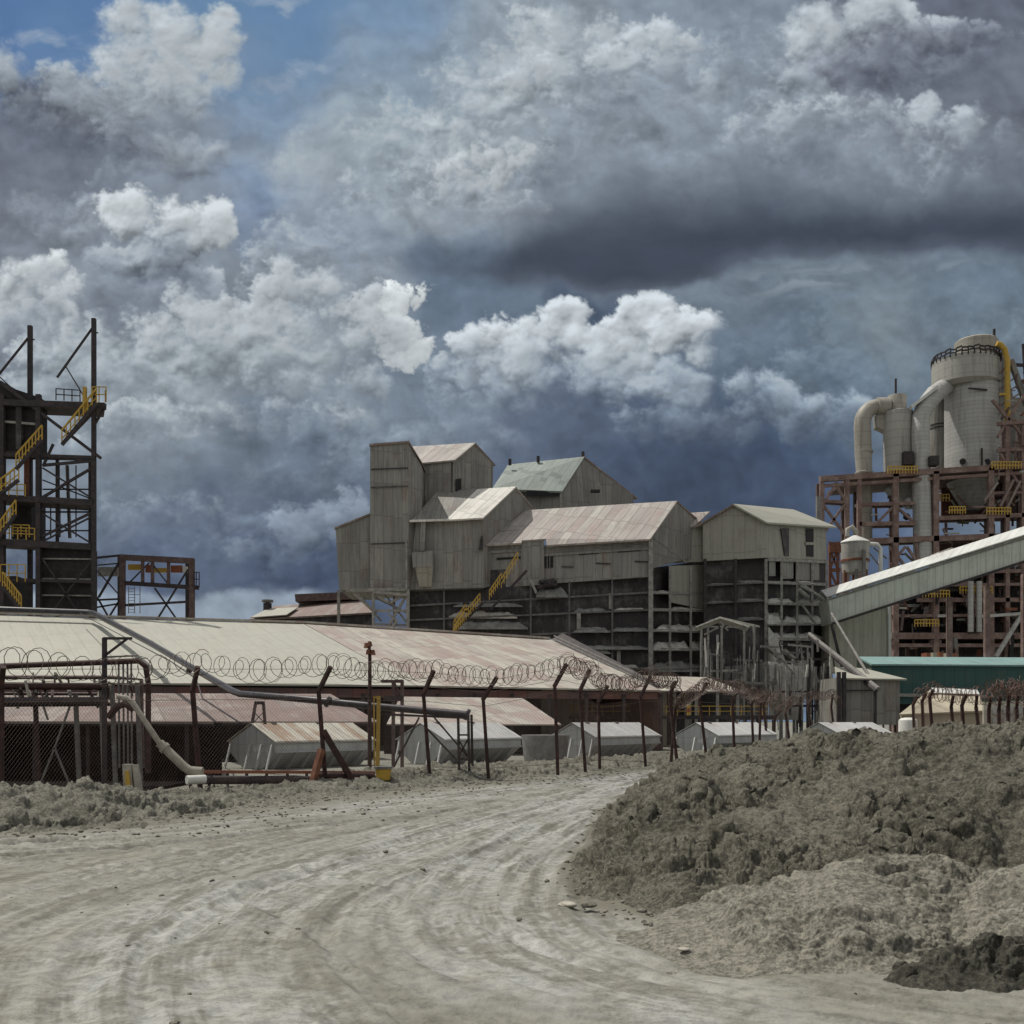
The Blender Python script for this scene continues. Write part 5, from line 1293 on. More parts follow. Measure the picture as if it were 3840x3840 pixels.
    MB().slab([P(1846, 1832, 124), P(2108, 1842, 122), P(2192, 1712, 126), P(1905, 1742, 128.5)], .2, (0, .1, -.2)).build('roof', M_roof_green, g, up=P(2192, 1712, 126) - P(2108, 1842, 122))
    MB().slab([P(2192, 1712, 126), P(2390, 1866, 131), P(2390, 1866, 131) + Vector((-9, 8, 0)), P(1905, 1742, 128.5)], .2, (0, 0, -.2)).build('roof', M_roof_rust, g)
    m = MB()
    m.slab([P(2100, 2000, 122.6), P(2372, 2000, 130.6), P(2376, 1860, 130.6), P(2190, 1716, 126.1), P(2100, 1842, 122.6)], .25, (-.1, .25, 0))
    m.build('gable_wall', M_wall_cool, g)
    MB().slab([P(1860, 2000, 125), P(2100, 2000, 122.6), P(2100, 1846, 122.6), P(1860, 1836, 125)], .25, (0, .25, 0)).build('front_wall', M_wall_cool, g)
    MB().slab([P(1976, 1862, 122.9), P(2096, 1860, 122.4), P(2096, 1844, 122.4), P(1976, 1840, 122.9)], .1, (0, -.1, 0)).build('eave_strip', M_glass_dark, g)  # near-black strip laid on the wall below the eave
    MB().slab([P(2100, 1905, 122.3), P(2107, 1905, 122.3), P(2107, 1850, 122.3), P(2100, 1850, 122.3)], .1, (0, -.1, 0)).build('corner_strip', M_wall_block, g)
    MB().box(P(2215, 0, 125).x, P(2250, 0, 125).x, 124.6, 125.4, Zv(1846, 125), Zv(1838, 125)).build('balcony', M_steel_dark, g)
    MB().slab([P(2236, 1836, 124.9), P(2250, 1836, 124.9), P(2250, 1808, 124.9), P(2236, 1808, 124.9)], .1, (0, -.1, 0)).build('door', M_wall_block, g)
    for u in (1912, 2018, 2186): MB().tube([P(u, 1745 - (u - 1905) * .1, 127), P(u, 1722 - (u - 1905) * .1, 127)], [.2, .2], 6).build('roof_vent', M_steel_dark, g)
    for u in (1880, 2380): MB().beam((Xu(u, 128), 128, 0), P(u, 1990, 128), .4).build('column', M_steel_dark, g)
build_west()

def dust_pile(par, u0, u1, v0, v1, Y0, Y1, seed, mat=None, back=1.6):
    """heap of spilled dust lying on a floor: rises to the back, ragged lip in front"""
    nx, ny = 26, 9; m = MB(); vs = []
    for j in range(ny):
        for i in range(nx):
            s = i / (nx - 1); q = j / (ny - 1)
            Y = L2(Y0, Y1, s); b = P(L2(u0, u1, s), v1, Y); tz = Zv(v0, Y) - b.z
            n = mnoise.noise(Vector((s * (u1 - u0) / 26.0, q * 2.2, seed))) + .5 * mnoise.noise(Vector((s * (u1 - u0) / 9.0, q * 5, seed + 9)))
            edge = min(1.0, 5 * min(s, 1 - s) + .35)
            z = tz * (math.sin(min(1, q * 1.25) * math.pi / 2) ** 0.8) * edge * (0.85 + 0.35 * n)
            vs.append(b + Vector((0, q * back + .18 * n, max(0, z))))
    fs = [[j * nx + i, j * nx + i + 1, (j + 1) * nx + i + 1, (j + 1) * nx + i] for j in range(ny - 1) for i in range(nx - 1)]
    m.add(vs, fs, True)
    return m.build('dust_drift', mat or M_dust, par)

def build_long():
    t = thing('long_ore_house', (Xu(2120, 108), 108, 0), 'long building with a pinkish streaked roof above open dark dust filled floors', 'building')
    YL, YR = 109.0, 105.5
    yy = lambda u: YL + (u - 1808) / (2440.0 - 1808) * (YR - YL)
    # roof in two heights of eave
    MB().slab([P(1806, 2044, yy(1806) - .7), P(1955, 2035, yy(1955) - .75), P(1958, 2026, yy(1958) - .45), P(2048, 2020, yy(2046) - .45), P(2050, 2044, yy(2046) - .95), P(2438, 2021, YR - .9), P(2540, 1878, 109.5), P(1972, 1913, 113)], .18, (0, .1, -.16)).build('roof', M_roof_pink, t, up=P(2540, 1878, 109.5) - P(2438, 2021, YR - .9))
    MB().beam(P(1850, 1994, 110.2), P(2478, 1962, 107.2), .12, .1).build('lap_seam', M_steel_grey, t)
    MB().slab([P(2540, 1878, 109.5), P(2640, 1965, 113.5), P(2000, 2000, 117), P(1972, 1913, 113)], .18, (0, .0, -.18)).build('roof', M_roof_rust, t)
    w = MB()
    w.slab([P(1808, 2206, YL), P(1955, 2198, yy(1955)), P(1955, 2036, yy(1955)), P(1808, 2044, YL)], .3, (0, .3, 0))
    w.slab([P(1955, 2198, yy(1955) - .25), P(2040, 2192, yy(2040) - .25), P(2040, 2021, yy(2040) - .25), P(1955, 2024, yy(1955) - .25)], .3, (0, .3, 0))
    w.slab([P(2040, 2190, yy(2040)), P(2440, 2163, YR), P(2440, 2022, YR), P(2040, 2046, yy(2040))], .3, (0, .3, 0))
    w.build('front_wall', M_wall, t)
    MB().slab([P(2440, 2163, YR), P(2452, 2130, YR + .8), P(2630, 2080, 113.6), P(2625, 1962, 113.2), P(2536, 1884, 109.4), P(2440, 2022, YR)], .3, (-.1, .3, 0)).build('gable_wall', M_wall_cool, t)
    op = [(1862, 1952, 2100, 2092, .06), (2172, 2246, 2082, 2075, .1), (2316, 2402, 2072, 2062, .1)]
    for (u0, u1, v0, v1, _) in op:
        MB().slab([P(u0, v0, yy(u0) - .06), P(u1, v0 - 6, yy(u1) - .06), P(u1, v1 - 5, yy(u1) - .06), P(u0, v1, yy(u0) - .06)], .05, (0, -.05, 0)).build('slot_opening', M_glass_dark, t)
    MB().slab([P(2042, 2130, yy(2040) - .05), P(2074, 2128, yy(2074) - .05), P(2074, 2082, yy(2074) - .05), P(2042, 2086, yy(2040) - .05)], .05, (0, -.05, 0)).build('window', M_glass_dark, t)
    for u in (2052, 2062): MB().beam(P(u, 2130, yy(u) - .14), P(u, 2084, yy(u) - .14), .08).build('window_bar', M_steel_grey, t)
    for (a, b) in (((1810, 2072), (1955, 2064)), ((2040, 2082), (2438, 2056))):
        MB().beam(P(a[0], a[1], yy(a[0]) - .1), P(b[0], b[1], yy(b[0]) - .1), .12, .25).build('wall_rail', M_wall_cool, t)
    for (u0, u1, v) in ((2105, 2150, 2124), (2235, 2290, 2112), (2380, 2430, 2105)): MB().beam(P(u0, v, yy(u0) - .1), P(u1, v + 2, yy(u1) - .1), .1, .12).build('bracket', M_darkclad, t)
    MB().beam(P(2440, 2016, YR - .2), P(2440, 2560, YR - .2), .45).build('corner_post', M_dustbeam, t)
    # dark floors below: slabs, recessed dark cladding, dusty beams and posts
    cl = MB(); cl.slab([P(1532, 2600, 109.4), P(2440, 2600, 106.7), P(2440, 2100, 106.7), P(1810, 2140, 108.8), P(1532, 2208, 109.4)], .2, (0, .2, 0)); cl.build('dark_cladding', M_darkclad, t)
    lv = [(2212, 2163), (2272, 2222), (2326, 2287), (2400, 2360), (2470, 2432), (2540, 2505)]
    for k, (vl, vr) in enumerate(lv):
        ends = [1532, 1665, 1990, 2135, 2295, 2440]
        for i in range(len(ends) - 1):
            if k in (3,) and i == 1: continue
            ua, ub = ends[i], ends[i + 1]
            fa, fb = (ua - 1532) / 908.0, (ub - 1532) / 908.0
            va, vb = L2(vl, vr, fa), L2(vl, vr, fb)
            if k == 0: continue
            ya, yb = L2(109.4, 106.7, fa) - .35, L2(109.4, 106.7, fb) - .35
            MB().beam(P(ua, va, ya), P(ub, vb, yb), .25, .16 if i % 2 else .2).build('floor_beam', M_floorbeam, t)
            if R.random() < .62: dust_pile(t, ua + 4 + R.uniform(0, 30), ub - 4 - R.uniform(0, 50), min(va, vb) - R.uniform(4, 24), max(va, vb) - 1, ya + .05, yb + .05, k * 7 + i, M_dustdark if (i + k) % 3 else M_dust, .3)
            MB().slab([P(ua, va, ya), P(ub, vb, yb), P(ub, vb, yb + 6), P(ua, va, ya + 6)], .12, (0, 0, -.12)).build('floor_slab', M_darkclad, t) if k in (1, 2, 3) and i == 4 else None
    for u in (1534, 1665, 1990, 2135, 2296):
        f = (u - 1532) / 908.0; y = L2(109.4, 106.7, f) - .45
        MB().beam((Xu(u, y), y, 0), P(u, L2(2212, 2163, f), y), .16).build('column', M_floorbeam, t)
    for (u, v0, v1) in ((2290, 2225, 2285), (2170, 2300, 2360), (2320, 2440, 2500), (2158, 2450, 2520)): MB().beam(P(u, v0, 106.9), P(u, v1, 106.9), .4).build('post', M_dustbeam, t)
    rg = random.Random(21)
    for (u0, u1, v0, v1) in ((2010, 2130, 2205, 2240), (1700, 1980, 2325, 2360), (2140, 2290, 2420, 2452), (1700, 1960, 2255, 2276), (2300, 2436, 2350, 2368), (2150, 2290, 2352, 2372), (2145, 2436, 2418, 2436)):
        f = ((u0 + u1) / 2 - 1532) / 908.0; y = L2(109.4, 106.7, f) - .9
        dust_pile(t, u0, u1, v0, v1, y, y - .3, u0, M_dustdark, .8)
    # broken vent fittings on the front
    m = MB()
    for k in range(9): m.tube([P(1560, 2190, 107.9) if 0 else P(2010 + rg.uniform(-4, 60), 2180 + rg.uniform(0, 30), 107), P(2030 + rg.uniform(0, 60), 2165 + rg.uniform(0, 40), 106.7)], .22, 6)
    m.build('broken_ducting', M_steel_dark, t)
    # inner side running back from the corner with spilled dust
    ys = lambda u: 105.5 + (u - 2440) / 210.0 * 9.0
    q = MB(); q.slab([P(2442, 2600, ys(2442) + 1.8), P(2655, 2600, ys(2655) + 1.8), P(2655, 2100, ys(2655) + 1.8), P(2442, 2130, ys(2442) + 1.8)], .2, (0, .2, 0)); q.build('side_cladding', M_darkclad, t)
    MB().slab([P(2512, 2258, ys(2512) - .2), P(2642, 2285, ys(2642) - .2), P(2642, 2118, ys(2642) - .2), P(2508, 2122, ys(2508) - .2)], .12, (0, .12, 0)).build('canvas_panel', M_cream if 0 else M_wall_block, t)
    for u in (2512, 2590): MB().beam((Xu(u, ys(u) - .4), ys(u) - .4, 0), P(u, 2125, ys(u) - .4), .24).build('column', M_dustbeam, t)
    for (v0, v1) in ((2222, 2226), (2286, 2290), (2364, 2368), (2436, 2436), (2505, 2500)):
        MB().beam(P(2440, v0, ys(2440)), P(2640, v1, ys(2640)), .3, .3).build('floor_beam', M_dustbeam, t)
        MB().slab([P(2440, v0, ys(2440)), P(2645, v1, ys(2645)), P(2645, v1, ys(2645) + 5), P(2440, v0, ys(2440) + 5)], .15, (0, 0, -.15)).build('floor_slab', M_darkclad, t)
    for i, (u0, u1, v0, v1) in enumerate(((2470, 2512, 2208, 2224), (2515, 2640, 2268, 2288), (2460, 2640, 2336, 2366), (2448, 2590, 2400, 2437), (2444, 2645, 2475, 2520), (2590, 2645, 2400, 2437))):
        dust_pile(t, u0, u1, v0, v1, ys(u0) - .5, ys(u1) - .5, 40 + i, M_dust if i not in (4,) else M_dustdark, 1.6)
    MB().beam(P(2448, 2016, 105.2), P(2575, 2110, 106), .12).build('drain_pipe', M_steel_grey, t)
    # outside stair with yellow rails
    s = thing('outside_stair', (Xu(1800, 106), 106, 4), 'steel stair with yellow rails climbing the dark floors of the long building', 'stair')
    ns = [(1695, 2355), (1745, 2290), (1790, 2300), (1840, 2215), (1845, 2240), (1945, 2075)]
    MB().beam(P(1700, 2370, 105.8), P(1810, 2262, 105.8), .5, .2).build('flight', M_steel_dark, s)
    MB().beam(P(1840, 2285, 105.7), P(1975, 2140, 105.9), .5, .25).build('flight', M_steel_dark, s)
    MB().beam(P(1972, 2140, 105.9), P(2012, 2225, 105.9), .25).build('strut', M_dustbeam, s)
    for (a, b) in (((1702, 2330), (1748, 2262)), ((1748, 2290), (1800, 2225)), ((1835, 2215), (1880, 2150)), ((1880, 2170), (1942, 2070)), ((1700, 2350), (1740, 2300))):
        r = MB()
        for f in range(7):
            p = LV(P(a[0], a[1], 105.4), P(b[0], b[1], 105.4), f / 6.0); r.beam(p, p - Vector((0, 0, .95)), .07)
        r.beam(P(*a, 105.4), P(*b, 105.4), .1).beam(P(*a, 105.4) - Vector((0, 0, .5)), P(*b, 105.4) - Vector((0, 0, .5)), .08)
        r.build('hand_rail', M_yellow, s)
    MB().beam(P(1735, 2262, 105.6), P(1760, 2262, 105.6), 1.2, .15).build('landing', M_steel_dark, s)
build_long()

def build_block():
    t = thing('corner_block', (Xu(2870, 112), 112, 0), 'gabled beige block on tall dark open floors at the right end of the ore buildings', 'building')
    MB().slab([P(2462, 1983, 111.2), P(2604, 1972, 111.6), P(2662, 1918, 113.2), P(2545, 1926, 113.4)], .15, (0, .1, -.15)).build('link_roof', M_roof_pink, t)
    MB().slab([P(2452, 2114, 111.9), P(2637, 2106, 112), P(2637, 1968, 112), P(2462, 1984, 111.8)], .3, (0, .3, 0)).build('link_wall', M_wall_block, t)
    m = MB()
    m.slab([P(2636, 2104, 111), P(2874, 2091, 109.6), P(2872, 1962, 109.6), P(2750, 1894, 110.3), P(2636, 1968, 111)], .3, (0, .3, 0))
    m.build('gable_wall', M_wall_block, t)
    MB().slab([P(2874, 2091, 109.7), P(3100, 2101, 119.6), P(3098, 1974, 119.6), P(2872, 1960, 109.7)], .3, (-.2, .2, 0)).build('side_wall', M_wall_block, t)
    MB().slab([P(2750, 1889, 109.8), P(2876, 1958, 108.9), P(3138, 1975, 120), P(2975, 1910, 122)], .18, (0, .05, -.18)).build('roof', M_roof_cream, t, 'pale cream right slope of the roof')
    MB().slab([P(2750, 1889, 109.8), P(2604, 1974, 110.8), P(2680, 1978, 124), P(2975, 1910, 122)], .18, (0, .05, -.18)).build('roof', M_roof_rust, t)
    MB().slab([P(2942, 2084, 112.4), P(2958, 2086, 113.1), P(2958, 1982, 113.1), P(2928, 1982, 111.8)], .1, (0, -.12, 0)).build('wall_recess', M_darkclad, t)
    MB().slab([P(3024, 2086, 116.1), P(3050, 2088, 117.2), P(3050, 1984, 117.2), P(3022, 1982, 116.0)], .1, (0, -.12, 0)).build('window', M_glass_dark, t)
    MB().slab([P(3020, 2044, 115.8), P(3054, 2044, 117.2), P(3054, 2034, 117.2), P(3020, 2034, 115.8)], .05, (0, -.15, 0)).build('window_bar', M_wall_block, t)
    # front: dark recessed panels
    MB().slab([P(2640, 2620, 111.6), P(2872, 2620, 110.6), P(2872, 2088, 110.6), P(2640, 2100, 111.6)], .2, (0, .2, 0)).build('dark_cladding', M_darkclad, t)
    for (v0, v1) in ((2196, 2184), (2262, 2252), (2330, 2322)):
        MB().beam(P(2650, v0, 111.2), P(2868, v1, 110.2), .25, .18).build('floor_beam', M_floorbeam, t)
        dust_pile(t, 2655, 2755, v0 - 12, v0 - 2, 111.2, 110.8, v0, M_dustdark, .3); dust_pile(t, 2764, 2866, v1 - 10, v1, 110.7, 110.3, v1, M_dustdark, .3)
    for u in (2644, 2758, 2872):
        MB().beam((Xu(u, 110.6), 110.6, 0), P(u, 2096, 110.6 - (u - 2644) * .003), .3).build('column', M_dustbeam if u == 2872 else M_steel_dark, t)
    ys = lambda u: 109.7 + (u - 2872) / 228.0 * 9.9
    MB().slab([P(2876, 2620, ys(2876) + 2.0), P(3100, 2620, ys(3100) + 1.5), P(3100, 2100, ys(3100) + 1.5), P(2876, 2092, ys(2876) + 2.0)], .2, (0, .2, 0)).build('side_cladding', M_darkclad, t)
    for (v0, v1) in ((2098, 2108), (2184, 2192), (2262, 2268), (2340, 2340), (2395, 2400)):
        MB().beam(P(2876, v0, ys(2876)), P(3100, v1, ys(3100)), .3, .32).build('floor_beam', M_dustbeam, t)
        MB().slab([P(2876, v0, ys(2876)), P(3100, v1, ys(3100)), P(3100, v1, ys(3100) + 4), P(2876, v0, ys(2876) + 4)], .15, (0, 0, -.15)).build('floor_slab', M_darkclad, t)
    for u in (2930, 2988, 3045, 3098):
        MB().beam((Xu(u, ys(u) - .2), ys(u) - .2, 0), P(u, 2100, ys(u) - .2), .26).build('column', M_dustbeam, t)
    for (u0, u1, va, vb) in ((2884, 2908, 2102, 2160), (2930, 2975, 2106, 2170), (2992, 3072, 2106, 2175)):
        MB().slab([P(u0, vb, ys(u0) + .1), P(u1, vb, ys(u1) + .1), P(u1, va, ys(u1) + .1), P(u0, va, ys(u0) + .1)], .12, (0, .12, 0)).build('hanging_sheet', M_wall_cool, t)
    for i, (u0, u1, v0, v1, mt) in enumerate(((2878, 2980, 2172, 2186, M_dust), (2985, 3060, 2166, 2190, M_dust), (2880, 2980, 2236, 2262, M_dust), (2985, 3095, 2240, 2268, M_dustbeam), (2880, 2935, 2290, 2340, M_dust), (2940, 3095, 2300, 2340, M_dust), (2880, 3095, 2365, 2398, M_dust), (2884, 3090, 2420, 2620, M_dust))):
        dust_pile(t, u0, u1, v0, v1, ys(u0) - .5, ys(u1) - .5, 70 + i, mt, 1.6 if i < 7 else 3.0)
    MB().slab([P(2882, 2600, ys(2882) - 1), P(2935, 2600, ys(2935) - 1), P(2935, 2420, ys(2935) - 1), P(2882, 2350, ys(2882) - 1)], .2, (0, .2, 0)).build('dusty_panel', M_dust, t)
    MB().slab([P(2880, 2430, 108), P(2940, 2480, 108), P(2936, 2466, 108), P(2884, 2412, 108)], 1.2, (0, 1.2, 0)).build('lean_sheet', M_wall_block, t)
    MB().slab([P(2944, 2444, 108), P(2998, 2484, 108), P(2996, 2474, 108), P(2946, 2432, 108)], 1.2, (0, 1.2, 0)).build('lean_sheet', M_wall_block, t)
    # pipe bundle falling out of the side
    for (a, b, r) in (((2990, 2180), (3112, 2262), .16), ((3000, 2196), (3100, 2250), .12), ((3010, 2270), (3060, 2340), .12), ((2995, 2210), (3030, 2240), .25)):
        MB().tube([P(*a, 112), P(*b, 113)], r, 8).build('pipe', M_dustbeam, t)
build_block()

def build_foreworks():
    # slanting conveyor in front of the dark floors
    t = thing('slanting_conveyor', (Xu(2250, 100), 100, 2), 'dark slanting conveyor with pale handrails descending behind the right end of the long shed roof', 'conveyor')
    MB().slab([P(2066, 2398, 97), P(2450, 2590, 80), P(2480, 2568, 80), P(2110, 2374, 97)], 1.4, (0, 1.4, 0)).build('belt_trough', M_steel_dark, t)
    MB().slab([P(2070, 2396, 96.8), P(2440, 2580, 80.2), P(2400, 2580, 80), P(2040, 2396, 96.8)], .2, (0, .2, 0)).build('dusty_skirt', M_dustdark, t)
    for dv in (0, 12):
        MB().beam(P(2078, 2384 + dv, 96), P(2430, 2548 + dv * 1.2, 80), .09).build('hand_rail', M_dustbeam, t)
    # canopy and scaffold
    Y = 96
    c = thing('small_canopy', (Xu(2740, Y), Y, 0), 'small pale gabled canopy on posts standing before the dark open floors', 'canopy')
    MB().slab([P(2612, 2352, Y), P(2700, 2318, Y), P(2700, 2312, Y), P(2606, 2350, Y)], 4.5, (0.8, 4.5, 0)).build('roof_slope', M_roof_bright, c)
    MB().slab([P(2700, 2318, Y), P(2808, 2352, Y), P(2812, 2348, Y), P(2700, 2312, Y)], 4.5, (0.8, 4.5, 0)).build('roof_slope', M_roof_bright, c)
    MB().slab([P(2712, 2334, Y + 3), P(2850, 2352, Y + 5), P(2848, 2346, Y + 5), P(2700, 2312, Y + 3)], .2, (0, 2, 0)).build('roof_slope', M_roof_cream, c)
    for u in (2630, 2655, 2706, 2790, 2828):
        MB().beam((Xu(u, Y + .4), Y + .4, 0), P(u, 2345, Y + .4), .2).build('post', M_dustbeam, c)
    for (a, b) in (((2640, 2350), (2790, 2352)), ((2640, 2380), (2700, 2350)), ((2700, 2330), (2730, 2365))): MB().beam(P(*a, Y + .3), P(*b, Y + .3), .14).build('brace', M_dustbeam, c)
    s = thing('scaffold', (Xu(2850, 94), 94, 0), 'tangle of grey dusty scaffold poles and ladders below the small canopy', 'scaffold')
    rg = random.Random(33)
    for u in range(2640, 3130, 26):
        y = 94 + rg.uniform(0, 4); top = rg.choice([2380, 2420, 2460, 2500]) if u < 2880 else rg.choice([2470, 2500, 2540])
        MB().beam((Xu(u, y), y, 0), P(u + rg.uniform(-3, 3), top, y), rg.uniform(.12, .3)).build('upright', rg.choice([M_dustbeam, M_steel_grey, M_steel_dark, M_dustdark]), s)
    for v in (2420, 2452, 2480, 2520, 2560, 2596, 2640, 2680):
        for k in range(3):
            u = rg.uniform(2640, 2980); L_ = rg.uniform(50, 160); y = 94 + rg.uniform(0, 4)
            MB().beam(P(u, v + rg.uniform(-8, 8), y), P(u + L_, v + rg.uniform(-8, 8), y), rg.uniform(.1, .22)).build('ledger', rg.choice([M_dustbeam, M_steel_grey, M_steel_dark]), s)
    for k in range(70):
        u = rg.uniform(2640, 3130); v = rg.uniform(2390, 2680); y = 93 + rg.uniform(0, 4)
        MB().beam(P(u, v, y), P(u + rg.uniform(-8, 8), v + rg.uniform(30, 120), y), rg.uniform(.06, .16)).build('pole', rg.choice([M_dust, M_dustbeam, M_steel_grey, M_steel_dark]), s)
    for k in range(22):
        u = rg.uniform(2640, 3080); v = rg.uniform(2400, 2660); y = 94 + rg.uniform(0, 4)
        MB().beam(P(u, v, y), P(u + rg.uniform(-45, 45), v + rg.uniform(25, 80), y), rg.uniform(.07, .16)).build('diagonal_brace', rg.choice([M_dustbeam, M_steel_grey, M_rustpost]), s)
    MB().slab([P(2720, 2700, 97), P(2880, 2700, 97), P(2880, 2480, 97), P(2720, 2500, 97)], .3, (0, .3, 0)).build('sheet_screen', M_dustdark, s)
    MB().slab([P(2885, 2700, 96.5), P(3010, 2700, 96.5), P(3010, 2500, 96.5), P(2885, 2480, 96.5)], .3, (0, .3, 0)).build('sheet_screen', M_dust, s)
    # two chutes slanting down to the right, with a cable
    for i, (a, b, r, lb) in enumerate((((3035, 2378, 100), (3295, 2584, 86), .21, 'thick pale pipe chute slanting down to the right from the dusty corner block'),
                                       ((3118, 2300, 101), (3262, 2540, 90), .13, 'thin dark strut pipe crossing behind the thick slanting chute'))):
        o = thing('slanting_chute', (P(*b).x, P(*b).y, 0), lb, 'pipe chute')
        MB().tube([P(*a), P(*b)], r, 10).build('pipe', M_steel_grey, o)
        if i == 0: MB().tube([P(a[0], a[1] + 12, a[2]), P(b[0] - 10, b[1] + 8, b[2])], .16, 8).build('under_pipe', M_steel_dark, o)
        MB().beam(P(*LV(Vector(a), Vector(b), .95)), (P(*LV(Vector(a), Vector(b), .95)).x, P(*LV(Vector(a), Vector(b), .95)).y, 0), .2).build('leg', M_steel_dark, o)
build_foreworks()

def build_backshed():
    t = thing('background_shed', (Xu(1170, 130), 130, 0), 'far shed with a dusty pink roof and dark walls left of the tall tower', 'shed')
    MB().slab([P(932, 2322, 130), P(1402, 2296, 128), P(1345, 2246, 134), P(1030, 2272, 136)], .2, (0, .1, -.2)).build('roof', M_roof_rust, t)
    MB().slab([P(940, 2318, 129.6), P(1075, 2308, 129.2), P(1118, 2280, 132), P(1005, 2285, 133)], .1, (0, -.1, .1)).build('pale_roof_patch', M_roof_cream, t)
    MB().slab([P(944, 2420, 130.4), P(1402, 2420, 128.5), P(1402, 2300, 128.5), P(944, 2326, 130.4)], .3, (0, .3, 0)).build('wall', M_darkclad, t)
    MB().slab([P(1108, 2256, 133.4), P(1345, 2246, 132.8), P(1345, 2218, 132.8), P(1105, 2228, 133.4)], 4, (0, 4, 0)).build('roof_monitor', M_steel_plum, t)
    MB().tube([P(1003, 2300, 133), P(1003, 2262, 133)], .55, 12).build('chimney', M_steel_dark, t)
    MB().tube([P(1003, 2258, 133), P(1003, 2250, 133)], .75, 12).build('chimney_cap', M_steel_grey, t)
build_backshed()

# ------------------------------------------------------------------ steel headframe at the left edge
def build_tower():
    Y0, Y1 = 95.0, 98.0
    t = thing('steel_headframe', (Xu(200, Y0), Y0, 0), 'tall dark steel tower frame with yellow stairs cut by the left edge', 'tower')
    B = lambda a, b, w, m=M_steel_dark, y=Y0, nm='beam', y2=None: MB().beam(P(*a, y), P(*b, y if y2 is None else y2), w).build(nm, m, t)
    # columns
    for (u, top, w, y) in ((352, 1195, .36, Y0), (145, 1480, .42, Y0), (8, 1480, .5, Y0), (-130, 1480, .5, Y0), (345, 1720, .5, Y1), (113, 1222, .38, Y1), (-40, 1480, .45, Y1), (215, 1720, .25, Y1 - 2)):
        MB().beam((Xu(u, y), y, 0), P(u, top, y), w).build('column', M_steel_dark, t)
    # mast rods
    for (a, b, w) in (((105, 1268), (-20, 1424), .16), ((345, 1232), (214, 1416), .16), ((243, 1368), (312, 1482), .1), (( -10, 1405), (60, 1470), .1)): B(a, b, w, nm='stay_rod')
    for (u, v) in ((113, 1225), (352, 1200)):
        MB().beam(P(u - 6, v + 48, Y0), P(u + 16, v + 48, Y0), .1).build('mast_bracket', M_steel_dark, t)
    # platforms: deck beams front and back with slab between
    for (v0, v1, u0, u1, th, wallm) in ((1506, 1524, -140, 395, .55, 1), (1700, 1716, -140, 345, .3, 0), (1858, 1886, -140, 350, .55, 1), (2026, 2052, -140, 345, .6, 1), (2170, 2182, -140, 350, .3, 0)):
        MB().slab([P(u0, v0, Y0), P(u1, v1, Y0), Vector((P(u1 - 6, v1, Y1).x, Y1, P(u1, v1, Y0).z)), Vector((P(u0, v0, Y0).x, Y1, P(u0, v0, Y0).z))], .12, (0, 0, -.12)).build('deck', M_steel_dark, t) if wallm else None
        B((u0, v0), (u1, v1), th, nm='floor_beam'); B((u0, v0 + 14), (u1 - 10, v1 + 8), th * .6, y=Y1, nm='floor_beam')
    # big diagonals and cross braces
    for (a, b, w) in (((-10, 1425), (378, 1718), .28), ((160, 1865), (340, 1758), .22), ((160, 1755), (340, 1865), .16), ((158, 2012), (338, 1925), .2), ((158, 1925), (338, 2035), .16), ((160, 2030), (340, 1940), .14),
                      ((160, 2095), (290, 2290), .14), ((345, 2100), (200, 2290), .14), ((160, 1712), (345, 1728), .2), ((160, 1745), (345, 1728), .24), ((395, 1524), (354, 1592), .2), ((165, 1740), (200, 1665), .2), ((232, 1668), (355, 1540), .22)):
        B(a, b, w, nm='brace')
    for (a, b, w) in (((160, 1800), (340, 1870), .12), ((160, 1835), (335, 1835), .12), ((170, 1990), (340, 1990), .12), ((160, 1920), (345, 1920), .14), ((160, 2140), (345, 2140), .12), ((170, 2230), (345, 2220), .14)):
        B(a, b, w, y=Y1, nm='brace')
    for u in (222, 255, 285): B((u, 1745), (u, 1870), .09, y=97, nm='hanger'); 
    for u in (190, 225, 258, 285): B((u, 1905), (u, 2015), .09, y=97, nm='hanger')
    B((252, 1745), (262, 2018), .25, M_steel_grey, 99, 'pipe')
    # cladding and hoppers
    cl = MB(); cl.slab([P(-140, 1690, Y0 + .5), P(150, 1690, Y0 + .5), P(150, 1490, Y0 + .5), P(60, 1460, Y0 + .5), P(0, 1425, Y0 + .5), P(-140, 1390, Y0 + .5)], 1.5, (0, 1.5, 0)); cl.build('upper_cladding', M_black, t)
    for (u0, u1, m) in ((5, 28, M_steel_grey), (74, 100, M_darkclad)): MB().beam(P(u0, 1685, Y0 + .2), P(u0, 1505, Y0 + .2), .5).build('pilaster', m, t)
    B((0, 1580), (150, 1592), .2, M_dustbeam, Y0 + .1, 'rail')
    MB().slab([P(150, 2292, Y0 + .6), P(345, 2292, Y0 + .6), P(345, 2060, Y0 + .6), P(150, 2048, Y0 + .6)], 1.2, (0, 1.2, 0)).build('lower_cladding', M_black, t)
    for v in (2095, 2170, 2232): B((155, v), (345, v + 2), .14, M_dustbeam, Y0 + .4, 'rail')
    MB().slab([P(-140, 2292, Y0 + 3), P(60, 2292, Y0 + 3), P(60, 2160, Y0 + 3), P(-140, 2160, Y0 + 3)], 3, (0, 3, 0)).build('rear_cladding', M_black, t)
    MB().slab([P(42, 2020, Y0 + 3), P(118, 2020, Y0 + 3), P(118, 1880, Y0 + 3), P(42, 1880, Y0 + 3)], 3, (0, 3, 0)).build('machine_housing', M_black, t)
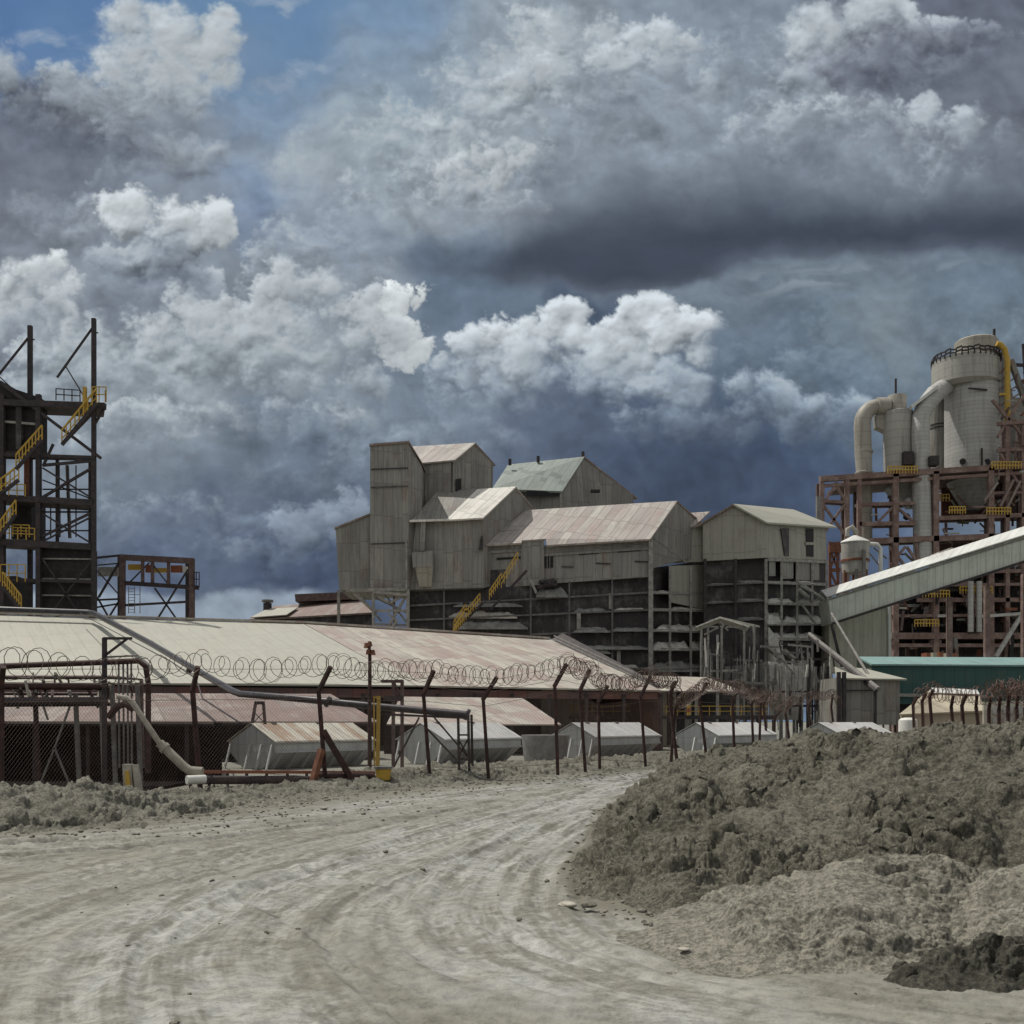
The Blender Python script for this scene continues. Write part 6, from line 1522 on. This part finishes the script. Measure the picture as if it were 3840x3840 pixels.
    # yellow stairs
    def stair(a, b, y, name='stair_flight'):
        st = MB().beam(P(*a, y), P(*b, y), .18, .3).build('stair_flight', M_steel_dark, t)
        for off in (0, 1.1):
            r = MB(); n = 8
            for i in range(n + 1):
                p = LV(P(*a, y + off), P(*b, y + off), i / n); r.beam(p, p + Vector((0, 0, 1.35)), .09)
            r.beam(P(*a, y + off) + Vector((0, 0, 1.35)), P(*b, y + off) + Vector((0, 0, 1.35)), .13).beam(P(*a, y + off) + Vector((0, 0, .55)), P(*b, y + off) + Vector((0, 0, .55)), .07)
            ro = r.build('stair_rail', M_yellow, t)
    stair((232, 1668), (362, 1512), Y0 - 1.2)
    stair((60, 1760), (158, 1650), Y0 - 1.2)
    stair((-60, 1900), (70, 1800), Y0 - 1.2); stair((-30, 2050), (60, 1930), Y0 - .8); stair((80, 2290), (10, 2200), Y0 - 1.0)
    def rail(u0, v0, u1, v1, y, mat=M_yellow, h=1.1):
        r = MB(); n = max(2, int(abs(u1 - u0) / 28))
        for i in range(n + 1):
            p = LV(P(u0, v0, y), P(u1, v1, y), i / n); r.beam(p, p + Vector((0, 0, h)), .08)
        for k in (h, h * .5): r.beam(P(u0, v0, y) + Vector((0, 0, k)), P(u1, v1, y) + Vector((0, 0, k)), .08)
        r.build('guard_rail', mat, t)
    rail(345, 1508, 398, 1508, Y0 - 1.0, h=1.4); rail(395, 1508, 398, 1508, Y0 + .5)
    rail(210, 1500, 300, 1506, Y0 + 4, M_steel_dark)
    rail(-60, 1856, 95, 1862, Y0 - .3); rail(-60, 2018, 130, 2026, Y0 - .3); rail(-60, 2182, 95, 2182, Y0 - .5, h=1.6); rail(48, 2012, 110, 2014, Y0 - .2)
    B((318, 1452), (318, 1552), .3, M_yellow, Y0 - .9, 'ladder')
    B((100, 1710), (100, 1858), .35, M_rust, Y0 + 1, 'pipe')
    # small gantry to its right
    g = thing('steel_gantry', (Xu(600, 105), 105, 0), 'lower plum coloured steel gantry with orange panels right of the headframe', 'gantry')
    G = lambda a, b, w, m=M_steel_plum, y=105.0, nm='beam': MB().beam(P(*a, y), P(*b, y), w).build(nm, m, g)
    for (u, v0, y) in ((460, 2082, 105), (720, 2098, 105), (452, 2085, 110), (706, 2100, 110)):
        MB().beam((Xu(u, y), y, 0), P(u, v0, y), .48).build('column', M_steel_plum if y < 108 else M_steel_dark, g)
    G((455, 2090), (728, 2104), .55); G((462, 2186), (745, 2204), .4, M_steel_dark); G((360, 2092), (458, 2082), .2, M_steel_dark); G((360, 2120), (452, 2112), .12, M_steel_dark); G((462, 2270), (716, 2256), .22, M_steel_dark)
    G((360, 2250), (455, 2246), .18, M_steel_dark); G((360, 2278), (455, 2262), .16, M_steel_dark)
    for u in (535, 572, 632): G((u, 2095), (u, 2190), .28)
    for (a, b, w) in (((370, 2240), (455, 2095), .2), ((455, 2240), (365, 2140), .12), ((480, 2190), (560, 2110), .12), ((630, 2190), (560, 2100), .12), ((705, 2135), (585, 2330), .16), ((580, 2205), (668, 2330), .16), ((405, 2320), (455, 2240), .16), ((365, 2240), (410, 2320), .16), ((500, 2275), (610, 2330), .001)):
        if w > .01: G(a, b, w, M_steel_dark, nm='brace')
    for (u0, u1, v0, v1, m) in ((366, 440, 2126, 2160, M_dustbeam), (480, 528, 2116, 2136, M_yellow), (545, 572, 2118, 2146, M_orange), (576, 628, 2130, 2146, M_yellow), (640, 682, 2120, 2146, M_orange), (684, 700, 2124, 2144, M_white)):
        MB().slab([P(u0, v1, 106), P(u1, v1, 106), P(u1, v0, 106), P(u0, v0, 106)], .4, (0, .4, 0)).build('panel', m, g)
    r = MB()
    for u in (728, 736, 747): r.beam(P(u, 2202, 104.6), P(u, 2146, 104.6), .08)
    for v in (2146, 2172): r.beam(P(726, v, 104.6), P(748, v, 104.6), .08)
    r.build('guard_rail', M_steel_dark, g)
    r = MB()
    for u in (482, 505, 525): r.beam(P(u, 2300, 104.8), P(u, 2200, 104.8), .06)
    for k in range(9): r.beam(P(482, 2208 + k * 11, 104.8), P(505, 2208 + k * 11, 104.8), .05)
    r.beam(P(482, 2230, 104.8), P(525, 2230, 104.8), .05)
    r.build('ladder', M_steel_grey, g)
build_tower()

# ------------------------------------------------------------------ smelter plant at the right
def build_plant():
    Y = 150.0
    px = lambda n: n / F * Y
    st = thing('plant_steel_frame', (Xu(3480, Y), Y, 0), 'huge maroon rusted steel frame carrying the silos at the right edge', 'steel frame')
    B = lambda a, b, w, m=M_steel_maroon, y=Y, nm='beam': MB().beam(P(*a, y), P(*b, y), w).build(nm, m, st)
    deck = lambda u: 1797 - (u - 3078) * 0.0655
    cols = [3082, 3176, 3222, 3357, 3508, 3714, 3776, 3836, 3900]
    for i, u in enumerate(cols):
        top = deck(u) if u < 3770 else 1600
        MB().beam((Xu(u, Y), Y, 0), P(u, top, Y), 0.8 if i in (3, 4, 5) else .6).build('column', M_steel_maroon, st)
        y = Y + 9
        MB().beam((Xu(u - 14, y), y, 0), P(u - 14, top + 20, y), .6).build('column', M_steel_plum, st)
    B((3074, deck(3074)), (3920, deck(3920)), .8); B((3074, deck(3074) + 26), (3920, deck(3920) + 26), .45)
    MB().slab([P(3180, deck(3180), Y), P(3920, deck(3920), Y), P(3920, deck(3920), Y) + Vector((0, 10, 0)), P(3180, deck(3180), Y) + Vector((0, 10, 0))], .5, (0, 0, -.5)).build('deck', M_steel_plum, st)
    for (v0, v1, u0, u1, w) in ((1892, 1888, 3222, 3430, .5), (1966, 1962, 3222, 3430, .6), (2030, 2006, 3260, 3900, .8), (1944, 1930, 3520, 3900, .6), (1878, 1884, 3085, 3180, .4), (2150, 2140, 3340, 3900, .5), (2250, 2250, 3440, 3900, .6), (2385, 2385, 3340, 3900, .9), (2420, 2420, 3340, 3900, .5), (2310, 2306, 3340, 3900, .4), (1850, 1845, 3714, 3900, .4), (1590, 1580, 3740, 3900, .5), (1690, 1680, 3740, 3900, .5), (2195, 2190, 3500, 3900, .4)):
        B((u0, v0), (u1, v1), w); MB().beam(P(u0, v0 + 8, Y + 9), P(u1, v1 + 8, Y + 9), w).build('beam', M_steel_plum, st)
        if u1 - u0 > 300: 
            MB().slab([P(u0, v0, Y + 1), P(u1, v1, Y + 1), P(u1, v1, Y + 8), P(u0, v0, Y + 8)], .2, (0, 0, -.2)).build('floor_plate', M_steel_plum, st)
    for (a, b) in (((3090, 1885), (3140, 1810)), ((3130, 1810), (3175, 1885)), ((3088, 1895), (3165, 2000)), ((3165, 1895), (3090, 2000)), ((3340, 2120), (3395, 2050)), ((3335, 2050), (3400, 2130)), ((3430, 2000), (3445, 2120)), ((3400, 2050), (3440, 2110)),
                   ((3360, 1900), (3430, 1960)), ((3290, 1960), (3350, 1900)), ((3720, 1500), (3840, 1640)), ((3840, 1480), (3740, 1640)), ((3750, 1700), (3840, 1850))):
        B(a, b, .35, nm='brace')
    rg = random.Random(51)
    # machinery clutter inside the lower frame
    for k in range(150):
        u = rg.uniform(3350, 3860); v = rg.uniform(2110, 2440); y = Y + rg.uniform(-1, 12)
        if rg.random() < .5:
            w = rg.uniform(8, 42); h = rg.uniform(.25, .8)
            MB().beam(P(u, v, y), P(u + rg.choice([-1, 1]) * w * rg.uniform(1, 2), v + rg.uniform(-6, 6), y), h).build('pipe_run', rg.choice([M_steel_maroon, M_steel_plum, M_rust, M_steel_maroon, M_steel_grey, M_lag, M_duct, M_glass_dark]), st)
        else:
            MB().beam(P(u, v, y), P(u + rg.uniform(-14, 14), v + rg.uniform(30, 110), y), rg.uniform(.15, .55)).build('stanchion', rg.choice([M_steel_maroon, M_steel_plum, M_rust, M_steel_grey, M_steel_maroon, M_duct, M_glass_dark]), st)
    # fine lattice, landings, pipes in the open bays
    for k in range(190):
        z_ = rg.random()
        if z_ < .45: u = rg.uniform(3230, 3860); v = rg.uniform(1820, 2100)
        elif z_ < .7: u = rg.uniform(3740, 3870); v = rg.uniform(1380, 1780)
        else: u = rg.uniform(3345, 3860); v = rg.uniform(2110, 2440)
        y = Y + rg.uniform(-.6, 8); q = rg.random(); w = rg.uniform(.12, .32)
        if z_ < .45 and u < 3510 and rg.random() < .55: continue
        if q < .4: a, b = (u, v), (u + rg.uniform(20, 60), v + rg.uniform(-3, 3))
        elif q < .7: a, b = (u, v), (u + rg.uniform(-2, 2), v + rg.uniform(25, 75))
        else: a, b = (u, v), (u + rg.choice([-1, 1]) * rg.uniform(20, 50), v + rg.uniform(30, 60))
        MB().beam(P(*a, y), P(*b, y), w).build('lattice_member', rg.choice([M_steel_maroon, M_steel_maroon, M_steel_plum, M_rust, M_duct, M_lag, M_yellow if rg.random() < .35 else M_steel_maroon]), st)
    for u in (3640, 3672): MB().tube([P(u, 2370, Y - 2), P(u, 2180, Y - 2)], .4, 10).build('standpipe', M_lag, st)
    MB().beam(P(3735, 2462, Y - 4), P(3828, 2310, Y - 4), .5).build('white_strut', M_lag, st); MB().beam(P(3680, 2312, Y - 4), P(3840, 2300, Y - 4), .4).build('white_strut', M_lag, st)
    MB().slab([P(3350, 2470, Y + 8), P(3920, 2470, Y + 8), P(3920, 2120, Y + 8), P(3440, 2140, Y + 8), P(3350, 2200, Y + 8)], .3, (0, .3, 0)).build('rear_cladding', M_darkclad, st)
    MB().slab([P(3530, 1960, Y + 10), P(3920, 1950, Y + 10), P(3920, 1800, Y + 10), P(3530, 1800, Y + 10)], .3, (0, .3, 0)).build('rear_cladding', M_fascia, st)
    MB().slab([P(3520, 2130, Y + 12), P(3920, 2080, Y + 12), P(3920, 2010, Y + 12), P(3520, 2020, Y + 12)], .3, (0, .3, 0)).build('rear_cladding', M_fascia, st)
    MB().slab([P(3745, 1800, Y + 11), P(3960, 1790, Y + 11), P(3960, 1500, Y + 11), P(3800, 1490, Y + 11), P(3770, 1340, Y + 11), P(3745, 1360, Y + 11)], 3, (0, 3, 0)).build('rear_cladding', M_wall_cool, st)
    def rail(u0, u1, v, y=Y - .8, m=M_yellow):
        r = MB(); n = int((u1 - u0) / 12) + 1
        for i in range(n + 1):
            uu = L2(u0, u1, i / n); r.beam(P(uu, v, y), P(uu, v - 26, y), .12)
        for k in (13, 26): r.beam(P(u0, v - k, y), P(u1, v - k, y), .14)
        r.build('guard_rail', m, st)
    rail(3330, 3440, 1775); rail(3720, 3830, 1758); rail(3560, 3620, 1926); rail(3700, 3790, 1930); rail(3420, 3560, 1880, Y + 4); rail(3430, 3520, 2350, Y - 1.2); rail(3460, 3560, 2240); rail(3600, 3720, 2226)
    for (a, b) in (((3750, 1900), (3800, 1800)), ((3775, 1905), (3825, 1805)), ((3690, 1880), (3740, 1810))): MB().beam(P(*a, Y - .5), P(*b, Y - .5), .5, .3).build('stair_flight', M_roof_rust, st)
    # vessels
    def vessel(name, uc, r_px, vb, vt, y, label, cat, mat, extra=None):
        t = thing(name, (Xu(uc, y), y, Zv(vb, y)), label, cat)
        r = r_px / F * y
        return t, r
    # great silo
    y = Y + 6
    t = thing('great_silo', (Xu(3645, y), y, Zv(1790, y)), 'largest pale banded silo with a wider collar and a square topped head house', 'silo')
    c = (Xu(3645, y), y, 0); r = 97 / F * y
    MB().lathe(c, [(r, Zv(1790, y)), (r, Zv(1455, y))], 48).build('shell', M_lag, t)
    c2 = (Xu(3620, y), y, 0); r2 = 118 / F * y
    MB().lathe(c2, [(r, Zv(1462, y)), (r2, Zv(1448, y)), (r2, Zv(1362, y)), (r2 * .98, Zv(1358, y))], 48).build('collar', M_conc, t)
    MB().lathe((Xu(3645, y), y, 0), [(.25 * r, Zv(1915, y)), (.42 * r, Zv(1900, y)), (1.0 * r, Zv(1794, y)), (1.0 * r, Zv(1760, y))], 32).build('cone', M_lag, t)
    r3 = 76 / F * y
    MB().lathe((Xu(3660, y), y, 0), [(r3, Zv(1345, y)), (r3, Zv(1284, y)), (r3 * .9, Zv(1278, y))], 40).build('head_drum', M_duct, t)
    rgx = random.Random(5)
    for (z, rr) in ((1352, 1.02), (1338, .98)):
        for k in range(36):
            a = k / 36 * 6.283; p = Vector((Xu(3622, y) + math.cos(a) * r2 * rr, y + math.sin(a) * r2 * rr, Zv(z, y)))
            q = Vector((Xu(3622, y) + math.cos(a + .17) * r2 * rr, y + math.sin(a + .17) * r2 * rr, Zv(z + rgx.uniform(-5, 5), y)))
            if k % 9 == 0: rb = MB()
            rb.beam(p, q, .2).beam(p, p - Vector((0, 0, px(16))), .14)
            if k % 9 == 8: rb.build('top_railing', M_steel_dark, t)
    for (u, v0, v1, w) in ((3728, 1285, 1234, .3), (3636, 1282, 1258, .2)): MB().beam(P(u, v0, y), P(u, v1, y), w).build('lightning_rod', M_steel_dark, t)
    for (u, v) in ((3610, 1730), (3702, 1732)): MB().tube([P(u, v, y - r - .1), P(u, v, y - r * .7)], .45, 12).build('nozzle', M_steel_dark, t)
    MB().beam(P(3682, 1760, y - r - .3), P(3682, 1680, y - r - .3), .2).build('pipe', M_steel_dark, t)
    MB().beam(P(3632, 1456, y - r - .2), P(3702, 1462, y - r - .2), .25, .2).build('stain_ledge', M_steel_dark, t)
    # second silo
    y = Y + 3
    t = thing('capped_silo', (Xu(3365, y), y, Zv(1775, y)), 'shorter pale silo with a narrow cap joined to the gooseneck duct', 'silo')
    r = 53 / F * y
    MB().lathe((Xu(3367, y), y, 0), [(r * .95, Zv(1775, y)), (r, Zv(1620, y)), (r * 1.02, Zv(1548, y)), (r * .7, Zv(1542, y))], 40).build('shell', M_conc, t)
    MB().lathe((Xu(3364, y), y, 0), [(34 / F * y, Zv(1546, y)), (34 / F * y, Zv(1488, y)), (33 / F * y, Zv(1485, y))], 32).build('cap', M_duct, t)
    MB().beam(P(3359, 1486, y), P(3359, 1420, y), .25).build('lightning_rod', M_steel_dark, t)
    MB().slab([P(3288, 1600, y), P(3330, 1620, y - .3), P(3330, 1552, y - .3), P(3286, 1556, y)], 1.5, (0, 1.5, 0)).build('side_flare', M_duct, t)
    MB().box(Xu(3362, y), Xu(3398, y), y - r - .9, y - r * .4, Zv(1760, y), Zv(1712, y)).build('drive_box', M_steel_dark, t)
    # gooseneck duct
    t = thing('gooseneck_duct', (Xu(3238, y), y, Zv(2030, y)), 'tall tan gooseneck duct bending over to the capped silo', 'duct')
    rd = 31 / F * y; c0 = (3296, 1588); pts = [P(3246, 2040, y), P(3246, 1900, y), P(3237, 1700, y), P(3234, 1600, y)]
    for k in range(1, 9):
        a = math.pi - k / 8 * math.pi / 2; pts.append(P(c0[0] + 62 * math.cos(a), c0[1] - 64 * math.sin(a), y))
    pts.append(P(3300, 1524, y))
    MB().tube(pts, [rd * .78] * 2 + [rd] * 2 + [rd * (1 - .02 * k) for k in range(9)], 24).build('duct', M_duct, t)
    MB().tube([P(3288, 1524, y), P(3332, 1524, y)], rd * 1.05, 20).build('sleeve', M_rust if 0 else M_duct, t)
    for v in (1700, 1780, 1900): MB().lathe((Xu(3240, y), y, 0), [(rd * 1.0, Zv(v, y)), (rd * 1.08, Zv(v - 2, y)), (rd * 1.08, Zv(v - 8, y)), (rd, Zv(v - 10, y))], 24).build('flange', M_duct, t)
    # second duct bending into the collar
    y = Y + 1
    t = thing('elbow_duct', (Xu(3455, y), y, Zv(2100, y)), 'grey banded duct rising between the silos with a pale highlight strip added on its elbow', 'duct')
    rd = 33 / F * y
    MB().tube([P(3462, 2110, y), P(3460, 1980, y), P(3455, 1800, y), P(3452, 1620, y), P(3454, 1565, y), P(3472, 1520, y + 1), P(3505, 1478, y + 2), P(3545, 1450, y + 4)], [rd * 1.05, rd * 1.05, rd, rd, rd, rd * 1.05, rd * 1.05, rd], 24).build('duct', M_lag, t)
    MB().slab([P(3422, 1530, y - 1.0), P(3522, 1452, y), P(3516, 1444, y), P(3416, 1520, y - 1.0)], 1.8, (0, 1.8, 0)).build('elbow_highlight', M_gallery_roof, t)  # pale slab stands in for the sun highlight along the elbow's upper edge
    MB().box(Xu(3468, y), Xu(3500, y), y - rd - .8, y - rd * .5, Zv(1756, y), Zv(1722, y)).build('drive_box', M_steel_dark, t)
    y = Y + 9
    t = thing('shaded_vessel', (Xu(3520, y), y, Zv(1775, y)), 'dark grey cylinder standing in shade between elbow duct and largest silo', 'vessel')
    rd = 36 / F * y
    MB().lathe((Xu(3522, y), y, 0), [(rd, Zv(1775, y)), (rd, Zv(1500, y)), (rd * .5, Zv(1485, y))], 28).build('shell', M_wall_cool, t)
    for v in (1600, 1612): MB().lathe((Xu(3522, y), y, 0), [(rd, Zv(v, y)), (rd * 1.04, Zv(v, y)), (rd * 1.04, Zv(v - 5, y)), (rd, Zv(v - 5, y))], 28).build('band', M_steel_dark, t)
    # downcomers behind
    t = thing('conical_hopper', (Xu(3390, Y + 5), Y + 5, Zv(1900, Y + 5)), 'dull grey conical hopper hanging below the deck under the capped silo', 'hopper')
    y = Y + 5
    MB().lathe((Xu(3400, y), y, 0), [(.5, Zv(1900, y)), (1.9, Zv(1850, y)), (2.2, Zv(1800, y))], 24).build('cone', M_lag, t)
    for (u, v, rr) in ((3338, 1838, .8), (3352, 1860, .55), (3406, 1880, .6), (3400, 1938, .5)): MB().lathe((Xu(u, y - 3), y - 3, 0), [(rr * .3, Zv(v, y - 3) - rr), (rr, Zv(v, y - 3) - .2), (rr, Zv(v, y - 3) + .2), (rr * .3, Zv(v, y - 3) + rr)], 14).build('valve', M_steel_dark if rr < .6 else M_lag, t)
    # yellow crane pipe at the far right
    y = Y + 2
    t = thing('yellow_riser', (Xu(3775, y), y, Zv(1600, y)), 'yellow curved riser pipe coming down beside the largest silo', 'pipe')
    MB().tube([P(3738, 1288, y), P(3752, 1292, y), P(3768, 1310, y), P(3778, 1350, y), P(3778, 1580, y)], 10 / F * y, 12).build('pipe', M_yellow, t)
    MB().tube([P(3738, 1296, y + 1.2), P(3760, 1310, y + 1.2), P(3764, 1350, y + 1.2), P(3764, 1560, y + 1.2)], 6 / F * y, 10).build('pipe', M_lag, t)
    t = thing('lattice_mast', (Xu(3815, Y), Y, Zv(1760, Y)), 'leaning grey lattice boom right of the yellow riser', 'boom')
    MB().beam(P(3790, 1350, Y + 3), P(3850, 1520, Y + 3), .7).build('boom', M_wall_cool, t); MB().beam(P(3836, 1290, Y + 3), P(3850, 1500, Y + 3), .3).build('mast', M_steel_dark, t)
    MB().beam(P(3800, 1368, Y + 3), P(3900, 1372, Y + 3), .4).build('arm', M_steel_dark, t)
    for k in range(6): MB().beam(P(3790 + 10 * k, 1352 + 30 * k, Y + 3), P(3750, 1400 + 30 * k, Y + 3), .2).build('lacing', M_steel_maroon, t)
    # small tank with a cone roof on its own legs
    y = 128.0
    t = thing('cone_roofed_tank', (Xu(3206, y), y, 0), 'small tan tank with a white cone roof on rusty legs before the plant', 'tank')
    r = 53 / F * y; cx = Xu(3206, y)
    MB().lathe((cx, y, 0), [(r * .84, Zv(2150, y)), (r * .92, Zv(2118, y)), (r * .97, Zv(2090, y)), (r, Zv(2035, y))], 32).build('shell', M_conc, t)
    MB().lathe((cx, y, 0), [(r * 1.04, Zv(2036, y)), (r * .9, Zv(2028, y)), (.2, Zv(2008, y))], 32).build('cone_roof', M_gallery_roof, t)
    MB().lathe((cx, y, 0), [(r * .93, Zv(2108, y)), (r * .99, Zv(2108, y)), (r * .99, Zv(2100, y)), (r * .96, Zv(2098, y))], 32).build('rust_band', M_rust, t)
    for k in range(6):
        a = k / 6 * 6.283 + .3; MB().beam((cx + math.cos(a) * r * .8, y + math.sin(a) * r * .8, 0), (cx + math.cos(a) * r * .8, y + math.sin(a) * r * .8, Zv(2140, y)), .35).build('leg', M_rust if k % 2 else M_steel_grey, t)
    MB().tube([P(3255, 2040, y), P(3290, 2042, y), P(3302, 2056, y), P(3302, 2140, y)], .28, 8).build('pipe', M_gallery_roof, t)
    MB().beam(P(3240, 2170, y - r - .2), P(3240, 2060, y - r - .2), .35).build('ladder', M_steel_grey, t)
    MB().tube([P(3178, 2010, y + 2), P(3178, 1985, y + 2), P(3195, 1975, y + 2), P(3215, 2000, y + 2)], .3, 8).build('vent_pipe', M_duct, t)
    s = thing('rusty_access_frame', (Xu(3125, 124), 124, 0), 'narrow orange rusted access frame between corner block and the cone roofed tank', 'frame')
    for u in (3112, 3142): MB().beam((Xu(u, 124), 124, 0), P(u, 2032, 124), .3).build('column', M_rust, s)
    for v in (2040, 2060, 2138, 2200): MB().beam(P(3108, v, 124), P(3150, v, 124), .4 if v != 2060 else .9).build('beam', M_rust, s)
    for (a, b) in (((3112, 2060), (3142, 2136)), ((3142, 2060), (3112, 2136)), ((3112, 2140), (3140, 2200))): MB().beam(P(*a, 124), P(*b, 124), .22).build('brace', M_rust, s)
    MB().beam((Xu(3070, 122), 122, 0), P(3070, 1862, 122), .55).build('dark_post', M_steel_grey, s)
build_plant()

def build_gallery():
    t = thing('conveyor_gallery', (Xu(3300, 112), 112, 0), 'long enclosed pale conveyor gallery sloping up to the right edge', 'conveyor gallery')
    ya, yb = 112.0, 104.0
    A, Bq = P(3106, 2244, ya), P(3960, 1976, yb - 1.2); C, D = P(3960, 2066, yb - 1.2), P(3118, 2338, ya)
    MB().slab([D, C, Bq, A], 3.6, (0, 3.6, 0)).build('side_cladding', M_gallery, t)
    a2, b2 = P(3100, 2236, ya - .2), P(3960, 1967, yb - 1.4)
    MB().slab([a2, b2, b2 + Vector((0, 2.0, .9)), a2 + Vector((0, 2.0, .9))], .12, (0, 0, -.1)).build('roof', M_gallery_roof, t)
    MB().slab([a2 + Vector((0, 2.0, .9)), b2 + Vector((0, 2.0, .9)), b2 + Vector((0, 4.1, 0)), a2 + Vector((0, 4.1, 0))], .12, (0, 0, -.1)).build('roof', M_gallery_roof, t)
    MB().beam(D + Vector((0, -.1, -.05)), C + Vector((0, -.1, -.05)), .2, .25).build('bottom_chord', M_steel_dark, t)
    MB().beam(A + Vector((0, -.05, -.15)), Bq + Vector((0, -.05, -.15)), .08, .14).build('gutter', M_steel_grey, t)
    m = MB(); m.slab([P(3506, 2098, 109.5), P(3588, 2070, 109), P(3570, 2052, 109), P(3520, 2070, 109.5)], 2.0, (0, 2, 0)); m.build('roof_housing', M_roof_pink, t)
    w = thing('cream_wall_building', (Xu(3225, 116), 116, 0), 'cream sheet clad wall building standing under the low end of the conveyor gallery', 'building')
    MB().slab([P(3108, 2520, 117), P(3340, 2520, 116), P(3336, 2266, 116), P(3110, 2330, 117)], 4, (0, 4, 0)).build('wall', M_cream, w)
    MB().beam(P(3336, 2480, 115.8), P(3334, 2272, 115.8), .3).build('corner_strip', M_gallery_roof, w)
    MB().slab([P(3104, 2334, 116.8), P(3342, 2268, 115.8), P(3342, 2262, 115.8), P(3104, 2328, 116.8)], 4.4, (0, 4.4, 0)).build('roof', M_gallery, w)
    for u in (3560, 3700, 3840): MB().beam((Xu(u, 110), 110, 0), P(u, 2240 - (u - 3560) * .31, 110), .5).build('bent_leg', M_steel_maroon, t)
    MB().beam(P(3118, 2340, 111), (P(3225, 2500, 111).x, 111, 0), .25).build('strut', M_steel_dark, t)
    g = thing('green_shed', (Xu(3550, 98), 98, 0), 'low teal green shed with pale turquoise roof edge at the right', 'shed')
    MB().slab([P(3268, 2490, 97), P(3960, 2494, 97), P(3960, 2466, 102), P(3214, 2462, 102)], .15, (0, .05, -.15)).build('roof', M_teal_roof, g)
    MB().slab([P(3214, 2462, 102), P(3960, 2466, 102), P(3960, 2500, 112), P(3214, 2500, 112)], .15, (0, .05, -.15)).build('roof', M_teal_roof, g)
    MB().slab([P(3268, 2640, 97.3), P(3960, 2640, 97.3), P(3960, 2500, 97.3), P(3272, 2496, 97.3)], .3, (0, .3, 0)).build('wall', M_teal, g)
    MB().beam(P(3372, 2606, 96.8), P(3700, 2612, 96.8), .3).build('gutter', M_dustbeam, g)
    MB().slab([P(3372, 2720, 98.5), P(3960, 2720, 98.5), P(3960, 2636, 98.5), P(3372, 2636, 98.5)], .3, (0, .3, 0)).build('lower_opening', M_black, g)
    rg = random.Random(61)
    o = thing('orange_machinery', (Xu(3530, 108), 108, 0), 'sunlit orange machine tops peeping over the turquoise roof edge', 'machine')
    for k in range(5): MB().box(Xu(3475 + k * 24, 113), Xu(3490 + k * 24, 113), 113, 114.5, 0, Zv(2452 - rg.uniform(0, 9), 113)).build('hood', M_tarp if k % 2 else M_orange, o)
    s = thing('grey_hut', (Xu(3270, 88), 88, 0), 'grey sheet hut with a pale shallow roof before the teal shed', 'hut')
    MB().slab([P(3140, 2718, 88), P(3374, 2718, 88), P(3374, 2544, 88), P(3148, 2540, 88)], 6, (0, 6, 0)).build('wall', M_wall_cool, s)
    MB().slab([P(3136, 2542, 87.4), P(3402, 2546, 87.4), P(3240, 2506, 94.5), P(3130, 2500, 95)], .12, (0, .05, -.12)).build('roof', M_roof_cream, s)
    MB().beam(P(3150, 2590, 87.8), P(3290, 2588, 87.8), .1, .12).build('wall_rail', M_steel_dark, s)
    for u in (3145, 3165): MB().beam((Xu(u, 87.3), 87.3, 0), P(u, 2520, 87.3), .3).build('post', M_steel_dark, s)
    c = thing('canvas_store', (Xu(3560, 80), 80, 0), 'tan canvas covered store with a ridge strip paled for sunlight right of the grey hut', 'tent')
    q = [(3372, 2688, 80), (3400, 2700, 79), (3700, 2700, 79), (3700, 2640, 80)]
    m = MB(); m.slab([P(3372, 2678, 80), P(3700, 2664, 78.5), P(3664, 2592, 84), P(3490, 2584, 84)], .12, (0, .05, -.12)); m.build('cover', M_tarp, c)
    MB().slab([P(3480, 2600, 83.2), P(3672, 2606, 82.8), P(3662, 2589, 84), P(3492, 2581, 84)], .08, (0, -.12, .06)).build('ridge_strip', M_gallery_roof, c)  # pale strip puts the sunlit look of the ridge into colour
    MB().slab([P(3380, 2780, 80.3), P(3700, 2780, 79), P(3700, 2668, 79), P(3380, 2682, 80.3)], .2, (0, .2, 0)).build('wall', M_tarp, c)
    k = thing('white_tank', (Xu(3405, 70), 70, 0), 'small white round topped tank behind the crest of the spoil heap', 'tank')
    r = 34 / F * 70
    MB().lathe((Xu(3405, 70), 70, 0), [(r, 0), (r, Zv(2708, 70)), (r * .96, Zv(2700, 70)), (r * .75, Zv(2694, 70)), (r * .3, Zv(2691, 70))], 28).build('shell', M_white, k)
    h = thing('pale_glazed_hut', (Xu(3780, 72), 72, 0), 'pale building with a grid of window bars behind the right hand fence', 'hut')
    MB().slab([P(3690, 2790, 72), P(3920, 2790, 72), P(3920, 2625, 72), P(3690, 2632, 72)], .25, (0, .25, 0)).build('wall', M_cream, h)
    for (u0, u1) in ((3722, 3752), (3762, 3800), (3806, 3836)):
        for (v0, v1) in ((2650, 2680), (2688, 2722)):
            MB().slab([P(u0, v1, 71.9), P(u1, v1, 71.9), P(u1, v0, 71.9), P(u0, v0, 71.9)], .05, (0, -.05, 0)).build('window', M_lag, h)
build_gallery()
